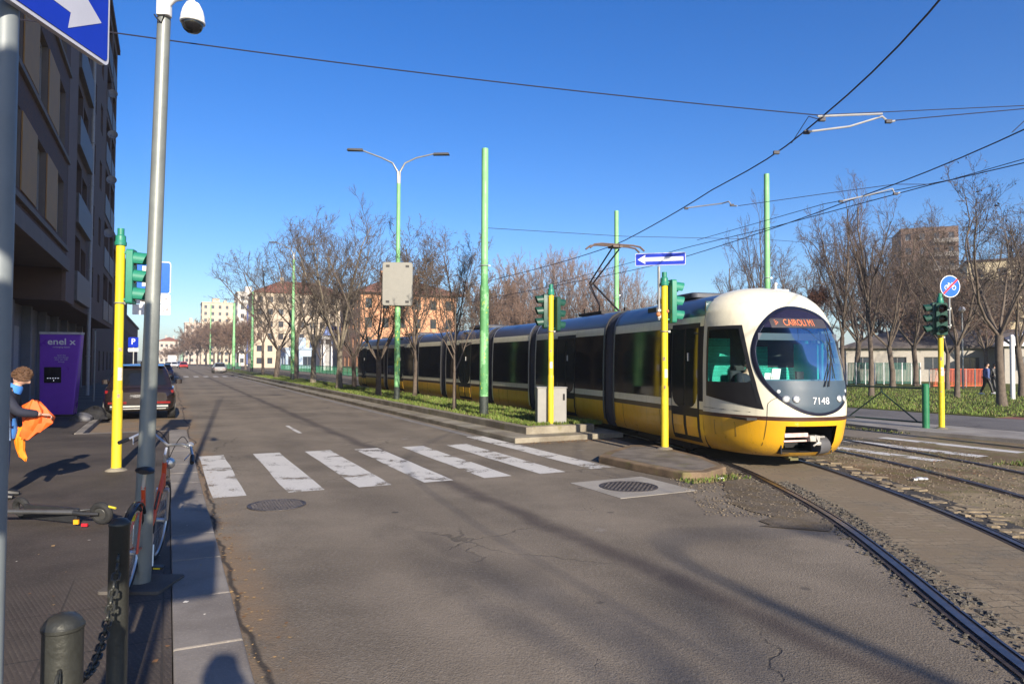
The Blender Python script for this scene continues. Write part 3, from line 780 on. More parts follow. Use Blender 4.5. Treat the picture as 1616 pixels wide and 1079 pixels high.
CAB = 1.72
DOORS = {0: [(-2.95, -1.85)], 1: [(-3.4, -2.1)], 3: [(-3.1, -1.8)], 5: [(-3.3, -2.0)], 6: [(-5.3, -4.2)]}
for k in range(7):
    M, L_ = frame_for(BR[k], BR[k + 1])
    if k == 0: MCAB = M
    y_front = -CAB if k == 0 else -0.30; y_rear = -L_ + 0.30 if k < 6 else -L_
    b = MB(M); body_shell(b, [y_front, (y_front + y_rear) / 2, y_rear])
    sec = b.build('car_section', BODYM, tram, angle=30)
    for side in (-1, 1):
        drs = DOORS.get(k, [])
        cuts = [y_front - 0.02] + [c for d in drs for c in (d[1], d[0])] + [y_rear + 0.02]
        for i in range(0, len(cuts), 2):
            ya, yb = cuts[i], cuts[i + 1]
            if ya - yb < 0.3: continue
            n = max(1, round((ya - yb) / 1.75)); w = (ya - yb) / n
            for j in range(n):
                g = MB(M); side_panel(g, M, ya - w * j - 0.008, ya - w * (j + 1) + 0.008, 1.115, 2.525, 0.008, side)
                g.build('window', BGLASS, sec, smooth=False)
        for (dy0, dy1) in drs:
            mid = (dy0 + dy1) / 2
            g = MB(M); side_panel(g, M, dy0 + .01, dy1 - .01, 0.32, 2.60, 0.006, side)
            door = g.build('door', TDARK, sec, smooth=False)
            for a, c in ((dy0 + 0.05, mid - 0.03), (mid + 0.03, dy1 - 0.05)):
                g = MB(M); side_panel(g, M, a, c, 1.0, 2.5, 0.012, side); g.build('door_glass', BGLASS2, door, smooth=False)
                g = MB(M); side_panel(g, M, a + .03, c - .03, 0.42, 0.80, 0.013, side, 0)
                # cream quarter arches between glass and panel
                edge = a if a < mid - 0.2 else c; sg = 1 if edge == a else -1
                arc = [(edge, 0.97), (edge, 1.26)] + [(edge + sg * (0.30 * (1 - math.cos(t)) ), 1.26 - 0.29 * math.sin(t) * 1.0) for t in [R(q) for q in (20, 40, 60, 80, 90)]]
                g.face([g.add((side * (1.2 + 0.016), y, z)) for y, z in arc], 1)
                g.build('door_panel', [YEL, CREAM], door, smooth=False)
            g = MB(M); g.cbox((side * (1.2 + .022), mid + .16, 1.95), (0.012, 0.03, 0.16)); g.build('door_button', WHITE, door, smooth=False)
    # details of the roof edge and the skirt
    b = MB(M)
    for side in (-1, 1):
        n = int((y_front - y_rear) / 1.3)
        for j in range(n):
            y = y_front - 0.5 - j * 1.3
            pass
        for y in (y_front - 1.75, y_rear + 0.6):
            side_panel(b, M, y - .006, y + .006, 0.3, 0.85, 0.0025, side)
    b.build('body_seam', SEAM, sec, smooth=False)
    if k in (0, 3, 5):
        b = MB(M); yc = (y_front + y_rear) / 2
        b.rbox((0.0, yc, 3.24), (1.35, (y_front - y_rear) * 0.42, 0.10), 0.12, 3)
        b.rbox((0.0, yc, 3.315), (1.1, (y_front - y_rear) * 0.3, 0.03), 0.1, 3)
        b.build('roof_unit', mat('roof_unit_grey', (0.06, 0.066, 0.085), 0.5, var=0.2), sec, bevel=0.02)
        b = MB(M)
        for side in (-1, 1):
            b = MB(M); b.cbox((side * 0.985, yc - 0.3, 2.99), (0.1, 0.42, 0.12)); b.build('roof_vent', BLACK, sec, smooth=False)
    # bogie
    if k in (0, 2, 4, 6):
        yc = (y_front + y_rear) / 2
        b = MB(M); b.box(-0.95, 0.95, yc - 1.2, yc + 1.2, 0.12, 0.40)
        for yy in (yc - 0.85, yc + 0.85):
            for sx in (-0.74, 0.74):
                b.lathe([(0.28, -0.05), (0.29, 0.05)], 20, T=Matrix.Translation((sx, yy, 0.30)) @ Matrix.Rotation(R(90), 4, 'Y'))
        b.build('bogie', TDARK, sec)
    if k == 0:
        b = MB(M); b.cbox((-1.19, -2.0 - 1.3, 2.63), (0.02, 0.42, 0.05)); 
# small side lettering: fleet number over the windows, red flash
    if k in (0, 1, 2):
        tm = text_mesh('7148', 0.085)
        b = MB(M); yy = y_front - 2.1 if k == 0 else y_front - 1.2
        T = Matrix.Translation((-xz(2.62) - 0.004, yy, 2.62)) @ Matrix.Rotation(R(-90), 4, 'Z') @ Matrix.Rotation(R(90), 4, 'X')
        b.mesh(tm, T); b.build('fleet_number', BLACK, sec, smooth=False)
        b = MB(M); yy = y_front - 0.95; x = -xz(2.62) - 0.004
        b.poly([(x, yy + .32, 2.58), (x, yy + .38, 2.67), (x, yy - .22, 2.67), (x, yy - .30, 2.58)])
        b.build('red_flash', mat('flash_red', (0.55, 0.06, 0.04), 0.5), sec, smooth=False)
# gangways
for k in range(1, 7):
    Ma, _ = frame_for(BR[k - 1], BR[k]); Mb, _ = frame_for(BR[k], BR[k + 1])
    La = (path_back(BR[k - 1]) - path_back(BR[k])).length
    b = MB(); rings = []
    for i in range(13):
        f = i / 12; s_ = 0.985 if i % 2 else 0.955
        ra = [Ma @ Vector(p) for p in section_ring(-La + 0.30 - 0.30 * f * 2 if f < .5 else -La, s_, 0.99)]
        rb = [Mb @ Vector(p) for p in section_ring(-0.30 * max(0, (f - .5) * 2), s_, 0.99)]
        rings.append([b.add(p.lerp(q, f)) for p, q in zip(ra, rb)])
    for a, c in zip(rings[:-1], rings[1:]):
        for j in range(len(a)): b.face((a[j], a[(j + 1) % len(a)], c[(j + 1) % len(a)], c[j]))
    bel = b.build('gangway_bellows', RUBBER, tram, angle=20)
    b = MB()
    for MM, y0, y1 in ((Ma, -La + 0.37, -La + 0.29), (Mb, -0.29, -0.37)):
        A = [b.add(MM @ Vector(p)) for p in section_ring(y0, 1.008, 1.003)]; B = [b.add(MM @ Vector(p)) for p in section_ring(y1, 1.008, 1.003)]
        for j in range(2, len(A) - 3): b.face((A[j], A[j + 1], B[j + 1], B[j]))
    b.build('gangway_arch', SILVER if k > 1 else mat('arch_blue_grey', (0.10, 0.11, 0.15), 0.35, 0.3), bel, angle=30)

# ---- cab of the first car: a dome cut by an oval windscreen and two side windows
def interp(tab, z):
    if z <= tab[0][0]: return tab[0][1]
    for (a, p), (b_, q) in zip(tab[:-1], tab[1:]):
        if z <= b_:
            t = (z - a) / (b_ - a); return p + (q - p) * t
    return tab[-1][1]
def smooth_tab(tab, n=240, it=40, it_ends=True):
    z0, z1 = tab[0][0], tab[-1][0]; zs = [z0 + (z1 - z0) * i / n for i in range(n + 1)]; v = [interp(tab, z) for z in zs]
    for _ in range(it): v = [v[0]] + [(v[i - 1] + 2 * v[i] + v[i + 1]) / 4 for i in range(1, n)] + [v[-1]]
    return list(zip(zs, v))
AT = smooth_tab([(0.24, 1.02), (0.32, 1.10), (0.5, 1.17), (0.86, 1.2), (1.2, 1.2), (1.7, 1.2), (2.2, 1.185), (2.6, 1.16), (2.8, 1.12), (2.95, 1.04), (3.08, 0.90), (3.17, 0.72), (3.23, 0.50), (3.265, 0.28), (3.28, 0.001)], it=5)
BT = smooth_tab([(0.24, 1.38), (0.32, 1.50), (0.5, 1.60), (0.86, 1.69), (1.1, 1.71), (1.4, 1.68), (1.8, 1.58), (2.2, 1.42), (2.5, 1.26), (2.7, 1.12), (2.9, 0.92), (3.05, 0.72), (3.15, 0.55), (3.22, 0.36), (3.28, 0.05)], it=8)
def ca(z): return interp(AT, z)
def cb(z): return interp(BT, z)
PX, PY = 2.7, 2.05
Y0 = -CAB
def cab_pt(z, ph):
    c, s_ = math.cos(ph), math.sin(ph)
    return Vector((ca(z) * (1 if c >= 0 else -1) * abs(c) ** (2 / PX), Y0 + cb(z) * abs(s_) ** (2 / PY), z))
def front_pt(x, z, off=0.0):
    a, b_ = ca(z), cb(z); u = min(0.9999, abs(x) / a); y = b_ * (1 - u ** PX) ** (1 / PY)
    p = Vector((x, Y0 + y, z))
    if off:
        e = 0.01
        def q(xx, zz):
            aa, bb = ca(zz), cb(zz); uu = min(0.9999, abs(xx) / aa); return Vector((xx, Y0 + bb * (1 - uu ** PX) ** (1 / PY), zz))
        n = (q(x + e, z) - q(x - e, z)).cross(q(x, z + e) - q(x, z - e)).normalized()
        if n.y < 0: n = -n
        p += n * off
    return p
def side_pt(y, z, sx, off=0.0):
    """point of the shell at longitudinal y (from the cab's rear) on side sx"""
    def q(yy, zz):
        a, b_ = ca(zz), cb(zz); u = min(0.9999, max(0, yy) / b_); return Vector((sx * a * (1 - u ** PY) ** (1 / PX), Y0 + yy, zz))
    p = q(y, z)
    if off:
        e = 0.01; n = (q(y + e, z) - q(max(0.0, y - e), z)).cross(q(y, z + e) - q(y, z - e)).normalized()
        if n.x * sx < 0: n = -n
        p = p + n * off
    return p
OZ, OHZ, OHX = 1.90, 0.94, 0.90
def oval_x(z, k=1.0):
    u = (z - OZ) / (OHZ * k); return 0.0 if abs(u) >= 1 else OHX * k * (1 - abs(u) ** 2.15) ** (1 / 2.0)
def in_oval(x, z, k): return abs(x) < oval_x(z, k)
# side window: y from cab rear, boundaries as functions of z
SW = [(0.13, 2.50), (0.86, 2.50), (0.98, 2.2), (1.10, 1.85), (1.22, 1.5), (1.345, 1.06), (0.9, 1.13), (0.5, 1.19), (0.13, 1.24)]
def in_poly(x, y, P_):
    c = False; j = len(P_) - 1
    for i in range(len(P_)):
        if (P_[i][1] > y) != (P_[j][1] > y) and x < (P_[j][0] - P_[i][0]) * (y - P_[i][1]) / (P_[j][1] - P_[i][1]) + P_[i][0]: c = not c
        j = i
    return c
def shrink(P_, d):
    cx = sum(p[0] for p in P_) / len(P_); cy = sum(p[1] for p in P_) / len(P_); out = []
    n = len(P_)
    for i in range(n):
        a, b_, c = Vector(P_[i - 1]), Vector(P_[i]), Vector(P_[(i + 1) % n])
        e1 = (b_ - a).normalized(); e2 = (c - b_).normalized(); n1 = Vector((-e1.y, e1.x)); n2 = Vector((-e2.y, e2.x))
        nn = (n1 + n2).normalized(); s_ = 1 if nn.dot(Vector((cx, cy)) - b_) > 0 else -1
        out.append(tuple(b_ + nn * s_ * d / max(0.4, abs(n1.dot(nn)))))
    return out
cab = MB(MCAB)
zlist = sorted(set([0.24, 0.27, 0.32, 0.4, 0.5, 0.6, 0.7, 0.78, 0.865, 0.935] + [0.97 + 0.03 * i for i in range(int((3.0 - 0.97) / 0.03))] + [2.97 + 0.0155 * i for i in range(20)] + [3.28]))
phs = [math.pi * i / 110 for i in range(111)]
idx = [[cab.add(cab_pt(z, ph)) for ph in phs] for z in zlist]
SWs = shrink(SW, 0.012)
for i in range(len(zlist) - 1):
    zc = (zlist[i] + zlist[i + 1]) / 2
    for j in range(len(phs) - 1):
        c = (cab_pt(zlist[i], phs[j]) + cab_pt(zlist[i + 1], phs[j + 1])) / 2
        yy = c.y - Y0
        if yy > 0.3 and in_oval(c.x, zc, 0.975): continue
        if in_poly(yy, zc, SWs) and abs(c.x) > 0.5: continue
        if 0.30 < zc < 0.80 and abs(c.x - 0.08) < 0.47 and yy > 0.5: continue
        m = 0 if zc < 0.865 else 1 if zc < 0.935 else 2
        cab.face((idx[i][j], idx[i][j + 1], idx[i + 1][j + 1], idx[i + 1][j]), m)
cab.face([idx[0][j] for j in range(len(phs))][::-1], 3)
cabo = cab.build('cab_shell', [YEL, BROWN, CREAM, TDARK], tram, angle=50)
# rear edge of the dome against the roof: small step hidden by a collar
b = MB(MCAB)
b.prism([(x, Y0 + 0.002, z) for x, z in [(-ca(z), z) for z in (2.72, 2.85, 2.95, 3.05, 3.15, 3.22)] + [(ca(z), z) for z in (3.22, 3.15, 3.05, 2.95, 2.85, 2.72)]],
        [(x, Y0 - 0.05, z) for x, z in [(-ca(z), z) for z in (2.72, 2.85, 2.95, 3.05, 3.15, 3.22)] + [(ca(z), z) for z in (3.22, 3.15, 3.05, 2.95, 2.85, 2.72)]])
b.build('roof_collar', CREAM, cabo)
# oval rim
b = MB(MCAB); N_ = 96; rings = []
for k in (1.012, 1.005, 0.955, 0.95):
    ring = []
    for i in range(N_):
        a = 2 * math.pi * i / N_; z = OZ + OHZ * k * math.sin(a); x = oval_x(z, k * 1.0001) * (1 if math.cos(a) >= 0 else -1)
        if abs(math.cos(a)) < 0.25: x = OHX * k * math.cos(a) * (1.0)
        ring.append(b.add(front_pt(x, z, 0.004 if k == 1.012 else 0.016 if k > .951 else -0.01)))
    rings.append(ring)
for r_ in range(3):
    for i in range(N_): b.face((rings[r_][i], rings[r_][(i + 1) % N_], rings[r_ + 1][(i + 1) % N_], rings[r_ + 1][i]))
b.build('windscreen_rim', mat('rim_navy', (0.012, 0.014, 0.03), 0.3, var=0.1), cabo, angle=60)
def oval_patch(z0, z1, k, off, name, m, nz=26, nx=30, parent=None):
    g = MB(MCAB); zs = [z0 + (z1 - z0) * i / nz for i in range(nz + 1)]
    ii = []
    for z in zs:
        xo = max(0.004, oval_x(z, k)); ii.append([g.add(front_pt(-xo + 2 * xo * j / nx, z, off)) for j in range(nx + 1)])
    for i in range(nz):
        for j in range(nx): g.face((ii[i][j], ii[i][j + 1], ii[i + 1][j + 1], ii[i + 1][j]))
    return g.build(name, m, parent or cabo, angle=60)
GL = glass('windscreen_glass', (0.76, 0.93, 0.93), 0.75)
ZP = 1.52
oval_patch(ZP + 0.02, 2.46, 0.97, 0.002, 'windscreen', GL)
oval_patch(OZ - OHZ * 0.965, ZP + 0.02, 0.97, 0.004, 'front_panel', PANEL)
oval_patch(2.46, OZ + OHZ * 0.965, 0.97, 0.003, 'destination_glass', mat('display_glass', (0.018, 0.016, 0.035), 0.12, var=0.1, spec=0.6))
# dark band on the bottom of the glass
def patch_xz(name, x0, x1, z0, z1, off, m, parent=None, nx=10, nz=3):
    g = MB(MCAB); g.grid(lambda u, v: front_pt(u, v, off), [x0 + (x1 - x0) * i / nx for i in range(nx + 1)], [z0 + (z1 - z0) * i / nz for i in range(nz + 1)])
    return g.build(name, m, parent or cabo, angle=60)
led = patch_xz('destination_display', -0.56, 0.56, 2.45, 2.62, 0.007, LEDB, nz=4)
b = MB(MCAB); tm = text_mesh('CAIROLI M1', 0.165)
xs = [v.co.x for v in tm.vertices]; sc_ = 0.60 / (max(xs) - min(xs))
# the writing reads from the viewer's left to right: seen from ahead the tram's right (+x) is on the viewer's left
for v in tm.vertices: v.co.x *= sc_
bs = len(b.v)
for v in tm.vertices: b.add(front_pt(0.03 - v.co.x, 2.535 + v.co.y, 0.011))
for p in tm.polygons: b.face([bs + i for i in p.vertices][::-1])
b.build('destination_text', LEDO, led, smooth=False)
b = MB(MCAB)
for i in range(5):
    for j in range(5):
        if abs(j - 2) == 2 - i or (i == 0 and j == 2) or (i > 0 and abs(j - 2) == max(0, i - 2) and False): b.quad(front_pt(.47 - i * .02, 2.50 + j * .018, .011), front_pt(.485 - i * .02, 2.50 + j * .018, .011), front_pt(.485 - i * .02, 2.515 + j * .018, .011), front_pt(.47 - i * .02, 2.515 + j * .018, .011))
b.build('route_symbol', LEDO, led, smooth=False)
# fleet number on the panel
b = MB(MCAB); tm = text_mesh('7148', 0.165); bs = len(b.v)
for v in tm.vertices: b.add(front_pt(-0.02 - v.co.x, 1.20 + v.co.y, 0.012))
for p in tm.polygons: b.face([bs + i for i in p.vertices][::-1])
b.build('fleet_number', WHITE, cabo, smooth=False)
# headlights
for x in (0.42, 0.57, -0.42, -0.57):
    p = front_pt(x, 1.235, 0.004); q = (front_pt(x, 1.235, 0.05) - front_pt(x, 1.235, 0)).normalized()
    T = Matrix.Translation(p) @ q.to_track_quat('Z', 'Y').to_matrix().to_4x4()
    b = MB(MCAB); b.lathe([(0.062, 0.0), (0.062, 0.012), (0.052, 0.018), (0.048, 0.006), (0.001, 0.002)], 20, T=T)
    hl = b.build('headlight', CHROME, cabo)
    b = MB(MCAB); b.lathe([(0.046, 0.012), (0.03, 0.022), (0.001, 0.026)], 16, T=T); b.build('lens', LAMPG, hl)
for x in (0.66, -0.66):
    p = front_pt(x, 1.36, 0.004); q = (front_pt(x, 1.36, 0.05) - front_pt(x, 1.36, 0)).normalized()
    b = MB(MCAB); b.lathe([(0.032, 0.0), (0.032, 0.01), (0.001, 0.018)], 14, T=Matrix.Translation(p) @ q.to_track_quat('Z', 'Y').to_matrix().to_4x4()); b.build('marker_lamp', LAMPG, cabo)
# wipers
for (xa, za, xb, zb_) in ((-0.10, 1.44, -0.40, 2.0), (-0.18, 1.44, -0.47, 2.25)):
    b = MB(MCAB); b.tube([front_pt(xa + (xb - xa) * t, za + (zb_ - za) * t, 0.035) for t in (0, .25, .5, .75, 1)], [.012, .01, .008, .008, .007], 6)
    b.tube([front_pt(xb + .05, zb_ - .42, .022), front_pt(xb, zb_, .022), front_pt(xb - .03, zb_ + .2, .022)], 0.007, 5)
    b.build('wiper', BLACK, cabo)
# vertical seam beside the nose and curved seam under the oval
b = MB(MCAB)
for sx in (-1, 1):
    pts = [front_pt(sx * 0.80, z, 0.001) for z in (0.28, 0.45, 0.6, 0.8, 0.98, 1.1)]
    pts += [front_pt(sx * x, z, 0.001) for x, z in ((0.79, 1.16), (0.74, 1.22), (0.68, 1.26))]
    b.tube(pts, 0.006, 4)
    pts = [side_pt(y, 0.995 + .02 * (1.2 - y), sx, .001) for y in (0.02, .3, .6, .9, 1.15)]
    b.tube(pts, 0.0045, 4)
    q = [side_pt(y, z, sx, .001) for y, z in ((0.35, .55), (0.35, .80), (0.85, .80), (0.85, .55), (0.35, .55))]
    b.tube(q, 0.003, 4)
b.build('panel_seam', SEAM, cabo)
# side windows (glass, black lower corner, frame)
for sx in (-1, 1):
    def sgrid(name, poly, off, m, parent):
        g = MB(MCAB); zs = sorted(set([p[1] for p in poly])); z0, z1 = zs[0] + 1e-4, zs[-1] - 1e-4
        rows = []
        for i in range(31):
            z = z0 + (z1 - z0) * i / 30; hit = []
            for a, c in zip(poly, poly[1:] + poly[:1]):
                if (a[1] - z) * (c[1] - z) < 0: hit.append(a[0] + (c[0] - a[0]) * (z - a[1]) / (c[1] - a[1]))
            if len(hit) < 2: hit = [poly[0][0], poly[0][0] + .01] if not hit else [hit[0], hit[0]]
            rows.append([g.add(side_pt(min(hit) + (max(hit) - min(hit)) * j / 12, z, sx, off)) for j in range(13)])
        for i in range(30):
            for j in range(12): g.face((rows[i][j], rows[i][j + 1], rows[i + 1][j + 1], rows[i + 1][j]))
        return g.build(name, m, parent, angle=60)
    inner = shrink(SW, 0.035)
    gl = sgrid('side_window', inner, 0.004, glass('cab_side_glass', (0.82, 0.95, 0.93), 1.0), cabo)
    low = [(1.345 - .05, 1.085), (0.165, 1.262), (0.165, 1.50), (1.15, 1.50)]
    sgrid('window_lower_mask', [(p[0], p[1]) for p in low], 0.007, BLACK, gl)
    b = MB(MCAB); n = len(SW); o1 = [side_pt(y, z, sx, 0.010) for y, z in shrink(SW, -0.006)]
    dense = []
    def dens(P_):
        out = []
        for a, c in zip(P_, P_[1:] + P_[:1]):
            for k in range(6): out.append((a[0] + (c[0] - a[0]) * k / 6, a[1] + (c[1] - a[1]) * k / 6))
        return out
    A = [b.add(side_pt(y, z, sx, 0.008)) for y, z in dens(shrink(SW, -0.008))]; B = [b.add(side_pt(y, z, sx, 0.012)) for y, z in dens(shrink(SW, 0.055))]
    for i in range(len(A)): b.face((A[i], A[(i + 1) % len(A)], B[(i + 1) % len(A)], B[i]))
    b.build('side_window_frame', BLACK, gl, angle=60)
# recess with coupler
b = MB(MCAB); b.box(-0.42, 0.58, Y0 + 0.75, Y0 + 1.42, 0.30, 0.31, 0); b.box(-0.42, 0.58, Y0 + 0.74, Y0 + 0.76, 0.3, 0.82); b.box(-.42, .58, Y0 + .75, Y0 + 1.5, .815, .83); b.box(-.44, -.42, Y0 + .75, Y0 + 1.45, .3, .82); b.box(.56, .58, Y0 + .75, Y0 + 1.45, .3, .82)
rec = b.build('coupler_recess', SEAM, cabo, smooth=False)
b = MB(MCAB); b.tube([(-0.37, Y0 + 1.30, 0.44), (-0.30, Y0 + 1.42, 0.42), (-0.12, Y0 + 1.44, .41)], 0.12, 12, squash=1.2)
b.build('hose_duct', mat('duct_grey', (0.08, 0.08, 0.085), 0.6), cabo)
b = MB(MCAB); b.cbox((0.33, Y0 + 1.50, 0.62), (0.46, 0.06, 0.07)); b.cbox((0.33, Y0 + 1.485, 0.52), (0.46, 0.04, 0.03)); cp = b.build('bumper_bar', mat('bar_red_white', (0.62, 0.42, 0.38), 0.5, var=0.35, scale=9), cabo, smooth=False, bevel=.006)
b = MB(MCAB); b.cbox((0.0, Y0 + 1.5, 0.56), (0.2, 0.16, 0.1)); b.tube([(0.0, Y0 + 1.0, .56), (0.0, Y0 + 1.5, .56)], .04, 8); b.tube([(-.22, Y0 + 1.53, .58), (.08, Y0 + 1.56, .58)], .022, 8); b.tube([(-.02, Y0 + 1.55, .62), (-.04, Y0 + 1.62, .5), (.06, Y0 + 1.6, .44)], .02, 6); b.cbox((-.1, Y0 + 1.52, .47), (.1, .06, .06))
b.build('coupler', mat('coupler_steel', (0.42, 0.40, 0.36), 0.5, 0.4, var=0.3, scale=20), cabo, bevel=.008)
b = MB(MCAB); b.cbox((0.18, Y0 + 1.20, .20), (0.16, 0.14, 0.09)); b.cbox((0.30, Y0 + 1.22, .23), (0.06, .2, .05)); b.build('sand_box', mat('sandbox_olive', (0.12, 0.11, 0.045), 0.7), cabo, smooth=False)
# black mirror camera behind the side window and aerials on the roof
b = MB(MCAB); b.tube([side_pt(0.55, 2.40, -1, .03), side_pt(.55, 2.3, -1, .10), side_pt(.55, 2.18, -1, .12)], 0.012, 6); b.rbox(side_pt(0.55, 2.08, -1, .12), (0.08, 0.16, 0.30), .03, 3)
b.build('wing_mirror', mat('mirror_grey', (0.06, 0.06, 0.065), 0.3), cabo, bevel=.01)
b = MB(MCAB); b.tube([(-.35, Y0 + .05, 3.2), (-.35, Y0 + .05, 3.36)], .03, 8); b.ball((-.35, Y0 + .05, 3.36), .045, 8); b.cbox((-.5, Y0 - .1, 3.25), (.3, .3, .04)); b.build('roof_aerial', SILVER, cabo)
# interior of the cab
b = MB(MCAB); b.box(-1.1, 1.1, Y0 - 0.02, Y0 + 1.25, 0.86, 0.9); b.build('cab_floor', BLACK, cabo, smooth=False)
b = MB(MCAB)
b.box(-1.12, 0.30, Y0 - 0.03, Y0, 0.9, 1.75); b.box(-1.12, -.95, Y0 - .03, Y0, 1.75, 2.55); b.box(-.2, .30, Y0 - .03, Y0, 1.75, 2.15); b.box(.62, 1.12, Y0 - .03, Y0, .9, 2.3)
b.build('cab_partition', TURQ, cabo, smooth=False)
b = MB(MCAB); b.box(.32, .60, Y0 - .028, Y0 - .002, .9, 2.5); b.box(-.9, -.22, Y0 - .028, Y0 - .002, 1.78, 2.5); b.box(-1.12, 1.12, Y0 - .03, Y0 - .004, 2.56, 3.0)
b.build('partition_glass', mat('partition_dark', (0.012, 0.06, 0.075), 0.15), cabo, smooth=False)
b = MB(MCAB); b.prism([(-0.85, Y0 + 1.28, 0.9), (-0.85, Y0 + .8, .9), (-.85, Y0 + .72, 1.45), (-.85, Y0 + 1.28, 1.56)], [(0.85, Y0 + 1.28, 0.9), (0.85, Y0 + .8, .9), (.85, Y0 + .72, 1.45), (.85, Y0 + 1.28, 1.56)])
dash = b.build('dashboard', mat('dash_blue_grey', (0.06, 0.12, 0.16), 0.5), cabo, smooth=False, bevel=.02)
b = MB(MCAB); b.rbox((-0.05, Y0 + 1.12, 1.62), (0.16, 0.06, 0.14), .02); b.tube([(-.05, Y0 + 1.12, 1.5), (-.05, Y0 + 1.12, 1.6)], .015, 6); b.build('dash_screen', BLACK, dash, bevel=.01)
b = MB(MCAB); b.box(-.80, .80, Y0 + 1.0, Y0 + 1.15, 2.24, 2.36); b.build('sun_blind', mat('blind_grey', (0.07, 0.08, 0.11), 0.6), cabo, smooth=False)
b = MB(MCAB); b.tube([(-.62, Y0 + 1.0, .9), (-.62, Y0 + 1.0, 2.25)], .025, 8); b.box(-.66, -.56, Y0 + .3, Y0 + .95, 1.45, 2.2); b.build('side_screen', mat('teal_screen', (0.02, 0.42, 0.36), 0.3), cabo, smooth=False)
b = MB(MCAB); b.rbox((.55, Y0 + .25, 1.32), (.5, .12, .75), .05, 3); b.rbox((.55, Y0 + .45, 1.0), (.5, .5, .14), .05, 3); b.build('driver_seat', mat('seat_dark', (0.02, 0.022, 0.03), 0.8), cabo, bevel=.03)

# pantograph on the second car
M1, L1 = frame_for(BR[1], BR[2])
yb = -2.6
b = MB(M1); b.cbox((0, yb, 3.24), (1.0, 1.5, 0.08)); b.cbox((-.4, yb - .5, 3.34), (.08, .08, .16)); b.cbox((.4, yb - .5, 3.34), (.08, .08, .16)); b.cbox((-.4, yb + .5, 3.34), (.08, .08, .16)); b.cbox((.4, yb + .5, 3.34), (.08, .08, .16))
pan = b.build('pantograph', mat('pantograph_dark', (0.025, 0.02, 0.02), 0.6), tram, smooth=False)
PD = mat('pantograph_dark', (0.025, 0.02, 0.02))
knee = (0, yb - 0.95, 4.25); top = (0, yb + 0.62, 5.06)
b = MB(M1); b.tube([(-.28, yb + .35, 3.3), (-.05, knee[1], knee[2])], .03, 6); b.tube([(.28, yb + .35, 3.3), (.05, knee[1], knee[2])], .03, 6); b.tube([(.0, yb - .15, 3.3), (.0, knee[1] - .15, knee[2] - .08)], .014, 6); b.build('lower_arm', PD, pan)
b = MB(M1); b.tube([(-.06, knee[1], knee[2]), (-.12, top[1], top[2])], .024, 6); b.tube([(.06, knee[1], knee[2]), (.12, top[1], top[2])], .024, 6); b.ball(knee, .06, 8); b.build('upper_arm', PD, pan)
b = MB(M1)
for dy in (-.14, .14): b.tube([(-.86, top[1] + dy, top[2] - .03), (-.72, top[1] + dy, top[2] + .08), (-.5, top[1] + dy, top[2] + .11), (.5, top[1] + dy, top[2] + .11), (.72, top[1] + dy, top[2] + .08), (.86, top[1] + dy, top[2] - .03)], .028, 6)
b.cbox((0, top[1], top[2] + .06), (.3, .34, .05)); b.build('collector_head', mat('collector_brown', (0.12, 0.085, 0.07), 0.5), pan)
PANTO_TOP = M1 @ Vector((0, top[1], top[2] + .14)) + ORG
# ---------------------------------------------------------------- people
SKIN = mat('skin', (0.52, 0.31, 0.22), 0.55, var=0.08)
def head_mesh(b, c, yaw, pitch, h=0.235, m=0, eye=1):
    """head with brow, nose, mouth, ears; c = centre; looks along local +y"""
    T = Matrix.Translation(c) @ Matrix.Rotation(yaw, 4, 'Z') @ Matrix.Rotation(pitch, 4, 'X')
    n, k = 22, 28; idx = []
    for i in range(n + 1):
        th = math.pi * i / n; row = []
        for j in range(k):
            ph = 2 * math.pi * j / k
            x, y, z = math.sin(th) * math.cos(ph), math.sin(th) * math.sin(ph), -math.cos(th)
            sx = 0.32 * h * (1.0 if z > -.1 else 1 + .42 * (z + .1)); sy = 0.40 * h * (1 if z > -.1 else 1 + .30 * (z + .1)); sz = 0.5 * h
            px_, py_, pz_ = x * sx, y * sy, z * sz
            if y > 0:
                f = y ** 2
                nose = math.exp(-((x / .16) ** 2)) * (math.exp(-(((z + .22) / .13) ** 2)) * .11 + math.exp(-(((z + .02) / .2) ** 2)) * .05)
                sock = -0.045 * (math.exp(-(((x - .36) / .16) ** 2 + ((z - .02) / .1) ** 2)) + math.exp(-(((x + .36) / .16) ** 2 + ((z - .02) / .1) ** 2)))
                lip = .03 * math.exp(-((x / .3) ** 2)) * (math.exp(-(((z + .46) / .05) ** 2)) + math.exp(-(((z + .58) / .05) ** 2)))
                chin = .06 * math.exp(-((x / .35) ** 2)) * math.exp(-(((z + .85) / .15) ** 2))
                py_ += (nose + sock + lip + chin) * h * f
            row.append(b.add(T @ Vector((px_, py_, pz_))))
        idx.append(row)
    for i in range(n):
        for j in range(k): b.face((idx[i][j], idx[i][(j + 1) % k], idx[i + 1][(j + 1) % k], idx[i + 1][j]), m)
    for sx in (-1, 1):
        b.ball(T @ Vector((sx * .125 * h, .335 * h, .01 * h)), (.026 * h,) * 3, 6, eye)
        b.ball(T @ Vector((sx * .325 * h, -.02 * h, -.03 * h)), (.03 * h, .07 * h, .12 * h), 6, m)
    return T
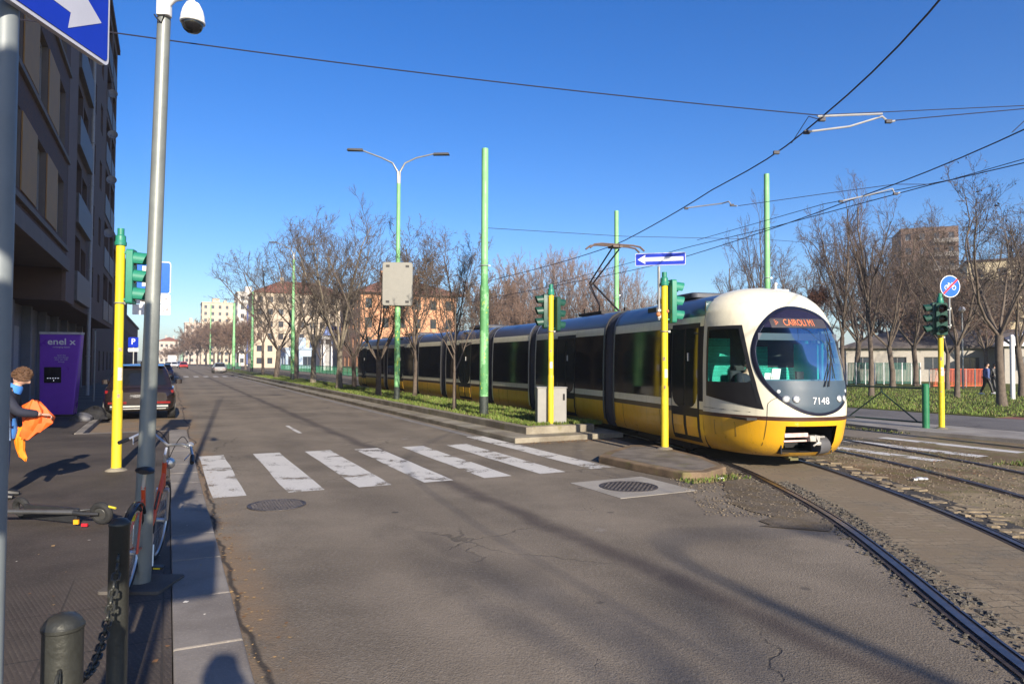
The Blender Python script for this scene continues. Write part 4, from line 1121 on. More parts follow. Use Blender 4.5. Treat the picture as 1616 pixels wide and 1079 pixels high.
def hair_mesh(b, T, h=.235, low=-0.05, puff=1.10, m=0, seed=1):
    r = random.Random(seed); n, k = 14, 24; idx = []
    for i in range(n + 1):
        row = []
        for j in range(k):
            ph = 2 * math.pi * j / k; front = max(0, math.sin(ph)); lo = low + .62 * front ** 2
            zz = 1 - (1 - lo) * i / n; rad = math.sqrt(max(0, 1 - zz * zz)); q = puff + r.uniform(-.07, .09)
            row.append(b.add(T @ Vector((rad * math.cos(ph) * .33 * h * q, (rad * math.sin(ph) * .41 - .01) * h * q, zz * .5 * h * q))))
        idx.append(row)
    for i in range(n):
        for j in range(k): b.face((idx[i][j], idx[i + 1][j], idx[i + 1][(j + 1) % k], idx[i][(j + 1) % k]), m)
    b.face(idx[n], m)
def hand_mesh(b, wrist, direction, palm_n, s=1.0, curl=0.7, m=0, side=1):
    d = Vector(direction).normalized(); n = Vector(palm_n); n = (n - d * n.dot(d)).normalized(); w = d.cross(n) * side
    W_ = Vector(wrist)
    b.tube([W_, W_ + d * .03 * s, W_ + d * .065 * s, W_ + d * .09 * s], [.026 * s, .034 * s, .038 * s, .03 * s], 10, m, squash=.5)
    for k, (off, ln) in enumerate(((-.030, .065), (-.010, .075), (.010, .070), (.029, .055))):
        p = W_ + d * .085 * s + w * off * s; pts = [p]; ang = 0
        for q in range(3):
            ang += curl * (.5 + .25 * q) + k * .05; dd = d * math.cos(ang) + n * math.sin(ang); pts.append(pts[-1] + dd * ln * s * (.45, .3, .25)[q])
        b.tube(pts, [.0095 * s, .009 * s, .008 * s, .006 * s], 6, m)
    p = W_ + d * .03 * s - w * .03 * s
    b.tube([p, p + (d * .5 - w * .7 + n * .3).normalized() * .035 * s, p + (d * .8 - w * .6 + n * .6).normalized() * .065 * s], [.012 * s, .0105 * s, .007 * s], 6, m)

def person(name_label, cat_group, loc, rotz, J, mats, hair_low=-.05, hair_col=None, hands=True, curl=.7, head_pitch=0.0, head_yaw=0.0, coat_long=False, shoes=None, only_upper=False, hands_dir=None):
    """J: joint positions in metres, local frame, person looks along +y"""
    t = thing('person', name_label, 'person', loc, rotz, cat_group)
    top, leg = mats
    j = {k: Vector(v) for k, v in J.items()}
    # body: neck, arms, legs as one surface
    names = ['hip', 'waist', 'chest', 'neck', 'head', 'shl', 'ell', 'wrl', 'shr', 'elr', 'wrr', 'hl', 'kl', 'al', 'tl', 'hr', 'kr', 'ar', 'tr']
    E = [('hip', 'waist'), ('waist', 'chest'), ('chest', 'neck'), ('neck', 'head'), ('chest', 'shl'), ('shl', 'ell'), ('ell', 'wrl'), ('chest', 'shr'), ('shr', 'elr'), ('elr', 'wrr'),
         ('hip', 'hl'), ('hl', 'kl'), ('kl', 'al'), ('al', 'tl'), ('hip', 'hr'), ('hr', 'kr'), ('kr', 'ar'), ('ar', 'tr')]
    rad = dict(hip=.13, waist=.12, chest=.135, neck=.052, head=.06, shl=.062, shr=.062, ell=.042, elr=.042, wrl=.028, wrr=.028, hl=.085, hr=.085, kl=.056, kr=.056, al=.038, ar=.038, tl=.032, tr=.032)
    ids = {n: i for i, n in enumerate(names)}
    me = skin_mesh([j[n] for n in names], [(ids[a], ids[b_]) for a, b_ in E], [rad[n] for n in names])
    b = MB(); b.mesh(me)
    T = head_mesh(b, j['head'] + Vector((0, 0.01, .06)), head_yaw, head_pitch, eye=1)
    if hands:
        for wr, el, sd in (('wrl', 'ell', 1), ('wrr', 'elr', -1)):
            d = (j[wr] - j[el]).normalized()
            if hands_dir: d = (d + Vector(hands_dir) * .6).normalized()
            hand_mesh(b, j[wr], d, Vector((0, 0.3, -1)) if not hands_dir else Vector((-sd * .7, .4, -.3)), curl=curl, side=sd)
    b.build('body', [SKIN, BLACK], t, angle=60)
    # clothes slightly larger
    un = ['hip', 'waist', 'chest', 'shl', 'ell', 'wl2', 'shr', 'elr', 'wr2', 'nk2', 'hem']
    j['wl2'] = j['ell'].lerp(j['wrl'], .9); j['wr2'] = j['elr'].lerp(j['wrr'], .9); j['nk2'] = j['chest'].lerp(j['neck'], .75); j['hem'] = j['hip'] - (j['waist'] - j['hip']).normalized() * (.32 if coat_long else .08)
    UE = [('hem', 'hip'), ('hip', 'waist'), ('waist', 'chest'), ('chest', 'nk2'), ('chest', 'shl'), ('shl', 'ell'), ('ell', 'wl2'), ('chest', 'shr'), ('shr', 'elr'), ('elr', 'wr2')]
    ur = dict(hem=.165, hip=.165, waist=.155, chest=.175, shl=.088, ell=.064, wl2=.048, shr=.088, elr=.064, wr2=.048, nk2=.075)
    ui = {n: i for i, n in enumerate(un)}
    me = skin_mesh([j[n] for n in un], [(ui[a], ui[c]) for a, c in UE], [ur[n] for n in un], root=ui['waist'])
    b = MB(); b.mesh(me); b.build('jacket', top, t, angle=60)
    ln = ['hip', 'hl', 'kl', 'al', 'hr', 'kr', 'ar']; LE = [('hip', 'hl'), ('hl', 'kl'), ('kl', 'al'), ('hip', 'hr'), ('hr', 'kr'), ('kr', 'ar')]
    lr = dict(hip=.15, hl=.105, kl=.076, al=.062, hr=.105, kr=.076, ar=.062); li = {n: i for i, n in enumerate(ln)}
    me = skin_mesh([j[n] for n in ln], [(li[a], li[c]) for a, c in LE], [lr[n] for n in ln])
    b = MB(); b.mesh(me); b.build('trousers', leg, t, angle=60)
    for a, tt in (('al', 'tl'), ('ar', 'tr')):
        b = MB(); A = j[a]; D = (j[tt] - j[a]); D.z = 0; D.normalize(); base = Vector((A.x, A.y, j[tt].z - .03))
        b.tube([base - D * .07 + Vector((0, 0, .03)), base + D * .03 + Vector((0, 0, .045)), base + D * .12 + Vector((0, 0, .03)), base + D * .19 + Vector((0, 0, .02))], [.04, .05, .046, .03], 10, squash=1.0)
        b.build('shoe', shoes or BLACK, t)
    b = MB(); hair_mesh(b, T, low=hair_low)
    hr_ = random.Random(len(name_label))
    for _ in range(170):
        th = hr_.uniform(0, 6.283); z_ = hr_.uniform(-.25, 1.0)
        if math.sin(th) > .25 and z_ < .62: continue
        q = math.sqrt(max(0, 1 - z_ * z_)); rr2 = hr_.uniform(.012, .026)
        b.ball(T @ Vector((q * math.cos(th) * .085, (q * math.sin(th) * .105 - .005), z_ * .128)), (rr2, rr2, rr2 * .7), 4)
    b.build('hair', hair_col or mat('hair_brown', (0.06, 0.035, 0.02), 0.8, var=.4, scale=40), t)
    return t
def pose(**kw):
    d = dict(hip=(0, 0, .93), waist=(0, .0, 1.10), chest=(0, .0, 1.32), neck=(0, .02, 1.48), head=(0, .03, 1.56), shl=(-.19, 0, 1.38), shr=(.19, 0, 1.38), ell=(-.23, -.02, 1.10), elr=(.23, -.02, 1.10),
             wrl=(-.24, .06, .86), wrr=(.24, .06, .86), hl=(-.10, 0, .88), hr=(.10, 0, .88), kl=(-.11, .02, .48), kr=(.11, .02, .48), al=(-.12, 0, .08), ar=(.12, 0, .08), tl=(-.13, .14, .035), tr=(.13, .14, .035))
    d.update(kw); return d
JEANS = mat('jeans_blue', (0.12, 0.17, 0.27), 0.85, var=.25, scale=15)
NAVY = mat('jacket_dark', (0.015, 0.017, 0.03), 0.8, var=.3)
# person with orange bags by the frame edge: looks down at the bag in their hands
pl = G(22, 786, PZ); 
pw = person('brown-haired person in dark top and jeans looking down at orange bags held in both hands', None, (pl.x - .20, pl.y, PZ), R(-68),
    pose(hip=(0, 0, .90), waist=(0, .0, 1.04), chest=(0, .07, 1.24), neck=(0, .15, 1.38), head=(0, .21, 1.445), shl=(-.18, .07, 1.30), shr=(.18, .07, 1.30), ell=(-.24, .14, 1.06), elr=(.24, .24, 1.08), wrl=(-.02, .34, 1.10), wrr=(.14, .47, 1.04)),
    (NAVY, JEANS), hair_low=-.35, hair_col=mat('hair_light_brown', (0.085, 0.042, 0.02), 0.8, var=.5, scale=60), head_pitch=R(-30), curl=.9)
b = MB(); b.tube([(0, .13, 1.34), (.0, .16, 1.385), (0, .17, 1.41)], [.10, .085, .07], 14); b.build('collar', mat('shirt_blue', (0.05, 0.22, 0.62), 0.7), pw)
b = MB(); b.tube([(0, .0, .98), (0, .01, .84), (0, .0, .76)], [.17, .185, .175], 16, squash=.8); b.build('shirt_hem', mat('shirt_blue', (0.05, 0.22, 0.62)), pw)
# the bags: crumpled orange cloth
def crumple(name, path, radii, m, seed, flat=.5, tail=None):
    r = random.Random(seed); n = 16; b = MB(); rings = []
    for i, (p, rr_) in enumerate(zip(path, radii)):
        ring = []
        for k in range(n):
            a = 2 * math.pi * k / n; q = rr_ * (1 + .25 * math.sin(3 * a + i * .9) + r.uniform(-.24, .24))
            ring.append(b.add(Vector(p) + Vector((math.cos(a) * q * flat, math.sin(a) * q, r.uniform(-.03, .03)))))
        rings.append(ring)
    for A, B in zip(rings[:-1], rings[1:]):
        for k in range(n): b.face((A[k], A[(k + 1) % n], B[(k + 1) % n], B[k]))
    b.face(rings[0]); b.face(rings[-1][::-1]); return b
ORG_C = mat('orange_cloth', (0.90, 0.13, 0.015), 0.6, var=.18, scale=7)
bp_ = Vector((pl.x - .22, pl.y, PZ))
b = crumple('x', [(0.06, .40, 1.20), (.05, .40, 1.12), (.05, .42, 1.02), (.05, .40, .92), (.05, .36, .82), (.05, .30, .74)], [.05, .11, .145, .135, .10, .05], ORG_C, 3, .45)
b2 = crumple('x', [(0.0, .24, .86), (0.0, .23, .74), (0.0, .24, .60), (0, .27, .50), (0, .29, .46)], [.03, .05, .05, .042, .015], ORG_C, 4, .6)
o = b.build('bag', ORG_C, None, loc=bp_, rot=(0, 0, R(-68)), angle=18); tag(o, 'crumpled bright orange bag held up in the hands of the person with brown hair', 'bag')

o = b2.build('bag', mat('orange_cloth_light', (0.95, 0.24, 0.01), 0.6, var=.15, scale=6), None, loc=bp_, rot=(0, 0, R(-68)), angle=20); tag(o, 'long limp orange bag hanging below the crumpled one', 'bag')


# driver: sits behind the windscreen, holds a sheet of paper
dl = MCAB @ Vector((.52, Y0 + .42, 0)); fw = (MCAB.to_3x3() @ Vector((0, 1, 0))); drot = math.atan2(-fw.x, fw.y)
dr = person('tram driver in dark uniform sitting behind the oval windscreen holding up a white paper', None, (ORG.x + dl.x, ORG.y + dl.y, .10), drot,
    pose(hip=(0, 0, 1.05 - .05), waist=(0, -.02, 1.16), chest=(0, -.02, 1.42), neck=(0, .0, 1.58), head=(0, .02, 1.66), shl=(-.19, 0, 1.48), shr=(.19, 0, 1.48), ell=(-.25, .16, 1.30), elr=(.24, .16, 1.28), wrl=(-.18, .40, 1.45), wrr=(.12, .42, 1.42),
         hl=(-.1, .05, 1.0), hr=(.1, .05, 1.0), kl=(-.12, .38, .98 + .02), kr=(.12, .38, 1.0), al=(-.12, .34, .88), ar=(.12, .34, .88), tl=(-.12, .4, .84), tr=(.12, .4, .84)), (NAVY, NAVY), hair_low=-.1, hair_col=BLACK)
dp = MCAB @ Vector((.30, Y0 + .93, 1.60)) + ORG
b = MB(); b.box(-.10, .10, -.003, .003, -.14, .14); b.box(.10, .24, -.02, -.014, -.10, .06)
o = b.build('paper', mat('paper_white', (0.85, 0.82, 0.76), .8, var=.03), None, smooth=False, loc=dp, rot=(R(-12), 0, drot + R(8))); tag(o, 'white sheet of paper held up inside the windscreen by the driver', 'paper')

# two walkers in the park
for (px_, Y_, lab, top_, sd) in ((1556, 37.5, 'park walker in a blue jacket and dark trousers beside the one in black', mat('jacket_blue', (0.06, 0.09, 0.22), .8), 1), (1569, 38.3, 'park walker dressed all in black, striding beside the one in blue', BLACK, -1)):
    X_ = (px_ - 808) / F * Y_
    person(lab, 'two walkers in the park', (X_, Y_, .13), R(200 + sd * 12), pose(al=(-.12, .25 * sd, .10), ar=(.12, -.25 * sd, .12), kl=(-.11, .16 * sd, .5), kr=(.11, -.08 * sd, .5), tl=(-.12, .25 * sd + .13, .06), tr=(.12, -.25 * sd + .12, .05), wrl=(-.24, -.12 * sd, .88), wrr=(.24, .16 * sd, .88)),
           (top_, BLACK), shoes=WHITE, hair_col=BLACK)
# the photographer, whose shadow falls on the kerb
person('person standing on the kerb with a camera raised to the eyes', None, (.10, -.28, PZ), R(18), pose(head=(0, .05, 1.62), neck=(0, .02, 1.54), chest=(0, 0, 1.38), shl=(-.2, 0, 1.44), shr=(.2, 0, 1.44), ell=(-.27, .14, 1.28), elr=(.30, .14, 1.30), wrl=(-.07, .21, 1.56), wrr=(.10, .21, 1.58)), (NAVY, NAVY), curl=1.0)
b = MB(); b.rbox((0, 0, 0), (.13, .05, .08), .015); b.tube([(0, .02, 0), (0, .06, 0)], .03, 12)
q = Matrix.Rotation(R(18), 3, 'Z') @ Vector((0, .225, 0)); o = b.build('photo_camera', BLACK, None, loc=(.10 + q.x, -.28 + q.y, PZ + 1.69), rot=(0, 0, R(18))); tag(o, 'small black camera held at eye height by the person on the kerb', 'camera')
# ---------------------------------------------------------------- street furniture
def weathered(name, col, c2, zlim, rust, amt=.5, rough=.5):
    n = NT(name); z_ = n.dot(Vector((0, 0, 1))); sv = n.N.new('ShaderNodeVectorMath'); sv.operation = 'MULTIPLY'; sv.inputs[1].default_value = (14, 14, 1.2); n.L.new(n.pos, sv.inputs[0])
    streak = n.noise(1.0, 5, .7, vec=sv.outputs[0]); spot = n.noise(9, 5, .7); big = n.noise(2.2, 5, .7)
    c = n.mix(n.ss(big, .35, .65, 0, .35), col, tuple(x * .72 for x in col))
    c = n.mix(n.math('MULTIPLY', n.ss(streak, .48, .66), .38), c, tuple(x * .45 for x in col))
    low = n.ss(z_, zlim * .75, zlim, 1.0, 0.0)
    c = n.mix(n.math('MULTIPLY', n.math('MULTIPLY', n.ss(big, .47, .53), low), amt), c, c2)
    c = n.mix(n.ss(spot, .66, .70, 0, .85), c, rust)
    return n.done(c, n.ss(big, .3, .7, rough - .1, rough + .15), spec=.4)
PYEL = weathered('pole_yellow', (0.78, 0.60, 0.025), (0.55, 0.40, 0.03), 2.0, (.16, .10, .04))
PYD = mat('pole_chipped', (0.30, 0.22, 0.12), 0.8, var=.4, scale=20)
TGRN = mat('signal_green', (0.02, 0.20, 0.13), 0.45, var=.12, scale=5)
TGRN_D = mat('signal_green_deep', (0.010, 0.06, 0.04), 0.45, var=.15, scale=5)
PGRN = weathered('pole_green', (0.22, 0.50, 0.22), (0.07, 0.24, 0.085), 5.2, (.30, .34, .08), .85)
PGREY = mat('pole_grey', (0.20, 0.215, 0.20), 0.45, .25, var=.15, scale=4, bump=.05)
GALV = mat('galvanised', (0.30, 0.31, 0.31), 0.45, .5, var=.15, scale=8)
SBLUE = mat('sign_blue', (0.010, 0.035, 0.42), 0.35, var=.06)
SBLUE2 = mat('sign_bright_blue', (0.006, 0.11, 0.58), 0.35, var=.08)
SWHITE = mat('sign_white', (0.74, 0.74, 0.76), 0.4, var=.05)
SGREYW = mat('sign_grey_white', (0.52, 0.53, 0.60), 0.4, var=.05)
SRED = mat('sign_red', (0.55, 0.03, 0.03), 0.4, var=.06)
ALU = mat('sign_back', (0.33, 0.33, 0.33), 0.5, .3, var=.12)

def yellow_pole(b, h, r=0.066, base=True):
    b.tube([(0, 0, 0.0), (0, 0, 1.22)], r * 1.12, 16); b.tube([(0, 0, 1.22), (0, 0, 1.26)], [r * 1.12, r], 16, cap=False); b.tube([(0, 0, 1.26), (0, 0, h)], r, 16)
STK1 = mat('sticker_pale', (.62, .55, .50), .6, var=.25, scale=18); STK2 = mat('sticker_torn', (.35, .25, .16), .8, var=.6, scale=25)
def signal_head(parent, yaw, z0, dark=False, dist=0.16, hood=0.20):
    """three lamps with hoods, seen from any side; faces local +y turned by yaw"""
    T = Matrix.Rotation(yaw, 4, 'Z')
    g = TGRN_D if dark else TGRN
    b = MB(T); b.rbox((0, dist, z0 + .42), (.26, .10, .86), .04, 3, axis='y')
    b.cbox((0, dist * .5, z0 + .06), (.05, dist, .04)); b.cbox((0, dist * .5, z0 + .80), (.05, dist, .04))
    hd = b.build('signal_head', g, parent, bevel=.008)
    for k, (lc, nm) in enumerate((((.01, .035, .02), 'g'), ((.035, .022, .01), 'a'), ((.035, .008, .007), 'r'))):
        zc = z0 + .14 + .28 * k
        b = MB(T); n = 18; inner = []; outer = []
        y0 = dist + .05
        for i in range(n + 1):
            a = R(-35) + (R(250)) * i / n; L_ = hood * (0.55 + .45 * max(0, math.sin(a) * .5 + .5))
            for rr_, lst in ((.118, outer), (.112, inner)):
                lst.append((b.add((rr_ * math.cos(a), y0, zc + rr_ * math.sin(a))), b.add((rr_ * .94 * math.cos(a), y0 + L_, zc + rr_ * .94 * math.sin(a) - .012))))
        for i in range(n):
            b.face((outer[i][0], outer[i + 1][0], outer[i + 1][1], outer[i][1])); b.face((inner[i][1], inner[i + 1][1], inner[i + 1][0], inner[i][0]))
            b.face((outer[i][1], outer[i + 1][1], inner[i + 1][1], inner[i][1]))
        b.build('hood', g, hd)
        b = MB(T); b.lathe([(.105, 0), (.09, .012), (.05, .024), (.001, .028)], 20, T=Matrix.Translation((0, y0, zc)) @ Matrix.Rotation(R(-90), 4, 'X'))
        b.build('lens', mat('lens_' + nm, lc, .15), hd)
    return hd
def traffic_light(label, loc, h, heads, extra=None, dark=False):
    t = thing('traffic_light', label, 'traffic light', loc, 0, 'traffic lights on yellow poles')
    b = MB(); yellow_pole(b, h - .25); b.build('pole', PYEL, t)
    b = MB(); r = random.Random(int(loc[0] * 100))
    for k in range(9):
        a = r.uniform(0, 6.28); z = r.uniform(.2, h - 1.2); rr_ = .0672 if z > 1.26 else .0748; w = r.uniform(.1, .28); hh = r.uniform(.01, .05)
        b.quad(*[(rr_ * math.cos(a + u), rr_ * math.sin(a + u), z + v) for u, v in ((0, 0), (w, 0.3 * hh), (w * .9, hh), (.1 * w, hh * .8))])
    b.build('chipped_paint', [PYD], t, smooth=False)
    b = MB(); b.tube([(0, 0, h - .27), (0, 0, h - .22), (0, 0, h - .2), (0, 0, h - .12), (0, 0, h - .1), (0, 0, h)], [.085, .088, .075, .075, .05, .05], 16); b.build('pole_cap', TGRN, t)
    b = MB(); b.lathe([(.16, 0), (.14, .02), (.085, .04), (.085, .045)], 14); b.build('base_mound', KERB2, t)
    b = MB(); b.torus((0, 0, h - 1.18), .074, .012, n=16); b.cbox((0.09, 0, h - 1.18), (.05, .03, .04)); b.build('clamp', GALV, t)
    va = math.atan2(-loc[1], -loc[0])
    for z, hh, w, m_ in ((1.42, .30, 1.1, STK1), (1.80, .10, .8, STK2), (1.08, .07, .5, STK2)):
        z += r.uniform(-.12, .12); rr_ = .0668 if z > 1.28 else .0745; a0 = va + r.uniform(-.5, .1); b = MB()
        b.grid(lambda a, zz: (rr_ * math.cos(a), rr_ * math.sin(a), zz), [a0 + w * k / 6 for k in range(7)], [z, z + hh * (.5 + r.random() * .5)]); b.build('sticker', m_, t)
    for yaw, z0 in heads: signal_head(t, yaw, z0, dark)
    return t
g0 = G(183.5, 742, PZ)
traffic_light('yellow traffic light on the corner pavement between the purple kiosk and the grey camera pole', g0, 3.80, [(R(-76), 2.62)])
b = MB(); 
g1 = G(869, 671, .26)
traffic_light('yellow traffic light with dark green hoods before the grey cabinet on the median', g1, 3.52, [(R(100), 2.42), (R(-60), 2.36)], dark=True)
g2 = G(1049, 708, .134)
TLM = traffic_light('yellow traffic light on the low island beside the tram, under the arrow sign', g2, 3.50, [(R(-78), 2.50)])
g3 = G(1486, 676, .10)
traffic_light('yellow traffic light beside the green barrier, under the round blue sign', g3, 3.62, [(R(72), 2.52), (R(158), 2.50)], dark=True)
# extra green back plate of the corner light
b = MB(); b.M = None

def arrow_pts(L_, h, head, shaft):
    return [(-L_ / 2, 0), (-L_ / 2 + head, h / 2), (-L_ / 2 + head * .93, shaft / 2), (L_ / 2, shaft / 2), (L_ / 2, -shaft / 2), (-L_ / 2 + head * .93, -shaft / 2), (-L_ / 2 + head, -h / 2)]
def arrow_sign(parent, c, yaw, L_=1.0, h=.25, flip=1, white=None):
    """plate in the local xz plane turned by yaw, front towards local -y"""
    T = Matrix.Translation(c) @ Matrix.Rotation(yaw, 4, 'Z')
    b = MB(T); b.rbox((0, 0, 0), (L_, .018, h), .02, 3, axis='y'); pl_ = b.build('plate', [SGREYW], parent)
    b = MB(T); p = rrect(-L_ / 2 + .012, L_ / 2 - .012, -h / 2 + .012, h / 2 - .012, .015)
    b.prism([(x, -.0095, z) for x, z in p], [(x, -.0115, z) for x, z in p]); b.build('blue_field', SBLUE, pl_, smooth=False)
    b = MB(T); A = arrow_pts(L_ - .09, h * .74, h * .62, h * .32)
    b.poly([(flip * x, -.0125, z) for x, z in A]); b.build('white_arrow', white or SWHITE, pl_, smooth=False)
    return pl_
# arrow sign above the island light
t = TLM
b = MB(); b.tube([(-.10, .04, 2.55), (-.10, .04, 3.62)], .028, 10); b.cbox((-.06, .02, 2.62), (.14, .05, .06)); b.cbox((-.06, .02, 2.74), (.14, .05, .04)); b.build('sign_post', GALV, t)
b = MB(); b.ball((-.12, 0, 2.66), .05, 8); b.ball((.05, -.04, 2.72), .035, 8); b.build('rusty_bracket', mat('rust_orange', (0.42, 0.17, 0.07), .8, var=.3), t)
arrow_sign(t, (-.08, .0, 3.76), R(-14), .98, .25, 1)

# pole of the no-through sign near the camera: grey pole with an arrow sign along the street
t = thing('sign_post', 'dark grey post at the frame edge carrying a blue sign with a white arrow', 'sign post', (-1.402, 1.86, PZ))
b = MB(); b.tube([(0, 0, 0), (0, 0, 3.6)], .031, 20); b.build('post', mat('post_grey', (0.19, 0.215, 0.225), .5, .1, var=.1), t)
b = MB(); b.torus((0, 0, 2.80), .033, .006, n=16); b.torus((0, 0, 2.94), .033, .006, n=16); b.build('clamp', GALV, t)
arrow_sign(t, (.040, -.02, 2.82), R(87.6), .78, .25, -1, SGREYW)

# post behind the camera carrying a disc and a plate: its shade falls over the kerb
t = thing('sign_post', 'grey post with a round sign over a square plate, standing behind the kerb bollards', 'sign post', (-.30, -.34, PZ), ROT_ST)
b = MB(); b.tube([(0, 0, 0), (0, 0, 3.65)], .03, 12); b.build('post', GALV, t)
b = MB(); b.lathe([(.33, 0), (.33, .01), (.001, .01)], 32, T=Matrix.Translation((0, -.045, 3.27)) @ Matrix.Rotation(R(90), 4, 'X')); b.build('round_plate', ALU, t)
b = MB(); b.rbox((0, -.045, 2.57), (.68, .012, .68), .03, 3, axis='y'); b.build('square_plate', ALU, t)

# tall grey camera pole
cp0 = G(223, 922, PZ)
t = thing('camera_pole', 'tall grey lamp pole on the kerb carrying a white dome camera, bicycle leaning beside it', 'street lamp', cp0)
lean = .020
def cpx(z): return (lean * z + .0015 * z, 0, z)
b = MB(); zs = [0, 1.0, 1.02, 3, 6, 9, 11.6]; b.tube([cpx(z) for z in zs], [.068, .063, .060, .052, .045, .04, .035], 20); b.build('pole', PGREY, t)
b = MB(); b.tube([cpx(11.5), (.35, .12, 12.0), (1.2, .5, 12.35), (2.4, 1.1, 12.5)], [.035, .03, .03, .028], 10); b.build('arm', PGREY, t)
b = MB(); b.rbox((2.7, 1.25, 12.5), (.75, .25, .12), .06, 3); b.build('lamp_head', ALU, t)
b = MB(); b.rbox((0.02, -.02, .008), (.46, .42, .03), .03, 3); b.build('plinth', stone_mat('plinth_dark', (.13, .115, .10), (.08, .07, .06)), t)
b = MB(); b.tube([(.09, -.03, 4.60), (.085, -.03, 4.42), (.08, -.02, 4.36)], .010, 6); b.rbox((.11, -.03, 4.56), (.10, .08, .28), .02, 3); br_ = b.build('camera_bracket', WHITE, t, bevel=.008)
b = MB(); b.tube([(.13, -.03, 4.50), (.19, -.03, 4.56), (.27, -.03, 4.58), (.325, -.03, 4.56), (.335, -.03, 4.52)], [.022, .024, .024, .022, .022], 10); b.build('camera_arm', WHITE, br_)
b = MB(); b.lathe([(.03, .13), (.05, .12), (.075, .07), (.087, .02), (.088, -.01), (.092, -.015), (.092, -.03), (.085, -.035)], 28, c=(.335, -.03, 4.40)); dm = b.build('dome_housing', mat('dome_white', (.8, .8, .78), .35, var=.04), t)
b = MB(); b.lathe([(.080, -.035), (.078, -.055), (.064, -.085), (.04, -.105), (.001, -.115)], 24, c=(.335, -.03, 4.40)); b.build('dome_lens', mat('dome_black', (.01, .01, .012), .06, spec=.8), dm)
b = MB(); b.tube([(.05, -.06, 4.42), (.08, -.07, 4.38), (.10, -.05, 4.36), (.14, -.06, 4.46)], .006, 5); b.build('cable', BLACK, t)

# bollards and chain
BOL = mat('bollard_iron', (0.055, 0.056, 0.048), 0.42, .45, var=.25, scale=9, bump=.15)
def bollard(label, loc, r, h):
    t = thing('bollard', label, 'bollard', loc, 0, 'iron bollards joined by a chain')
    b = MB(); b.lathe([(r * 1.1, 0), (r * 1.1, .02), (r, .03), (r, h - r * .9), (r * 1.06, h - r * .9 + .004), (r * 1.06, h - r * .9 + .014), (r * .99, h - r * .9 + .02), (r * .93, h - r * .45), (r * .72, h - r * .18), (r * .4, h - r * .04), (.002, h)], 32)
    b.build('post', BOL, t)
    for sg in (1, -1):
        b = MB(); b.torus(tuple(U * (sg * (r + .012)) + Vector((0, 0, h - .19))), .022, .007, axis=V, n=14); b.build('ring', BOL, t)
    return t
B1 = Vector((-1.53, 2.36, PZ)); B2 = Vector((-1.925, 3.38, PZ)); B0 = Vector((-1.12, 1.28, PZ))
bollard('dome-topped iron bollard with chain links hanging on its side, by the frame edge', B1, .062, .865)
bollard('slim dark iron bollard standing in front of the grey camera pole', B2, .046, .955)
bollard('iron bollard at the near end of the chain, below the arrow sign post', B0, .062, .865)
def chain(a, c, sag, n, label):
    t = thing('chain', label, 'chain', a); b = MB()
    for i in range(n):
        f = (i + .5) / n; p = (c - a) * f; p.z -= sag * 4 * f * (1 - f); d = (c - a); d.z -= sag * 4 * (1 - 2 * f); d.normalize()
        q = d.to_track_quat('X', 'Z').to_matrix().to_4x4(); T = Matrix.Translation(p) @ q @ Matrix.Rotation(R(90 * (i % 2)), 4, 'X')
        L_ = (c - a).length / n * 1.25; bb = []
        for k in range(14):
            an = 2 * math.pi * k / 14; x = math.cos(an) * .012 + (L_ / 2 - .010) * (1 if math.cos(an) > 0 else -1); bb.append(T @ Vector((x, math.sin(an) * .016, 0)))
        b.tube(bb + [bb[0]], .0058, 6, cap=False)
    b.build('links', BOL, t); return t
chain(B1 + U * .085 + Vector((0, 0, .67)), B2 - U * .07 + Vector((0, 0, .75)), .24, 30, 'sagging iron chain between the dome-topped bollard and the slim dark one')
chain(B0 + U * .085 + Vector((0, 0, .67)), B1 - U * .085 + Vector((0, 0, .69)), .24, 26, 'iron chain hanging in front of the dome-topped bollard')

# P sign with towing plates behind the corner light
ps = P(236, 570, 12.6)
t = thing('parking_sign', 'blue parking sign above two white plates, partly behind the grey camera pole', 'road sign', (ps.x + .02, ps.y, PZ))
zc = P(236, 438, 12.6).z - PZ
b = MB(); b.tube([(-.03, .04, 0), (-.03, .04, zc + .32)], .03, 10); b.build('post', GALV, t)
T = Matrix.Rotation(R(14), 4, 'Z')
b = MB(T); b.rbox((0, 0, zc), (.64, .015, .60), .05, 4, axis='y'); pp_ = b.build('panel', SWHITE, t)
b = MB(T); p = rrect(-.305, .305, -.285, .285, .04); b.prism([(x, -.008, zc + z) for x, z in p], [(x, -.0105, zc + z) for x, z in p]); b.build('blue_field', SBLUE2, pp_, smooth=False)
tm = text_mesh('P', .52, cx=.008); b = MB(T); b.mesh(tm, Matrix.Translation((-.06, -.012, zc)) @ Matrix.Rotation(R(90), 4, 'X')); b.build('letter', SWHITE, pp_, smooth=False)
b = MB(T); b.rbox((-.0, 0, zc - .40), (.64, .012, .17), .01, 2, axis='y'); q_ = b.build('tow_plate', SWHITE, t)
b = MB(T)
b.poly([(-.20, -.0075, zc - .36), (-.06, -.0075, zc - .36), (-.07, -.0075, zc - .43), (-.10, -.0075, zc - .455), (-.16, -.0075, zc - .455), (-.19, -.0075, zc - .43)]); b.poly([(-.2, -.0075, zc - .342), (-.05, -.0075, zc - .338), (-.05, -.0075, zc - .345), (-.2, -.0075, zc - .35)]); b.poly([(.22, -.0075, zc - .39), (.27, -.0075, zc - .385), (.27, -.0075, zc - .40), (.22, -.0075, zc - .41)])
b.build('tow_symbol', BLACK, q_, smooth=False)
b = MB(T); b.rbox((0, 0, zc - .595), (.64, .012, .19), .01, 2, axis='y'); q_ = b.build('hours_plate', SWHITE, t)
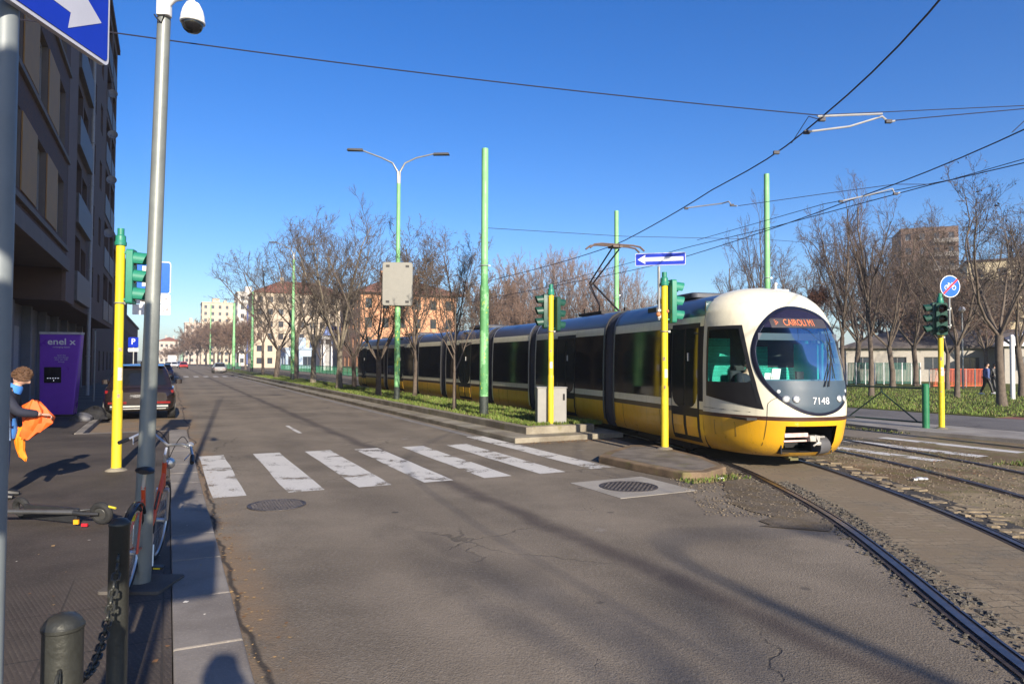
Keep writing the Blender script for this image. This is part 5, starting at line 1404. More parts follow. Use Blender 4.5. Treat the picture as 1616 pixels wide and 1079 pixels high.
tm = text_mesh('0-24', .12); b = MB(T); b.mesh(tm, Matrix.Translation((.19, -.0085, zc - .595)) @ Matrix.Rotation(R(90), 4, 'X')); b.build('hours_text', mat('text_grey', (.12, .12, .14), .6), q_, smooth=False)
# small P sign farther along
q0 = P(210, 570, 27.0)
t = thing('parking_sign', 'small dark blue parking sign on a thin post behind the yellow pole', 'road sign', (q0.x, q0.y, PZ)); zc = P(210, 540, 27).z - PZ
b = MB(); b.tube([(0, .03, 0), (0, .03, zc + .2)], .025, 8); b.build('post', GALV, t)
b = MB(); b.rbox((0, 0, zc), (.40, .012, .40), .03, 3, axis='y'); pp_ = b.build('panel', SBLUE, t)
tm = text_mesh('P', .32, cx=.004); b = MB(); b.mesh(tm, Matrix.Translation((0, -.009, zc + .02)) @ Matrix.Rotation(R(90), 4, 'X')); b.build('letter', SWHITE, pp_, smooth=False)
b = MB(); b.rbox((0, 0, zc - .30), (.40, .012, .14), .01, 2, axis='y'); b.build('lower_plate', SWHITE, t)
# bare thin pole beside the kiosk
q0 = G(148, 633, PZ); t = thing('signpost_bare', 'thin bare grey post between the purple kiosk and the parked car', 'post', (q0.x, q0.y, PZ))
b = MB(); b.tube([(0, 0, 0), (0.01, 0, 2.95)], .03, 10); b.build('post', GALV, t)
b = MB(); b.tube([(0.01, 0, 2.95), (0.01, 0, 2.98)], [.034, .02], 10); b.build('cap', BLACK, t)

# charging kiosk
PURP = mat('kiosk_purple', (0.18, 0.048, 0.50), 0.28, var=.12, scale=1.2, coat=.3)
k0 = G(92, 656, PZ); kz = 2.50
t = thing('charging_kiosk', 'tall purple electric charging kiosk with a black screen, leaning towards the kerb', 'charging kiosk', (k0.x, k0.y, PZ), R(14))
b = MB(); b.prism([(-.50, -.06, .0), (.42, -.06, 0), (.42, .30, 0), (-.50, .30, 0)], [(-.50, -.16, kz), (.64, -.16, kz), (.64, .10, kz), (-.50, .10, kz)]); bd = b.build('body', PURP, t, smooth=False, bevel=.03)
b = MB(); b.prism([(-.50, -.165, kz), (.64, -.165, kz), (.64, .10, kz), (-.50, .10, kz)], [(-.50, -.165, kz + .07), (.65, -.165, kz + .07), (.65, .10, kz + .07), (-.50, .10, kz + .07)]); b.build('top_strip', mat('strip_grey', (.42, .42, .45), .4), t, smooth=False)
def kf(x, z, o=0.0): return (x, -.06 - .10 * z / kz - .006 - o, z)
b = MB(); p = rrect(-.36, .10, 1.02, 1.50, .02); b.prism([kf(x, z, 0) for x, z in p], [kf(x, z, .012) for x, z in p]); sc = b.build('screen', mat('kiosk_screen', (.01, .01, .014), .12, spec=.7), t, smooth=False)
b = MB(); 
for i, x in enumerate((-.26, -.19, -.12, -.05, .02)): b.cbox(kf(x, 1.16, .014), (.035, .003, .02))
b.cbox(kf(-.10, 1.09, .014), (.02, .003, .03)); b.build('screen_icons', mat('icon_white', (.7, .7, .75), .5, emit=(.8, .85, 1, .35)), sc, smooth=False)
def ktext(s_, size, x, z, m, nm, cx=0.0, stretch=1.0):
    tm = text_mesh(s_, size, cx=cx); b = MB(); Tm = Matrix(((1, 0, 0, 0), (0, 1, 0, 0), (0, 0, 1, 0), (0, 0, 0, 1)))
    base = len(b.v)
    for v in tm.vertices: b.add(kf(x + v.co.x * stretch, z + v.co.y, .004))
    for p in tm.polygons: b.face([base + i for i in p.vertices])
    return b.build(nm, m, bd, smooth=False)
ktext('enel x', .27, .10, 2.27, SWHITE, 'logo_text', .004, 1.15)
ktext('recharging station', .065, .10, 2.11, SWHITE, 'line_text')
for i, s_ in enumerate(('open the', 'app and charge', 'your car with', 'energy')): ktext(s_, .065, .10, 1.86 - i * .065, SGREYW, 'small_text')
b = MB(); b.rbox((-.04, .1, .02), (1.1, .6, .06), .05); b.build('base_plate', BLACK, t)
# black cover heap (parked moped under a tarp) next to it
def lumpy(name, c, r3, m, seed, label, cat, amp=.25):
    r = random.Random(seed); b = MB(); n = 14; k = 22; f1, f2 = r.uniform(2, 4), r.uniform(3, 6)
    ph1 = r.uniform(0, 6)
    idx = []
    for i in range(n + 1):
        th = math.pi * .5 * i / n; row = []
        for j in range(k):
            a = 2 * math.pi * j / k; q = 1 + amp * (math.sin(f1 * a + ph1 + i * .4) * .5 + math.sin(7 * a + i) * .2 + r.uniform(-.12, .12))
            row.append(b.add((math.cos(th) * math.cos(a) * r3[0] * q, math.cos(th) * math.sin(a) * r3[1] * q, math.sin(th) * r3[2] * (1 + amp * .4 * math.sin(f2 * a)))))
        idx.append(row)
    for i in range(n):
        for j in range(k): b.face((idx[i][j], idx[i][(j + 1) % k], idx[i + 1][(j + 1) % k], idx[i + 1][j]))
    o = b.build(name, m, None, loc=c, angle=60); tag(o, label, cat); return o
q0 = G(142, 662, PZ); lumpy('rubbish_bag', (q0.x + .0, q0.y + .2, PZ), (.38, .30, .36), mat('bin_bag_black', (.012, .012, .014), .6, var=.5, scale=8, bump=.8, spec=.3), 4, 'black crumpled rubbish bags heaped on the pavement beside the purple kiosk', 'rubbish bag')
q0 = G(120, 664, PZ); lumpy('rubbish_bag', (q0.x + .1, q0.y + .1, PZ), (.28, .25, .22), mat('bin_bag_grey', (.10, .10, .11), .5, var=.3, scale=8, bump=.4), 7, 'small grey bag on the ground at the foot of the purple kiosk', 'rubbish bag')

# fallen kick scooter
sp = G(160, 828, PZ)
t = thing('kick_scooter', 'grey electric kick scooter fallen on its side near the frame edge', 'kick scooter', (sp.x, sp.y, PZ))
SCG = mat('scooter_grey', (0.035, 0.036, 0.038), .45, .3, var=.2)
b = MB(); ax = Vector((.12, .96, .25)).normalized()
b.torus((0, 0, .125), .088, .036, axis=ax, n=30, k=10); b.build('wheel', mat('tyre_black', (.02, .02, .02), .8, var=.3), t)
b = MB(); q = ax.to_track_quat('Z', 'Y').to_matrix().to_4x4(); b.lathe([(.001, -.03), (.06, -.028), (.066, -.02), (.066, .02), (.06, .028), (.001, .03)], 20, T=Matrix.Translation((0, 0, .125)) @ q); b.build('hub', mat('hub_grey', (.10, .10, .095), .4, .5), t)
b = MB(); b.tube([(0.0, -.05, .125), (-.14, -.07, .13), (-.26, -.05, .14)], [.018, .022, .026], 8); b.tube([(0.0, .05, .145), (-.14, .06, .15), (-.26, .0, .145)], .014, 8); b.build('fork', SCG, t)
b = MB(); b.tube([(-.22, -.03, .14), (-.7, -.06, .15), (-1.15, -.10, .16)], [.028, .024, .024], 12); b.build('stem', mat('stem_grey', (.11, .11, .11), .35, .5), t)
b = MB(); b.tube([(-1.15, -.36, .10), (-1.15, .2, .30)], .016, 8); b.build('handlebar', SCG, t)
b = MB(); b.prism([(-.25, -.02, .02), (-.98, .22, .02), (-.98, .26, .02), (-.25, .04, .02)], [(-.25, -.02, .17), (-.98, .22, .17), (-.98, .26, .17), (-.25, .04, .17)]); b.build('deck', SCG, t, bevel=.01, smooth=False)
b = MB(); b.torus((-1.05, .30, .115), .085, .034, axis=(.3, .9, .2), n=24, k=8); b.build('wheel', mat('tyre_black', (.02, .02, .02)), t)
b = MB(); b.cbox((-.20, -.10, .055), (.05, .02, .045)); b.build('reflector', mat('reflector_orange', (.9, .38, .02), .3), t)
b = MB(); b.cbox((-.10, -.12, .03), (.06, .02, .03)); b.build('tail_lamp', mat('reflector_red', (.5, .02, .03), .3), t)
b = MB(); b.tube([(.07, -.02, .20), (.17, -.04, .185)], .012, 6); b.build('kick_stand', mat('tag_yellow', (.55, .45, .03), .5), t)

# bicycle leaning on the camera pole, seen end-on
RB = Vector((-2.80, 4.98, PZ)); FB = Vector((-3.10, 6.0, PZ))
bd_ = (FB - RB).normalized(); ang = math.atan2(-bd_.x, bd_.y)
t = thing('bicycle', 'orange-red city bicycle with chrome handlebar leaning beside the grey camera pole', 'bicycle', RB, ang)
lean_ = Matrix.Rotation(R(6), 4, 'Y')
def BL(): return MB(lean_)
BRED = mat('bike_orange_red', (0.62, 0.075, 0.02), .35, var=.15, coat=.4)
TY = mat('tyre_black', (.02, .02, .02)); WR = .335
for nm, y in (('rear', 0.0), ('front', 1.06)):
    b = BL(); b.torus((0, y, WR), WR - .018, .018, axis=(1, 0, 0), n=48, k=8); w = b.build('wheel', TY, t)
    b = BL(); b.torus((0, y, WR), WR - .042, .010, axis=(1, 0, 0), n=48, k=6); b.lathe([(.02, -.04), (.02, .04)], 10, T=Matrix.Translation((0, y, WR)) @ Matrix.Rotation(R(90), 4, 'Y')); b.build('rim', CHROME, w)
    b = BL()
    for k in range(28):
        a = 2 * math.pi * k / 28; s1 = .035 if k % 2 else -.035; b.tube([(s1, y + .02 * math.cos(a + 1), WR + .02 * math.sin(a + 1)), (0, y + (WR - .045) * math.cos(a), WR + (WR - .045) * math.sin(a))], .0012, 3, cap=False)
    b.build('spokes', GALV, w, smooth=False)
    b = BL(); arc = [(0, y + (WR + .02) * math.cos(R(a)), WR + (WR + .02) * math.sin(R(a))) for a in (range(20, 200, 12) if nm == 'rear' else range(10, 160, 12))]; b.tube(arc, .026, 8, squash=.35); b.build('mudguard', mat('mudguard_grey', (.06, .065, .07), .25, .6), t)
hd = (0, .90, .86); bb = (0, .46, .28); st_ = (0, .22, .62); hl_ = (0, .95, .70)
b = BL(); b.tube([hd, (0, .98, .62)], .019, 10); b.tube([(0, .93, .76), (0, .75, .48), bb], .018, 10); b.tube([(0, .95, .68), (0, .72, .40), bb], .017, 10); b.tube([bb, (0, .17, .78)], .016, 10)
for sx in (-.05, .05): b.tube([bb, (sx, 0.0, WR)], .009, 6); b.tube([(0, .20, .68), (sx, 0, WR)], .008, 6)
b.build('frame', BRED, t)
b = BL()
for sx in (-.045, .045): b.tube([(0, .98, .62), (sx, .985, .60), (sx * 1.1, 1.06, WR)], [.014, .013, .009], 8)
b.tube([hd, (0, .875, .93), (0, .90, .985)], .012, 8); b.tube([(-.05, .98, .615), (.05, .98, .615)], .016, 8); b.tube([(0, .98, .60), hd], .010, 6); b.build('fork', CHROME, t)
b = BL(); hb_ = [(-.31, .92, 1.03), (-.25, 1.00, 1.07), (-.14, 1.04, 1.08), (0, .95, 1.0), (.13, .82, 1.03), (.22, .68, 1.03), (.26, .54, .98)]; b.tube(hb_, .011, 8); hbar = b.build('handlebar', CHROME, t)
for a, c in (((-.31, .92, 1.03), (-.35, .82, 1.01)), ((.26, .54, .98), (.28, .41, .945))):
    b = BL(); b.tube([a, c], .0165, 10); b.build('grip', BLACK, hbar)
b = BL(); b.tube([(-.28, .96, 1.05), (-.25, .85, 1.0)], .006, 5); b.tube([(.24, .66, 1.0), (.21, .5, .95)], .006, 5); b.lathe([(.03, 0), (.03, .015), (.015, .03), (.001, .034)], 14, c=(.20, .77, 1.03)); b.build('brake_lever', CHROME, hbar)
b = BL()
for pts in ([(-.24, .8, 1.02), (-.12, .98, 1.12), (0, 1.0, .98), (0, .96, .75)], [(.22, .74, 1.01), (.1, .96, 1.08), (.02, 1.0, .9), (0, .97, .7)]): b.tube([Vector(p) for p in catmull(pts, 6)], .0035, 5)
b.build('cable', BLACK, t)
b = BL(); b.lathe([(.045, 0), (.05, .03), (.035, .07), (.001, .085)], 16, T=Matrix.Translation((.02, 1.03, .84)) @ Matrix.Rotation(R(90), 4, 'X')); b.build('headlamp', CHROME, t)
b = BL(); b.tube([(0, .10, .90), (0, .14, .905), (0, .24, .90), (0, .36, .885), (0, .40, .87)], [.04, .068, .055, .024, .012], 12, squash=.42); b.build('saddle', mat('saddle_black', (.022, .022, .024), .35), t)
b = BL(); b.tube([(0, .17, .76), (0, .16, .88)], .0125, 8); b.build('seat_post', CHROME, t)
b = BL(); b.lathe([(.085, -.004), (.085, .004)], 26, T=Matrix.Translation((.05, .46, .28)) @ Matrix.Rotation(R(90), 4, 'Y')); b.tube([(.07, .46, .28), (.09, .42, .12)], .009, 6); b.tube([(-.07, .46, .28), (-.09, .5, .44)], .009, 6); cr_ = b.build('crank', CHROME, t)
b = BL(); b.cbox((.13, .42, .115), (.09, .07, .02)); b.cbox((-.13, .5, .445), (.09, .07, .02)); b.build('pedal', BLACK, cr_)
b = BL(); b.cbox((.13, .38, .115), (.05, .004, .012)); b.cbox((0, -.045, .60), (.03, .02, .05)); b.build('reflector', mat('reflector_yellow', (.7, .55, .02), .3), t)

# grey cabinet on the median
q0 = G(869, 672, .25)
t = thing('utility_cabinet', 'plain grey utility cabinet standing in the grass behind the yellow pole', 'cabinet', (q0.x + .02, q0.y + .32, .24), R(8))
GC = mat('cabinet_grey', (.26, .255, .24), .6, var=.1, scale=3)
b = MB(); b.cbox((0, 0, .47), (.74, .34, .94)); b.build('case', GC, t, smooth=False, bevel=.012)
b = MB(); b.cbox((0, 0, .955), (.78, .38, .035)); b.build('lid', GC, t, smooth=False, bevel=.01)
b = MB(); b.cbox((-.005, -.172, .47), (.006, .004, .86)); b.cbox((.3, -.175, .72), (.05, .01, .16)); b.build('door_gap', SEAM, t, smooth=False)

# green poles
def green_pole(px, pyb, ytop, Y=None, t_=8.25, r=.085, label='', base=True, zb=.25, group='pale green catenary poles'):
    if Y is None: s_ = s_at(px, t_); p = S(s_, t_)
    else: p = Vector(((px - 808) / F * Y, Y, 0))
    top = P(px, ytop, p.y).z
    t = thing('catenary_pole', label, 'pole', (p.x, p.y, zb), 0, group)
    b = MB(); h = top - zb; b.tube([(0, 0, 0), (0, 0, h * .48), (0, 0, h * .49), (0, 0, h)], [r * 1.12, r * 1.12, r * .92, r * .85], 16); b.build('pole', PGRN, t)
    if base: b = MB(); b.tube([(0, 0, 0.01), (0, 0, .58)], r * 1.15, 16); b.build('dark_base', mat('pole_base_dark', (.035, .045, .04), .6, var=.5, scale=12), t)
    b = MB(); b.torus((0, 0, h * .56), r * 1.05, .014, n=16); b.cbox((r + .02, 0, h * .56), (.08, .03, .04)); b.build('clamp', SILVER, t)
    rr_ = random.Random(int(px)); b = MB()
    for k in range(16):
        a = rr_.uniform(3.4, 6.0); z = rr_.uniform(.7, h * .42); w = rr_.uniform(.2, .8); hh = rr_.uniform(.03, .14); R_ = r * 1.128
        b.quad(*[(R_ * math.cos(a + u), R_ * math.sin(a + u), z + v) for u, v in ((0, 0), (w, .2 * hh), (w * .8, hh), (.1, hh * .7))])
    b.build('peeling_paint', mat('peeling_yellow', (.42, .50, .06), .7, var=.3, scale=14), t, smooth=False)
    return t, top
POLE_A, POLE_A_TOP = green_pole(764, 655, 235, t_=8.25, r=.115, label='tallest pale green pole with dark base, standing on the median by the zebra crossing')
green_pole(973, 0, 333, Y=29.5, r=.11, zb=.05, base=True, label='pale green catenary pole behind the tram pantograph')
green_pole(1211.5, 0, 275, Y=24.5, r=.11, zb=.1, base=True, label='pale green catenary pole rising behind the cream tram roof')
green_pole(398, 0, 460, t_=10.2, r=.16, zb=.25, label='pale green pole between the bare trees on the median, before the blue-balconied block')
green_pole(369, 0, 478, t_=9.7, r=.2, zb=.25, label='thick pale green pole farther up the median, next to the white block')
green_pole(2150 - 160, 0, 90, Y=11.5, r=.11, zb=.1, label='pale green catenary pole beyond the brown soil on the tram side')
# double-arm street lamps on the median
def lamp(px, ytop_pole, ytop_arm, t_, label, arms=(1.9, 1.9), r=.1, yaw=0.0, zb=.25, h1=None, loc=None, dz_=1.4):
    if loc is None: s_ = s_at(px, t_); p = S(s_, t_)
    else: p = Vector(loc)
    h1 = (P(px, ytop_pole, p.y).z - zb) if h1 is None else h1; h2 = (P(px, ytop_arm, p.y).z - zb) if ytop_arm else h1 + dz_
    t = thing('street_lamp', label, 'street lamp', (p.x, p.y, zb), yaw, 'double-armed street lamps')
    b = MB(); b.tube([(0, 0, 0), (0, 0, h1 * .45), (0, 0, h1 * .46), (0, 0, h1)], [r * 1.1, r * 1.1, r * .88, r * .75], 14); b.build('pole', PGRN, t)
    b = MB(); b.tube([(0, 0, 0.01), (0, 0, .55)], r * 1.13, 14); b.build('dark_base', mat('pole_base_dark', (.035, .045, .04)), t)
    rr_ = random.Random(int(px)); b = MB()
    for k in range(26):
        a = rr_.uniform(3.2, 6.2); z = rr_.uniform(.7, h1 * .43); w = rr_.uniform(.2, .9); hh = rr_.uniform(.03, .2); R_ = r * 1.108
        b.quad(*[(R_ * math.cos(a + u), R_ * math.sin(a + u), z + v) for u, v in ((0, 0), (w, .2 * hh), (w * .8, hh), (.1, hh * .7))])
    b.build('peeling_paint', mat('peeling_yellow', (.42, .50, .06)), t, smooth=False)
    dz = h2 - h1
    for sx, L_ in zip((-1, 1), arms):
        if not L_: continue
        b = MB(); b.tube([(sx * .03, 0, h1), (sx * .04, 0, h1 + dz * .35), (sx * .25, 0, h1 + dz * .62), (sx * .7, 0, h1 + dz * .78), (sx * L_, 0, h2 + (.0 if sx < 0 else -.12))], [.05, .045, .035, .032, .03], 8); ar = b.build('arm', GALV, t)
        b = MB(); z_ = h2 + (.02 if sx < 0 else -.14); x0 = sx * L_; b.prism([(x0 - sx * .05, -.09, z_ - .05), (x0 + sx * .62, -.12, z_ - .03), (x0 + sx * .62, .12, z_ - .03), (x0 - sx * .05, .09, z_ - .05)], [(x0 - sx * .02, -.06, z_ + .05), (x0 + sx * .58, -.09, z_ + .05), (x0 + sx * .58, .09, z_ + .05), (x0 - sx * .02, .06, z_ + .05)])
        b.build('lamp_head', mat('lamp_head_dark', (.06, .06, .06), .5), ar, bevel=.01)
    return t, p, h1
LT, LP, _ = lamp(627, 290, 238, 8.3, 'green double-armed street lamp carrying a blank grey panel', (1.5, 1.45), .105)
lamp(462, 410, 383, 9.0, 'green double-armed street lamp among the bare median trees', (1.4, 1.3), .13)
lamp(332, 480, 468, 10.5, 'slender green street lamp far up the road near the silver car', (1.6, 0), .2)
lamp(0, 0, 0, 0, 'tall curved-arm street lamp standing by the tram curve behind the crossing', (0, 2.1), .10, zb=0, h1=7.6, loc=(9.36, -12.5, 0), dz_=1.0)
# grey blank panel on the lamp
Zp = LP.y; zt, zb_ = P(627, 415, Zp).z - .25, P(627, 483, Zp).z - .25; w_ = 47 / F * Zp
b = MB(Matrix.Rotation(R(6), 4, 'Z')); b.rbox((0, -.18, (zt + zb_) / 2), (w_, .10, zt - zb_), .10, 4, axis='y')
o = b.build('display_panel', mat('panel_beige', (.22, .215, .19), .5, var=.06), None, loc=(LP.x, LP.y, .25), bevel=.02); tag(o, 'blank grey back of an information panel clamped to the green lamp post', 'panel')
b = MB(Matrix.Rotation(R(6), 4, 'Z'))
for sx in (-.28, .28):
    for z in (zt - .16, zb_ + .16): b.cbox((sx * w_ * 1.15, -.235, z), (.14, .02, .09))
b.build('bracket', BLACK, o, smooth=False)
b = MB(); 
for z in (zt - .16, zb_ + .16): b.box(-.5, .5, -.13, -.09, z - .03, z + .03)
b.build('mounting_bar', GALV, o, smooth=False)

# round cycle sign over the far light
Y_ = g3.y + .35; c = P(1499, 452, Y_)
t = thing('cycle_sign', 'round blue end-of-cycle-path sign with a red stripe above the green signal', 'road sign', (c.x, c.y, .10)); zc = c.z - .10
b = MB(); b.tube([(.0, .04, 2.7), (.0, .04, zc + .2)], .026, 8); b.box(-.2, .03, .02, .06, 2.75, 2.79); b.box(-.2, .03, .02, .06, 3.2, 3.24); b.box(-.22, -.18, -.33, .06, 2.75, 2.79); b.box(-.22, -.18, -.33, .06, 3.2, 3.24); b.build('post', GALV, t)
r_ = 17 / F * Y_ * 1.03; Tt = Matrix.Translation((0, 0, zc)) @ Matrix.Rotation(R(8), 4, 'Z') @ Matrix.Rotation(R(90), 4, 'X')
b = MB(); b.lathe([(r_, -.006), (r_, .006), (.001, .006)], 36, T=Tt); dsk = b.build('disc', SWHITE, t)
b = MB(); b.lathe([(r_ * .94, .006), (r_ * .94, .009), (.001, .009)], 36, T=Tt); b.build('blue_field', SBLUE2, dsk)
def lp(x, y, o=.012): return Tt @ Vector((x, y, o))
b = MB()
for x in (-.11, .11):
    n = 20
    for k in range(n):
        a, c2 = 2 * math.pi * k / n, 2 * math.pi * (k + 1) / n
        b.quad(lp(x + .065 * math.cos(a), -.03 + .065 * math.sin(a)), lp(x + .065 * math.cos(c2), -.03 + .065 * math.sin(c2)), lp(x + .05 * math.cos(c2), -.03 + .05 * math.sin(c2)), lp(x + .05 * math.cos(a), -.03 + .05 * math.sin(a)))
def bar(a, c2, w, o=.012):
    a = Vector(a); c2 = Vector(c2); d = (c2 - a).normalized(); n_ = Vector((-d.y, d.x)) * w; b.quad(lp(*(a + n_), o), lp(*(a - n_), o), lp(*(c2 - n_), o), lp(*(c2 + n_), o))
for q in (((-.11, -.03), (-.05, .06)), ((-.05, .06), (.06, .06)), ((.06, .06), (.11, -.03)), ((-.05, .06), (0, -.03)), ((0, -.03), (.07, .06)), ((-.11, -.03), (0, -.03)), ((.06, .06), (.05, .1)), ((.03, .1), (.09, .1)), ((-.08, .09), (-.02, .09)), ((-.05, .06), (-.05, .09))): bar(*q, .006)
b.build('bicycle_symbol', SWHITE, dsk, smooth=False)
b = MB(); bar((-r_ * .68, -r_ * .68), (r_ * .72, r_ * .66), .026, .014); b.build('red_stripe', SRED, dsk, smooth=False)

# green barrier beside the tracks
BGR = mat('barrier_green', (.02, .17, .075), .4, var=.12); BDK = mat('barrier_dark', (.018, .045, .03), .5, var=.2)
pA = G(1461, 675, .10); pB = S(pA.dot(U) + 2.55, pA.dot(V))
t = thing('barrier', 'green pedestrian barrier with two thick posts and an A-shaped brace beside the tracks', 'barrier', (pA.x, pA.y, .10))
d = pB - pA; d.z = 0
for q in (Vector((0, 0, 0)), d):
    b = MB(); b.tube([q, q + Vector((0, 0, 1.16))], .088, 20); b.tube([q + Vector((0, 0, 1.16)), q + Vector((0, 0, 1.19))], [.088, .06], 20, cap=True); b.build('post', BGR, t)
e = d.normalized() * .08; b = MB()
b.tube([e + Vector((0, 0, 1.06)), d - e + Vector((0, 0, 1.06))], .024, 8); b.tube([e + Vector((0, 0, .14)), d - e + Vector((0, 0, .14))], .024, 8)
b.build('rail', BDK, t)
b = MB(); b.tube([e * 3 + Vector((0, 0, .16)), d * .5 + Vector((0, 0, .92)), d - e * 3 + Vector((0, 0, .16))], .022, 8); b.tube([d * .5 + Vector((0, 0, .92)), d * .5 + Vector((0, 0, 1.05))], .02, 8); b.build('brace', BDK, t)
# ---------------------------------------------------------------- buildings
PANE = mat('window_pane', (.035, .045, .06), .08, var=.3, scale=.6, spec=.7)
FRAMEW = mat('window_frame_pale', (.27, .26, .25), .5, var=.1)
FRAMED = mat('window_frame_dark', (.07, .05, .04), .5, var=.1)
def facade(b, T, w, h, ops, depth=.22, m=0, mr=0, z0=0.0):
    xs = sorted(set([0, w] + [round(v, 4) for o in ops for v in o[:2]])); zs = sorted(set([z0, h] + [round(v, 4) for o in ops for v in o[2:4]]))
    for i in range(len(xs) - 1):
        for j in range(len(zs) - 1):
            cx, cz = (xs[i] + xs[i + 1]) / 2, (zs[j] + zs[j + 1]) / 2
            if any(o[0] < cx < o[1] and o[2] < cz < o[3] for o in ops): continue
            b.quad(*[T @ Vector(p) for p in ((xs[i], 0, zs[j]), (xs[i + 1], 0, zs[j]), (xs[i + 1], 0, zs[j + 1]), (xs[i], 0, zs[j + 1]))], m)
    for o in ops:
        x0, x1, a, c = o[:4]; d = o[4] if len(o) > 4 else depth
        for q in (((x0, 0, a), (x0, 0, c), (x0, d, c), (x0, d, a)), ((x1, 0, c), (x1, 0, a), (x1, d, a), (x1, d, c)), ((x0, 0, a), (x0, d, a), (x1, d, a), (x1, 0, a)), ((x0, 0, c), (x1, 0, c), (x1, d, c), (x0, d, c)), ((x0, d, a), (x1, d, a), (x1, d, c), (x0, d, c))):
            b.quad(*[T @ Vector(p) for p in q], mr)
def win_part(T, o, parent, m=PANE, fm=FRAMEW, d=.14, far=False, bars=1, fw=.06):
    x0, x1, a, c = o[:4]; b = MB(T)
    b.quad((x0 + .02, d, a + .02), (x1 - .02, d, a + .02), (x1 - .02, d, c - .02), (x0 + .02, d, c - .02), 0)
    for q in ((x0 + .003, x0 + fw, a + .003, c - .003), (x1 - fw, x1 - .003, a + .003, c - .003), (x0 + fw, x1 - fw, a + .003, a + fw), (x0 + fw, x1 - fw, c - fw, c - .003)): b.box(q[0], q[1], d - .04, d - .004, q[2], q[3], 1)
    for k in range(bars):
        xm = x0 + (x1 - x0) * (k + 1) / (bars + 1); b.box(xm - fw * .4, xm + fw * .4, d - .036, d - .003, a + fw, c - fw, 1)
    return b.build('window', [m, fm], parent, smooth=False)

def block(name, label, cat, s, t, yaw, w, dp, h, floors, cols, wall, group=None, z_first=1.0, fh=None, wh=1.5, ww=1.2, roof=None, roof_h=0, sides=('front', 'left', 'right'), roofm=None, eave=.4, limit=90, pane=PANE, frame=FRAMEW, side_cols=None, loc=None, bal=None, balm=None, shutters=None):
    loc = S(s, t) if loc is None else Vector(loc)
    o = thing(name, label, cat, loc, yaw, group); b = MB(); wins = []
    fh = fh or (h - z_first * .6) / floors
    faces = {'front': (Matrix.Identity(4), w, cols), 'left': (Matrix.Translation((0, dp, 0)) @ Matrix.Rotation(R(-90), 4, 'Z'), dp, side_cols or max(1, int(cols * dp / w))),
             'right': (Matrix.Translation((w, 0, 0)) @ Matrix.Rotation(R(90), 4, 'Z'), dp, side_cols or max(1, int(cols * dp / w))), 'back': (Matrix.Translation((w, dp, 0)) @ Matrix.Rotation(R(180), 4, 'Z'), w, cols)}
    for k, (T, fw_, nc) in faces.items():
        ops = []
        if k in sides:
            for f in range(floors):
                for c in range(nc):
                    xc = fw_ * (c + .5) / nc; z_ = z_first + f * fh
                    ops.append((xc - ww / 2, xc + ww / 2, z_, z_ + wh))
        facade(b, T, fw_, h, ops)
        wins += [(T, q) for q in ops]
    b.quad((0, 0, h), (w, 0, h), (w, dp, h), (0, dp, h))
    b.build('wall', wall, o, smooth=False)
    for T, q in wins[:limit]: win_part(T, q, o, pane, frame)
    if len(wins) > limit:
        b = MB()
        for T, q in wins[limit:]: b.quad(*[T @ Vector(p) for p in ((q[0], .15, q[2]), (q[1], .15, q[2]), (q[1], .15, q[3]), (q[0], .15, q[3]))])
        b.build('window_rest', pane, o, smooth=False)['kind'] = 'stuff'
    if roof == 'hip':
        e = eave; b = MB(); A = [(-e, -e, h), (w + e, -e, h), (w + e, dp + e, h), (-e, dp + e, h)]; r_ = min(w, dp) / 2
        if w >= dp: rd = [(r_, dp / 2, h + roof_h), (w - r_, dp / 2, h + roof_h)]; fs = ((0, 1, 5, 4), (1, 2, 5), (2, 3, 4, 5), (3, 0, 4))
        else: rd = [(w / 2, r_, h + roof_h), (w / 2, dp - r_, h + roof_h)]; fs = ((0, 1, 4), (1, 2, 5, 4), (2, 3, 5), (3, 0, 4, 5))
        ii = [b.add((x, y, z + .02)) for x, y, z in A + rd]
        for f in fs: b.face([ii[k] for k in f])
        jj = [b.add((x, y, z - .2)) for x, y, z in A]
        for k in range(4): b.face((jj[k], jj[(k + 1) % 4], ii[(k + 1) % 4], ii[k]))
        b.face(jj[::-1]); rf = b.build('roof', roofm, o, smooth=False)
        b = MB(); b.box(w * .3, w * .3 + .8, dp * .4, dp * .4 + .8, h + roof_h * .3, h + roof_h + .9); b.box(w * .7, w * .7 + .6, dp * .5, dp * .5 + .7, h + roof_h * .3, h + roof_h + .7); b.build('chimney', wall, rf, smooth=False)
    elif roof == 'flat':
        b = MB(); b.box(-.25, w + .25, -.25, dp + .25, h + .004, h + .35); b.box(w * .3, w * .5, dp * .3, dp * .7, h + .35, h + 2.6); b.box(w * .62, w * .7, dp * .2, dp * .5, h + .35, h + 1.6); b.build('roof', roofm or wall, o, smooth=False)
    if bal:
        x0, x1 = bal
        for f in range(1, floors):
            z_ = z_first + f * fh - .95; b = MB(); b.box(x0, x1, -1.1, -.003, z_, z_ + .15); b.box(x0, x1, -1.12, -1.04, z_ + .15, z_ + 1.1); b.box(x0, x0 + .06, -1.04, -.003, z_ + .15, z_ + 1.1); b.box(x1 - .06, x1, -1.04, -.003, z_ + .15, z_ + 1.1)
            b.build('balcony', balm or wall, o, smooth=False)
    return o

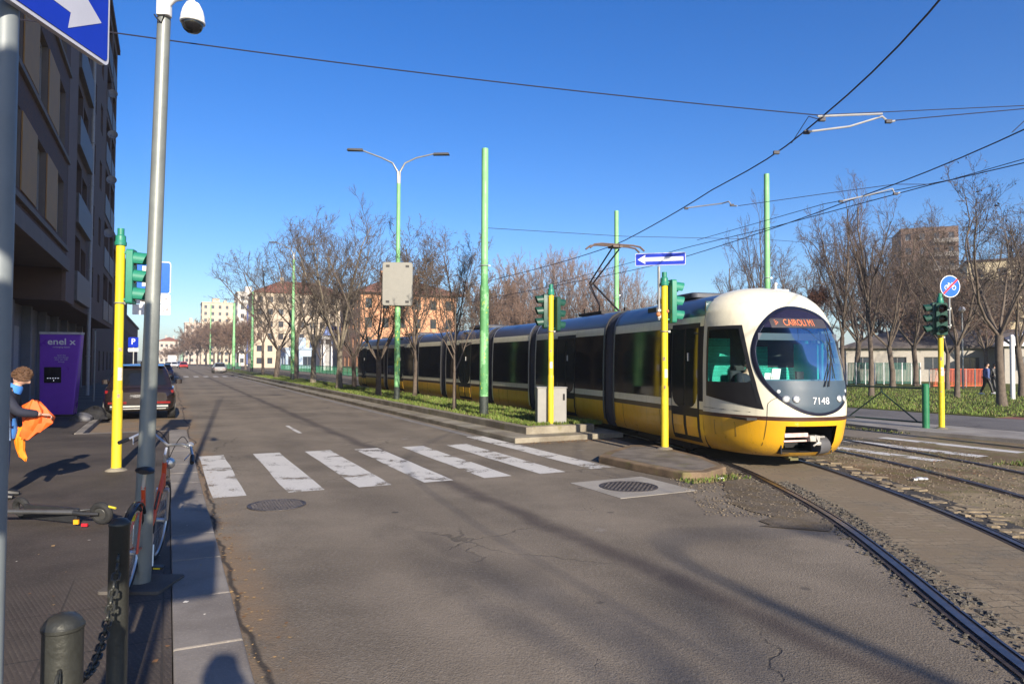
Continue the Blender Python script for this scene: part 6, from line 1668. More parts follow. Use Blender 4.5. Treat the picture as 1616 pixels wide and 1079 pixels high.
BRK = NT('brown_cladding')
bn = BRK.N.new('ShaderNodeTexBrick'); bn.inputs['Scale'].default_value = 1; bn.inputs['Brick Width'].default_value = .24; bn.inputs['Row Height'].default_value = .07; bn.inputs['Mortar Size'].default_value = .006
bn.inputs['Color1'].default_value = (.11, .042, .020, 1); bn.inputs['Color2'].default_value = (.075, .035, .025, 1); bn.inputs['Mortar'].default_value = (.10, .075, .06, 1)
BRK.L.new(BRK.combine(BRK.dot(U), BRK.dot(Vector((0, 0, 1)))), bn.inputs['Vector'])
BRICKM = BRK.done(BRK.mix(BRK.ss(BRK.noise(.6, 4), .35, .7, 0, .35), bn.outputs['Color'], (.06, .035, .03)), .8)
OCHRE = mat('ochre_panel', (.34, .18, .05), .7, var=.12, scale=2)
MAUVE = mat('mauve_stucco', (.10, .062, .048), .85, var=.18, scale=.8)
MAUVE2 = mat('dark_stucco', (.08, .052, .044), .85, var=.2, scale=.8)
SLAB = mat('slab_pale', (.14, .115, .10), .8, var=.15, scale=2)
SHOPW = mat('shop_grey', (.15, .16, .19), .75, var=.15, scale=1.5)
SHUT = mat('shop_shutter', (.09, .09, .10), .6, .2, var=.25, scale=3)
YAWL = TH + R(90)
# -- building 1: brown cladding with ochre panels, overhanging its ground floor
S1, S2, TF = 8.0, 28.8, -3.3; w1 = S2 - S1; Z1 = 5.1; H1 = 23.7
t1 = thing('apartment_building', 'brown brick-clad apartment block with ochre panels overhanging the pavement', 'building', S(S1, TF), YAWL)
ops = []; och = []
for f in range(6):
    z = 6.0 + 3.12 * f; x = w1 - .95
    while x > 3.2:
        ops.append((x - 1.55, x, z, z + 1.95)); och.append((x - 3.75, x - 1.62, z, z + 1.95)); x -= 3.85
b = MB(); facade(b, Matrix.Identity(4), w1, H1, ops, .28, 0, 1, z0=Z1)
b.quad((0, 0, Z1), (0, 12, Z1), (0, 12, H1), (0, 0, H1)); b.quad((w1, 0, Z1), (w1, 12, Z1), (w1, 12, H1), (w1, 0, H1)); b.quad((0, 0, H1), (w1, 0, H1), (w1, 12, H1), (0, 12, H1)); b.quad((0, 0, Z1), (0, 12, Z1), (w1, 12, Z1), (w1, 0, Z1), 1)
wl = b.build('wall', [BRICKM, SLAB], t1, smooth=False)
for o in ops: win_part(Matrix.Identity(4), o, t1, fm=FRAMEW, d=.2, fw=.09)
for o in och[:40]:
    b = MB(); b.box(o[0], o[1], -.03, -.003, o[2], o[3]); b.build('ochre_panel', OCHRE, t1, smooth=False)
b = MB()
for f in range(7):
    z = 5.82 + 3.12 * f; b.box(0.02, w1 - .02, -.09, -.004, z - .14, z)
b.box(-.05, w1 + .05, -.12, -.004, Z1 - .12, Z1 + .32); b.build('string_course', SLAB, t1, smooth=False)
b = MB(); b.box(.0, w1, 1.9, 12, PZ, Z1 - .003); b.build('ground_floor', SHOPW, t1, smooth=False)
for k in range(6):
    x = 1.2 + k * 3.4; b = MB(); b.box(x, x + 2.5, 1.84, 1.895, PZ + .2, 3.6)
    for q in range(17): b.box(x + .02, x + 2.48, 1.82, 1.838, PZ + .3 + q * .2, PZ + .32 + q * .2)
    b.build('shop_shutter', SHUT, t1, smooth=False)
for k in range(7):
    x = .25 + k * 3.4; b = MB(); b.box(x, x + .55, 1.55, 1.895, PZ, Z1 - .006); b.build('pillar', SHOPW, t1, smooth=False)
# -- building 2: mauve stucco, loggias, drainpipe, satellite dishes
w2 = 53.8 - 28.85; H2 = 22.9
t2 = thing('apartment_building', 'tall dark mauve apartment block with stacked balconies, drainpipe and satellite dishes', 'building', S(28.85, TF - .12), YAWL)
ops = []; wins = []
for f in range(6):
    z = 4.35 + 3.08 * f
    ops.append((2.9, 5.4, z, z + 2.55, 1.2)); ops.append((5.7, 7.6, z + .0, z + 2.3, .5)); wins.append((9.9, 11.2, z + .6, z + 2.1)); wins.append((13.6, 14.9, z + .6, z + 2.1)); ops.append((17.2, 20.4, z, z + 2.55, 1.3)); ops.append((21.2, 24.2, z, z + 2.55, 1.3))
b = MB(); facade(b, Matrix.Identity(4), w2, H2, ops + wins, .25, 0, 1, z0=3.95)
b.quad((w2, 0, 3.95), (w2, 12, 3.95), (w2, 12, H2), (w2, 0, H2)); b.quad((0, 0, 3.95), (0, 12, 3.95), (0, 12, H2), (0, 0, H2)); b.quad((0, 0, H2), (w2, 0, H2), (w2, 12, H2), (0, 12, H2)); b.quad((0, 0, 3.95), (0, 12, 3.95), (w2, 12, 3.95), (w2, 0, 3.95), 1)
b.build('wall', [MAUVE, MAUVE2], t2, smooth=False)
for o in wins: win_part(Matrix.Identity(4), o, t2, d=.18)
for o in ops:
    x0, x1, a, c, d = o; b = MB(); b.quad((x0 + .3, d - .01, a + .1), (x1 - .3, d - .01, a + .1), (x1 - .3, d - .01, c - .2), (x0 + .3, d - .01, c - .2)); b.build('balcony_door', PANE, t2, smooth=False)
    pr = .2 if x0 < 16 else .05
    b = MB(); b.box(x0 - .15, x1 + .15, -pr, .25, a - .16, a - .003); b.box(x0 - .15, x1 + .15, -pr, -pr + (.07 if pr > .1 else .04), a - .003, a + 1.0); b.box(x0 - .15, x0 - .09, -pr + .04, -.003, a - .003, a + 1.0); b.box(x1 + .09, x1 + .15, -pr + .04, -.003, a - .003, a + 1.0)
    b.build('balcony', [mat('balcony_blue_grey', (.10, .095, .10), .6, var=.2)], t2, smooth=False)
b = MB(); b.tube([(8.35, -.12, .2), (8.35, -.12, H2 - .3)], .075, 8)
for z in range(2, 22, 2): b.torus((8.35, -.12, z), .085, .02, n=10, k=4)
b.build('drainpipe', mat('pipe_grey', (.30, .30, .31), .6), t2)
b = MB(); b.box(-.1, w2 + .2, -.15, 12, H2 + .003, H2 + .35); b.build('roof_cornice', MAUVE2, t2, smooth=False)
b = MB(); b.box(.05, 2.5, -.12, -.003, 3.95, H2 - .01); b.build('pilaster', mat('pilaster_brown', (.15, .10, .082), .85, var=.15), t2, smooth=False)
for x, z in ((17.6, 17.6), (18.4, 15.4), (17.0, 9.2), (18.2, 12.6)):
    b = MB(); b.lathe([(.001, .10), (.25, .04), (.38, -.03), (.39, -.01), (.25, .06), (.001, .12)], 20, T=Matrix.Translation((x, -.24, z)) @ Matrix.Scale(.72, 4) @ Matrix.Rotation(R(-75), 4, 'Y') @ Matrix.Rotation(R(180), 4, 'X')); b.tube([(x, -.2, z), (x, -.05, z - .25)], .02, 6); b.build('satellite_dish', mat('dish_white', (.22, .22, .23), .5), t2)
b = MB(); b.box(0, w2, 1.7, 12, PZ, 3.946); b.build('ground_floor', SHOPW, t2, smooth=False)
for k in range(7):
    x = .4 + k * 3.6; b = MB(); b.box(x, x + 2.3, 1.64, 1.695, PZ + .2, 3.1)
    for q in range(14): b.box(x + .02, x + 2.28, 1.62, 1.638, PZ + .3 + q * .2, PZ + .32 + q * .2)
    b.build('shop_shutter', SHUT if k % 2 else mat('shutter_pale', (.26, .29, .34), .6, var=.1), t2, smooth=False)
for k in range(7):
    x = -.15 + k * 3.6; b = MB(); b.box(x + .1, x + .5, 1.4, 1.695, PZ, 3.944); b.build('pillar', SHOPW, t2, smooth=False)
# -- further ones on the same side
RT = mat('roof_tile_red', (.24, .085, .055), .85, var=.25, scale=3)
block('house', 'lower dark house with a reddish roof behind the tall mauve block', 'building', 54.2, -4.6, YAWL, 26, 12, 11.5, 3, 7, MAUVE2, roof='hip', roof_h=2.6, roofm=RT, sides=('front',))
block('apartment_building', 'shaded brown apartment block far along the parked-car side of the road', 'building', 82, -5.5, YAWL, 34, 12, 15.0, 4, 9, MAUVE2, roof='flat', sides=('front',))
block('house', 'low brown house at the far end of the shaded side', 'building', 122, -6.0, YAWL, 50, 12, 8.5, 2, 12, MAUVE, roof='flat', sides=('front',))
# -- beyond the tram
CRM = mat('stucco_cream', (.52, .43, .32), .85, var=.1, scale=.3); WHT = mat('stucco_white', (.60, .57, .52), .85, var=.08, scale=.3)
PEACH = mat('stucco_peach', (.60, .31, .17), .85, var=.14, scale=.4); BLU = mat('balcony_blue', (.04, .09, .32), .6, var=.15); PINKW = mat('stucco_rose', (.50, .42, .36), .85, var=.1, scale=.3)
RB_ = mat('roof_brown', (.17, .075, .05), .85, var=.3, scale=2)
block('apartment_building', 'cream apartment block with a low red hipped roof behind the median trees', 'building', 180, 19.0, TH, 23, 14, 19.0, 6, 9, CRM, roof='hip', roof_h=3.6, roofm=RT, sides=('front', 'left'), frame=FRAMED, side_cols=5)
block('apartment_building', 'peach coloured four-storey house with a brown tiled roof behind the blank panel', 'building', 100, 25.3, TH, 15.2, 13, 12.2, 4, 6, PEACH, roof='hip', roof_h=3.0, roofm=RB_, sides=('front', 'left', 'right'), frame=mat('shutter_green_dark', (.05, .09, .05), .6), ww=1.0, eave=.9, side_cols=5)
bw = block('apartment_building', 'narrow white block with stacked blue and white balconies down the road', 'building', 245, 20.6, TH, 9.5, 14, 24.5, 8, 3, WHT, roof='flat', sides=('front', 'left'), side_cols=4)
for f in range(7):
    z = 3.2 + f * 2.95
    for x0, x1, m_ in ((3.3, 5.9, SWHITE if f % 2 else BLU), (6.1, 8.9, BLU if f % 3 == 0 else SWHITE)):
        b = MB(); b.box(x0, x1, -1.2, -.01, z, z + 1.1); b.build('balcony', m_, bw, smooth=False)
b = MB(); b.box(2.9, 9.2, -.25, -.012, .5, 20.5); b.build('blue_strip', BLU, bw, smooth=False)
block('apartment_building', 'tall pale cream block at the far end, above the reddish tree crowns', 'building', 340, 13.6, TH, 15, 16, 28, 9, 5, CRM, roof='flat', sides=('front', 'left'), side_cols=4)
block('apartment_building', 'stepped pale block lower and farther than the tall cream one', 'building', 350, 6.8, TH, 6.5, 14, 19, 6, 3, PINKW, roof='flat', sides=('front',))
block('house', 'small hazy pale building closing the end of the road', 'building', 400, -4, TH, 9, 14, 12, 3, 4, PINKW, roof='hip', roof_h=2, roofm=RT, sides=('front',))
block('house', 'low greenish shed by the road end, beside the hazy pale building', 'building', 395, 6.0, TH, 9, 10, 6.0, 1, 3, mat('shed_green', (.22, .36, .26), .8), roof='flat', sides=('front',))
block('apartment_building', 'pale apartment block seen between the cream block and the peach house', 'building', 210, 44, TH, 20, 14, 17, 5, 7, PINKW, roof='hip', roof_h=3, roofm=RT, sides=('front', 'left'))
# arcade with white pillars, shop
ar = thing('arcade', 'low grey arcade with white pillars and a blue and white canopy behind the trees', 'building', S(122, 24.3), TH)
b = MB(); b.box(0, 8.5, 2.0, 9, 0, 5.6); b.box(-.2, 8.7, -.2, 9.2, 5.604, 6.3); b.build('wall', mat('arcade_grey', (.34, .34, .34), .7, var=.1), ar, smooth=False)
for k in range(7): b = MB(); b.box(.1 + k * 1.35, .45 + k * 1.35, .0, .35, 0, 5.6); b.build('pillar', SWHITE, ar, smooth=False)
b = MB(); b.prism([(0, -.6, 6.3), (8.5, -.6, 6.3), (8.5, 1.2, 6.3), (0, 1.2, 6.3)], [(.8, .2, 7.9), (7.6, .2, 7.9), (7.6, 1.0, 7.9), (.8, 1.0, 7.9)]); b.build('canopy', mat('canopy_blue', (.16, .25, .55), .6, var=.4, scale=1.2), ar, smooth=False)
sh = block('shop', 'low pale blue shop front between the tree trunks beyond the tram track', 'shop', 150, 22.2, TH, 9, 8, 4.2, 1, 3, mat('shop_pale_blue', (.36, .46, .58), .7), wh=1.9, ww=2.0, z_first=.8, roof='flat', sides=('front', 'left'))
# right-hand side
tw = block('tower_block', 'brown high-rise with pale balcony bands behind the park trees', 'building', 0, 0, R(-20), 11.5, 12, 33.0, 10, 4, mat('tower_brown', (.12, .075, .055), .85, var=.2, scale=.5), loc=((1424 - 808) / F * 158, 158, 0), sides=('front',), roof=None, ww=1.1)
for f in range(9):
    b = MB(); z = 4 + f * 3.15; b.box(6.3, 11.3, -1.0, -.01, z, z + 1.0); b.build('balcony', mat('tower_band', (.26, .24, .22), .8), tw, smooth=False)
block('apartment_building', 'cream flat-roofed apartment block with a dark roof edge behind the last park trees', 'building', 0, 0, R(-28), 34, 14, 19.6, 6, 10, mat('stucco_sand', (.50, .42, .27), .85, var=.15, scale=.3), loc=((1528 - 808) / F * 120, 120, 0), roof='flat', roofm=MAUVE2, sides=('front', 'left'), bal=(3, 9), side_cols=4)
block('pavilion', 'long low pavilion with a dark roof and pale walls behind the park fence', 'building', 0, 0, R(-24), 26, 8, 3.3, 1, 9, mat('pavilion_pale', (.42, .39, .34), .8, var=.1), loc=((1335 - 808) / F * 66, 66, .1), roof='hip', roof_h=1.6, roofm=mat('pavilion_roof', (.10, .085, .08), .8), sides=('front', 'left'), z_first=1.1, wh=1.2, ww=1.5, side_cols=3)
block('pavilion', 'small white hut with a pale pitched roof at the park edge behind the walkers', 'building', 0, 0, R(-24), 8, 6, 3.4, 1, 3, mat('pavilion_pale', (.42, .39, .34)), loc=((1585 - 808) / F * 58, 58, .1), roof='hip', roof_h=1.5, roofm=SWHITE, sides=('front', 'left'), z_first=1.1, wh=1.2, ww=1.2, side_cols=2)

# park fences
def fence(label, a, c, h, posts, postm, meshm, gap=.0, solid=.55, group=None, name='fence'):
    t = thing(name, label, 'fence', a, 0, group); d = Vector(c) - Vector(a); n = posts
    for k in range(n + 1):
        p = d * k / n; b = MB(); b.tube([p, p + Vector((0, 0, h))], .035, 6); b.build('post', postm, t)
    dn = d.normalized(); nn = Vector((-dn.y, dn.x, 0)); b = MB()
    if solid:
        k = int(d.length / .12)
        for i in range(k):
            p = dn * (i * .12); b.hexa([p + nn * .005 + Vector((0, 0, .08)), p - nn * .005 + Vector((0, 0, .08)), p + dn * .12 * solid - nn * .005 + Vector((0, 0, .08)), p + dn * .12 * solid + nn * .005 + Vector((0, 0, .08)), p + nn * .005 + Vector((0, 0, h - .05)), p - nn * .005 + Vector((0, 0, h - .05)), p + dn * .12 * solid - nn * .005 + Vector((0, 0, h - .05)), p + dn * .12 * solid + nn * .005 + Vector((0, 0, h - .05))])
    b.tube([Vector((0, 0, h - .05)), d + Vector((0, 0, h - .05))], .025, 5); b.tube([Vector((0, 0, .12)), d + Vector((0, 0, .12))], .025, 5)
    b.build('panel', meshm, t, smooth=False); return t
def W(px, Y, z=.12): return Vector(((px - 808) / F * Y, Y, z))
fence('tall green mesh fence with white posts in front of the low pavilion', W(1336, 54), W(1452, 54.5), 1.75, 8, SWHITE, mat('mesh_green', (.025, .10, .08), .8, var=.2), solid=.6)
fence('bright orange plastic safety net strung between posts in the park', W(1466, 48), W(1552, 49), 1.35, 6, GALV, mat('net_orange', (.62, .12, .05), .7, var=.15), solid=.34)
fence('green iron railing running along the far side of the tram track', S(48, 17.9, .1), S(128, 18.2, .1), 1.1, 34, BGR, mat('railing_green', (.06, .32, .16), .6, var=.15), solid=.22, name='railing')
fence('short green railing closing the median tip far up the road', S(135, 8.0, .25), S(135, 12, .25), 1.1, 4, BGR, mat('railing_green', (.06, .32, .16)), solid=.22, name='railing')
q0 = W(1597, 33); t = thing('white_post', 'white painted pole beside the thick park tree at the frame edge', 'pole', q0); b = MB(); b.tube([(0, 0, 0), (0, 0, 3.0)], .10, 12); b.ball((0, 0, 3.02), .10, 8); b.build('post', SWHITE, t)
q0 = W(1519, 46); t = thing('park_lamp', 'thin grey lamp post among the park trees near the orange net', 'street lamp', q0); b = MB(); b.tube([(0, 0, 0), (0, 0, 5.2)], [.06, .04], 8); b.build('pole', GALV, t); b = MB(); b.ball((0, 0, 5.35), .2, 8); b.build('globe', SWHITE, t)
# litter on the dirt
q0 = G(1452, 759); o = MB(); o.ball((0, 0, .03), (.07, .04, .03), 7); o.ball((.09, .02, .025), (.05, .04, .025), 6); o.cbox((-.08, 0, .02), (.06, .05, .03)); o = o.build('litter_can', mat('crushed_can', (.5, .5, .5), .4, .5, var=.5, scale=30), None, loc=(q0.x, q0.y, .01)); tag(o, 'small crushed silver can lying on the brown soil between the tracks', 'can')
q0 = G(1135, 757); o = MB(); o.box(-.05, .05, -.02, .02, 0, .02); o.box(.0, .06, -.03, 0, .02, .03); o = o.build('paper_scrap', SWHITE, None, loc=(q0.x, q0.y, .012), smooth=False); tag(o, 'crumpled white scrap of paper on the gravel beside the low island', 'paper')

# ---------------------------------------------------------------- cars
def car(label, loc, yaw, paint, L_=4.5, Wd=1.88, H=1.62, group=None, suv=True, mirrors=True):
    t = thing('parked_car' if group != 'cars far up the road' else 'car', label, 'car', loc, yaw, group)
    hw = Wd / 2; bz = 1.02 if suv else .92
    st = [(0.0, .76, .50, .86), (.05, .88, .36, bz - .08), (.13, .94, .31, bz - .03), (.28, .985, .28, bz), (.9, 1.0, .26, bz + .02), (2.2, 1.0, .26, bz), (3.2, 1.0, .26, bz - .03), (3.85, .98, .27, bz - .10), (4.3, .92, .32, bz - .2), (4.46, .78, .40, bz - .32), (4.5, .62, .46, bz - .40)]
    b = MB(); rings = []
    for y, w, z0, z1 in st:
        y *= L_ / 4.5; w *= hw
        half = [(0, z0), (w * .80, z0), (w * .95, z0 + .10), (w, z0 + (z1 - z0) * .45), (w * .985, z1 - .16), (w * .94, z1 - .03), (w * .82, z1), (0, z1 + .015)]
        rings.append([b.add((-x, y, z)) for x, z in half] + [b.add((x, y, z)) for x, z in half[-2:0:-1]])
    for a, c in zip(rings[:-1], rings[1:]):
        for k in range(len(a)): b.face((a[k], a[(k + 1) % len(a)], c[(k + 1) % len(a)], c[k]))
    b.face(rings[0]); b.face(rings[-1][::-1])
    body = b.build('body', paint, t, angle=50)
    yr0, yr1, yf0, yf1 = .14, .62, 3.35, 2.35
    def gh(f, side, u, off=0.0):
        """f height 0..1; side: r rear, f front, +1/-1 flanks; u position 0..1"""
        e = f ** 1.15; yr = (yr0 + (yr1 - yr0) * e) * L_ / 4.5; yf = (yf0 + (yf1 - yf0) * f) * L_ / 4.5; w = hw * (.90 - .17 * f - .06 * f * f); z = bz - .02 + (H - bz - .02) * f
        if side == 'r': x = w * (2 * u - 1) * .985; bow = .10 * (1 - (2 * u - 1) ** 4); return (x, yr + .10 - bow - off, z)
        if side == 'f': x = w * (2 * u - 1) * .985; bow = .22 * (1 - (2 * u - 1) ** 2); return (x, yf - .22 + bow + off, z)
        return (side * (w + off), yr + .10 + (yf - .22 - yr - .10) * u, z)
    b = MB(); N_ = 8; lv = [0, .15, .3, .45, .6, .75, .88, .96, 1.0]; rings = []
    for f in lv:
        g = f; pts = [gh(g, 'r', k / N_) for k in range(N_ + 1)] + [gh(g, 1, k / N_) for k in range(1, N_)] + [gh(g, 'f', 1 - k / N_) for k in range(N_ + 1)] + [gh(g, -1, 1 - k / N_) for k in range(1, N_)]
        rings.append([b.add(p) for p in pts])
    for a, c in zip(rings[:-1], rings[1:]):
        for k in range(len(a)): b.face((a[k], a[(k + 1) % len(a)], c[(k + 1) % len(a)], c[k]))
    cx = (yr1 + yf1) / 2 * L_ / 4.5; top = []
    for k in (.75, .35):
        top.append([b.add((b.v[i][0] * k, cx + (b.v[i][1] - cx) * k, H + (.03 if k > .5 else .045))) for i in rings[-1]])
    for a, c in zip([rings[-1], top[0]], top):
        for k in range(len(a)): b.face((a[k], a[(k + 1) % len(a)], c[(k + 1) % len(a)], c[k]))
    b.face(top[-1]); cabn = b.build('cabin', paint, t, angle=60)
    cg = mat('car_glass', (.010, .012, .016), .04, var=.1, spec=.7)
    b = MB(); b.grid(lambda u, f: gh(f, 'r', u, .012), [.07 + .86 * k / 8 for k in range(9)], [.12 + .72 * k / 5 for k in range(6)]); b.build('rear_window', cg, cabn, angle=60)
    b = MB(); b.grid(lambda u, f: gh(f, 'f', u, .012), [.05 + .9 * k / 8 for k in range(9)], [.05 + .85 * k / 5 for k in range(6)]); b.build('windscreen', cg, cabn, angle=60)
    for sd in (-1, 1):
        for u0, u1 in ((.06, .28), (.31, .60), (.63, .93)):
            b = MB(); b.grid(lambda u, f: gh(f, sd, u, .010), [u0, (u0 + u1) / 2, u1], [.12, .5, .86]); b.build('side_window', cg, cabn, smooth=False)
    for sd in (-1, 1):
        for y in (.82, 3.55):
            y *= L_ / 4.5; T = Matrix.Translation((sd * (hw - .12), y, .345)) @ Matrix.Rotation(R(90), 4, 'Y')
            b = MB(); b.lathe([(.22, -.11), (.33, -.11), (.345, -.08), (.345, .08), (.33, .11), (.22, .11)], 28, T=T); w = b.build('wheel', TY, t)
            b = MB(); b.lathe([(.22, -.09), (.225, .09), (.08, .075), (.001, .09)], 20, T=T if sd > 0 else Matrix.Translation((sd * (hw - .12), y, .345)) @ Matrix.Rotation(R(-90), 4, 'Y')); b.build('rim', ALU, w)
            b = MB(); b.lathe([(.40, -.015), (.40, .01)], 28, T=Matrix.Translation((sd * (hw * .985), y, .37)) @ Matrix.Rotation(R(90), 4, 'Y')); b.build('wheel_arch', BLACK, w)
    rl = mat('tail_lamp_red', (.18, .006, .008), .15, var=.2)
    for sd in (-1, 1):
        b = MB(); b.prism([(sd * hw * .48, .085, bz - .19), (sd * hw * .93, .16, bz - .18), (sd * hw * .93, .16, bz - .09), (sd * hw * .56, .085, bz - .13)], [(sd * hw * .48, .03, bz - .19), (sd * hw * .925, .08, bz - .18), (sd * hw * .925, .08, bz - .09), (sd * hw * .56, .03, bz - .13)]); b.build('tail_lamp', rl, t, smooth=False)
        b = MB(); b.prism([(sd * hw * .35, .06, .52), (sd * hw * .86, .09, .52), (sd * hw * .86, .09, .58), (sd * hw * .35, .06, .59)], [(sd * hw * .35, -.012, .52), (sd * hw * .84, .0, .52), (sd * hw * .84, .0, .58), (sd * hw * .35, -.012, .59)]); b.build('reflector', rl, t, smooth=False)
        b = MB(); b.prism([(sd * hw * .55, L_ - .3, bz - .33), (sd * hw * .9, L_ - .42, bz - .33), (sd * hw * .9, L_ - .42, bz - .22), (sd * hw * .55, L_ - .3, bz - .24)], [(sd * hw * .55, L_ - .04, bz - .36), (sd * hw * .86, L_ - .2, bz - .34), (sd * hw * .86, L_ - .22, bz - .25), (sd * hw * .55, L_ - .06, bz - .28)]); b.build('headlight', LAMPG, t, smooth=False)
        if mirrors: b = MB(); b.rbox((sd * (hw + .10), 2.55 * L_ / 4.5, bz + .10), (.20, .12, .15), .04); b.build('mirror', paint if suv else BLACK, t, bevel=.01)
    b = MB(); b.box(-hw * .80, hw * .80, -.02, .04, .34, .50); b.build('rear_bumper', BLACK, t, smooth=False, bevel=.02)
    b = MB(); b.box(-hw * .78, hw * .78, -.03, -.021, .43, .46); b.box(-hw * .72, hw * .72, -.03, -.021, .36, .375); b.build('chrome_strip', CHROME, t, smooth=False)
    b = MB(); b.box(-.26, .26, .0, .025, bz - .33, bz - .22); b.build('licence_plate', SWHITE, t, smooth=False)
    b = MB(); b.prism([(-hw * .66, .50, H - .05), (hw * .66, .50, H - .05), (hw * .66, .9, H + .0), (-hw * .66, .9, H + .0)], [(-hw * .64, .40, H - .015), (hw * .64, .40, H - .015), (hw * .64, .9, H + .03), (-hw * .64, .9, H + .03)]); b.build('spoiler', paint, t, smooth=False)
    b = MB(); b.tube([(0, .9, H + .03), (0, .85, H + .12)], [.03, .012], 6); b.build('aerial', BLACK, t)
    return t
DKB = mat('paint_dark_brown', (.022, .015, .016), .22, .3, var=.1, coat=.8)
cpos = S(23.6, -.74)
car('dark brown parked car with red tail lamps seen from behind at the kerb', (cpos.x, cpos.y, 0), TH, DKB, 4.55, 1.98, 1.68)
FG = 'cars far up the road'
def far_car(label, px, Y, yaw, paint, **k): car(label, ((px - 808) / F * Y, Y, 0), TH + yaw, paint, group=FG, suv=False, H=1.45, mirrors=False, Wd=1.8, **k)
far_car('silver car standing by the median far up the road', 348, 96, 0, mat('paint_silver', (.32, .33, .35), .3, .6, var=.05, coat=.5))
far_car('red car far up the road', 290, 150, R(180), mat('paint_red', (.5, .04, .02), .3, var=.05, coat=.5))
far_car('white car far up the road beside the red one', 275, 165, R(180), mat('paint_white', (.7, .7, .7), .3, var=.05, coat=.5))
far_car('second white car far up the road, nearer the shaded kerb', 266, 150, 0, mat('paint_white', (.7, .7, .7)))
far_car('dark blue car parked beyond the brown one', 258, 62, 0, mat('paint_blue', (.02, .05, .16), .3, .2, var=.05, coat=.5))
far_car('pale blue car far up the road behind the white cars', 284, 190, R(180), mat('paint_pale_blue', (.3, .4, .55), .3, .2, var=.05, coat=.5))
v0 = Vector(((272 - 808) / F * 215, 215, 0)); t = thing('lorry', 'white box lorry far off at the end of the road', 'lorry', v0, TH)
b = MB(); b.box(-1.2, 1.2, 0, 6, .9, 3.3); b.build('box', SWHITE, t, smooth=False, bevel=.05); b = MB(); b.box(-1.1, 1.1, 6.1, 7.8, .7, 2.7); b.build('cab', SWHITE, t, smooth=False, bevel=.2)
b = MB()
for x in (-.95, .95):
    for y in (1.2, 6.8): b.lathe([(.45, -.15), (.45, .15)], 16, T=Matrix.Translation((x, y, .45)) @ Matrix.Rotation(R(90), 4, 'Y'))
b.build('wheels_set', TY, t)
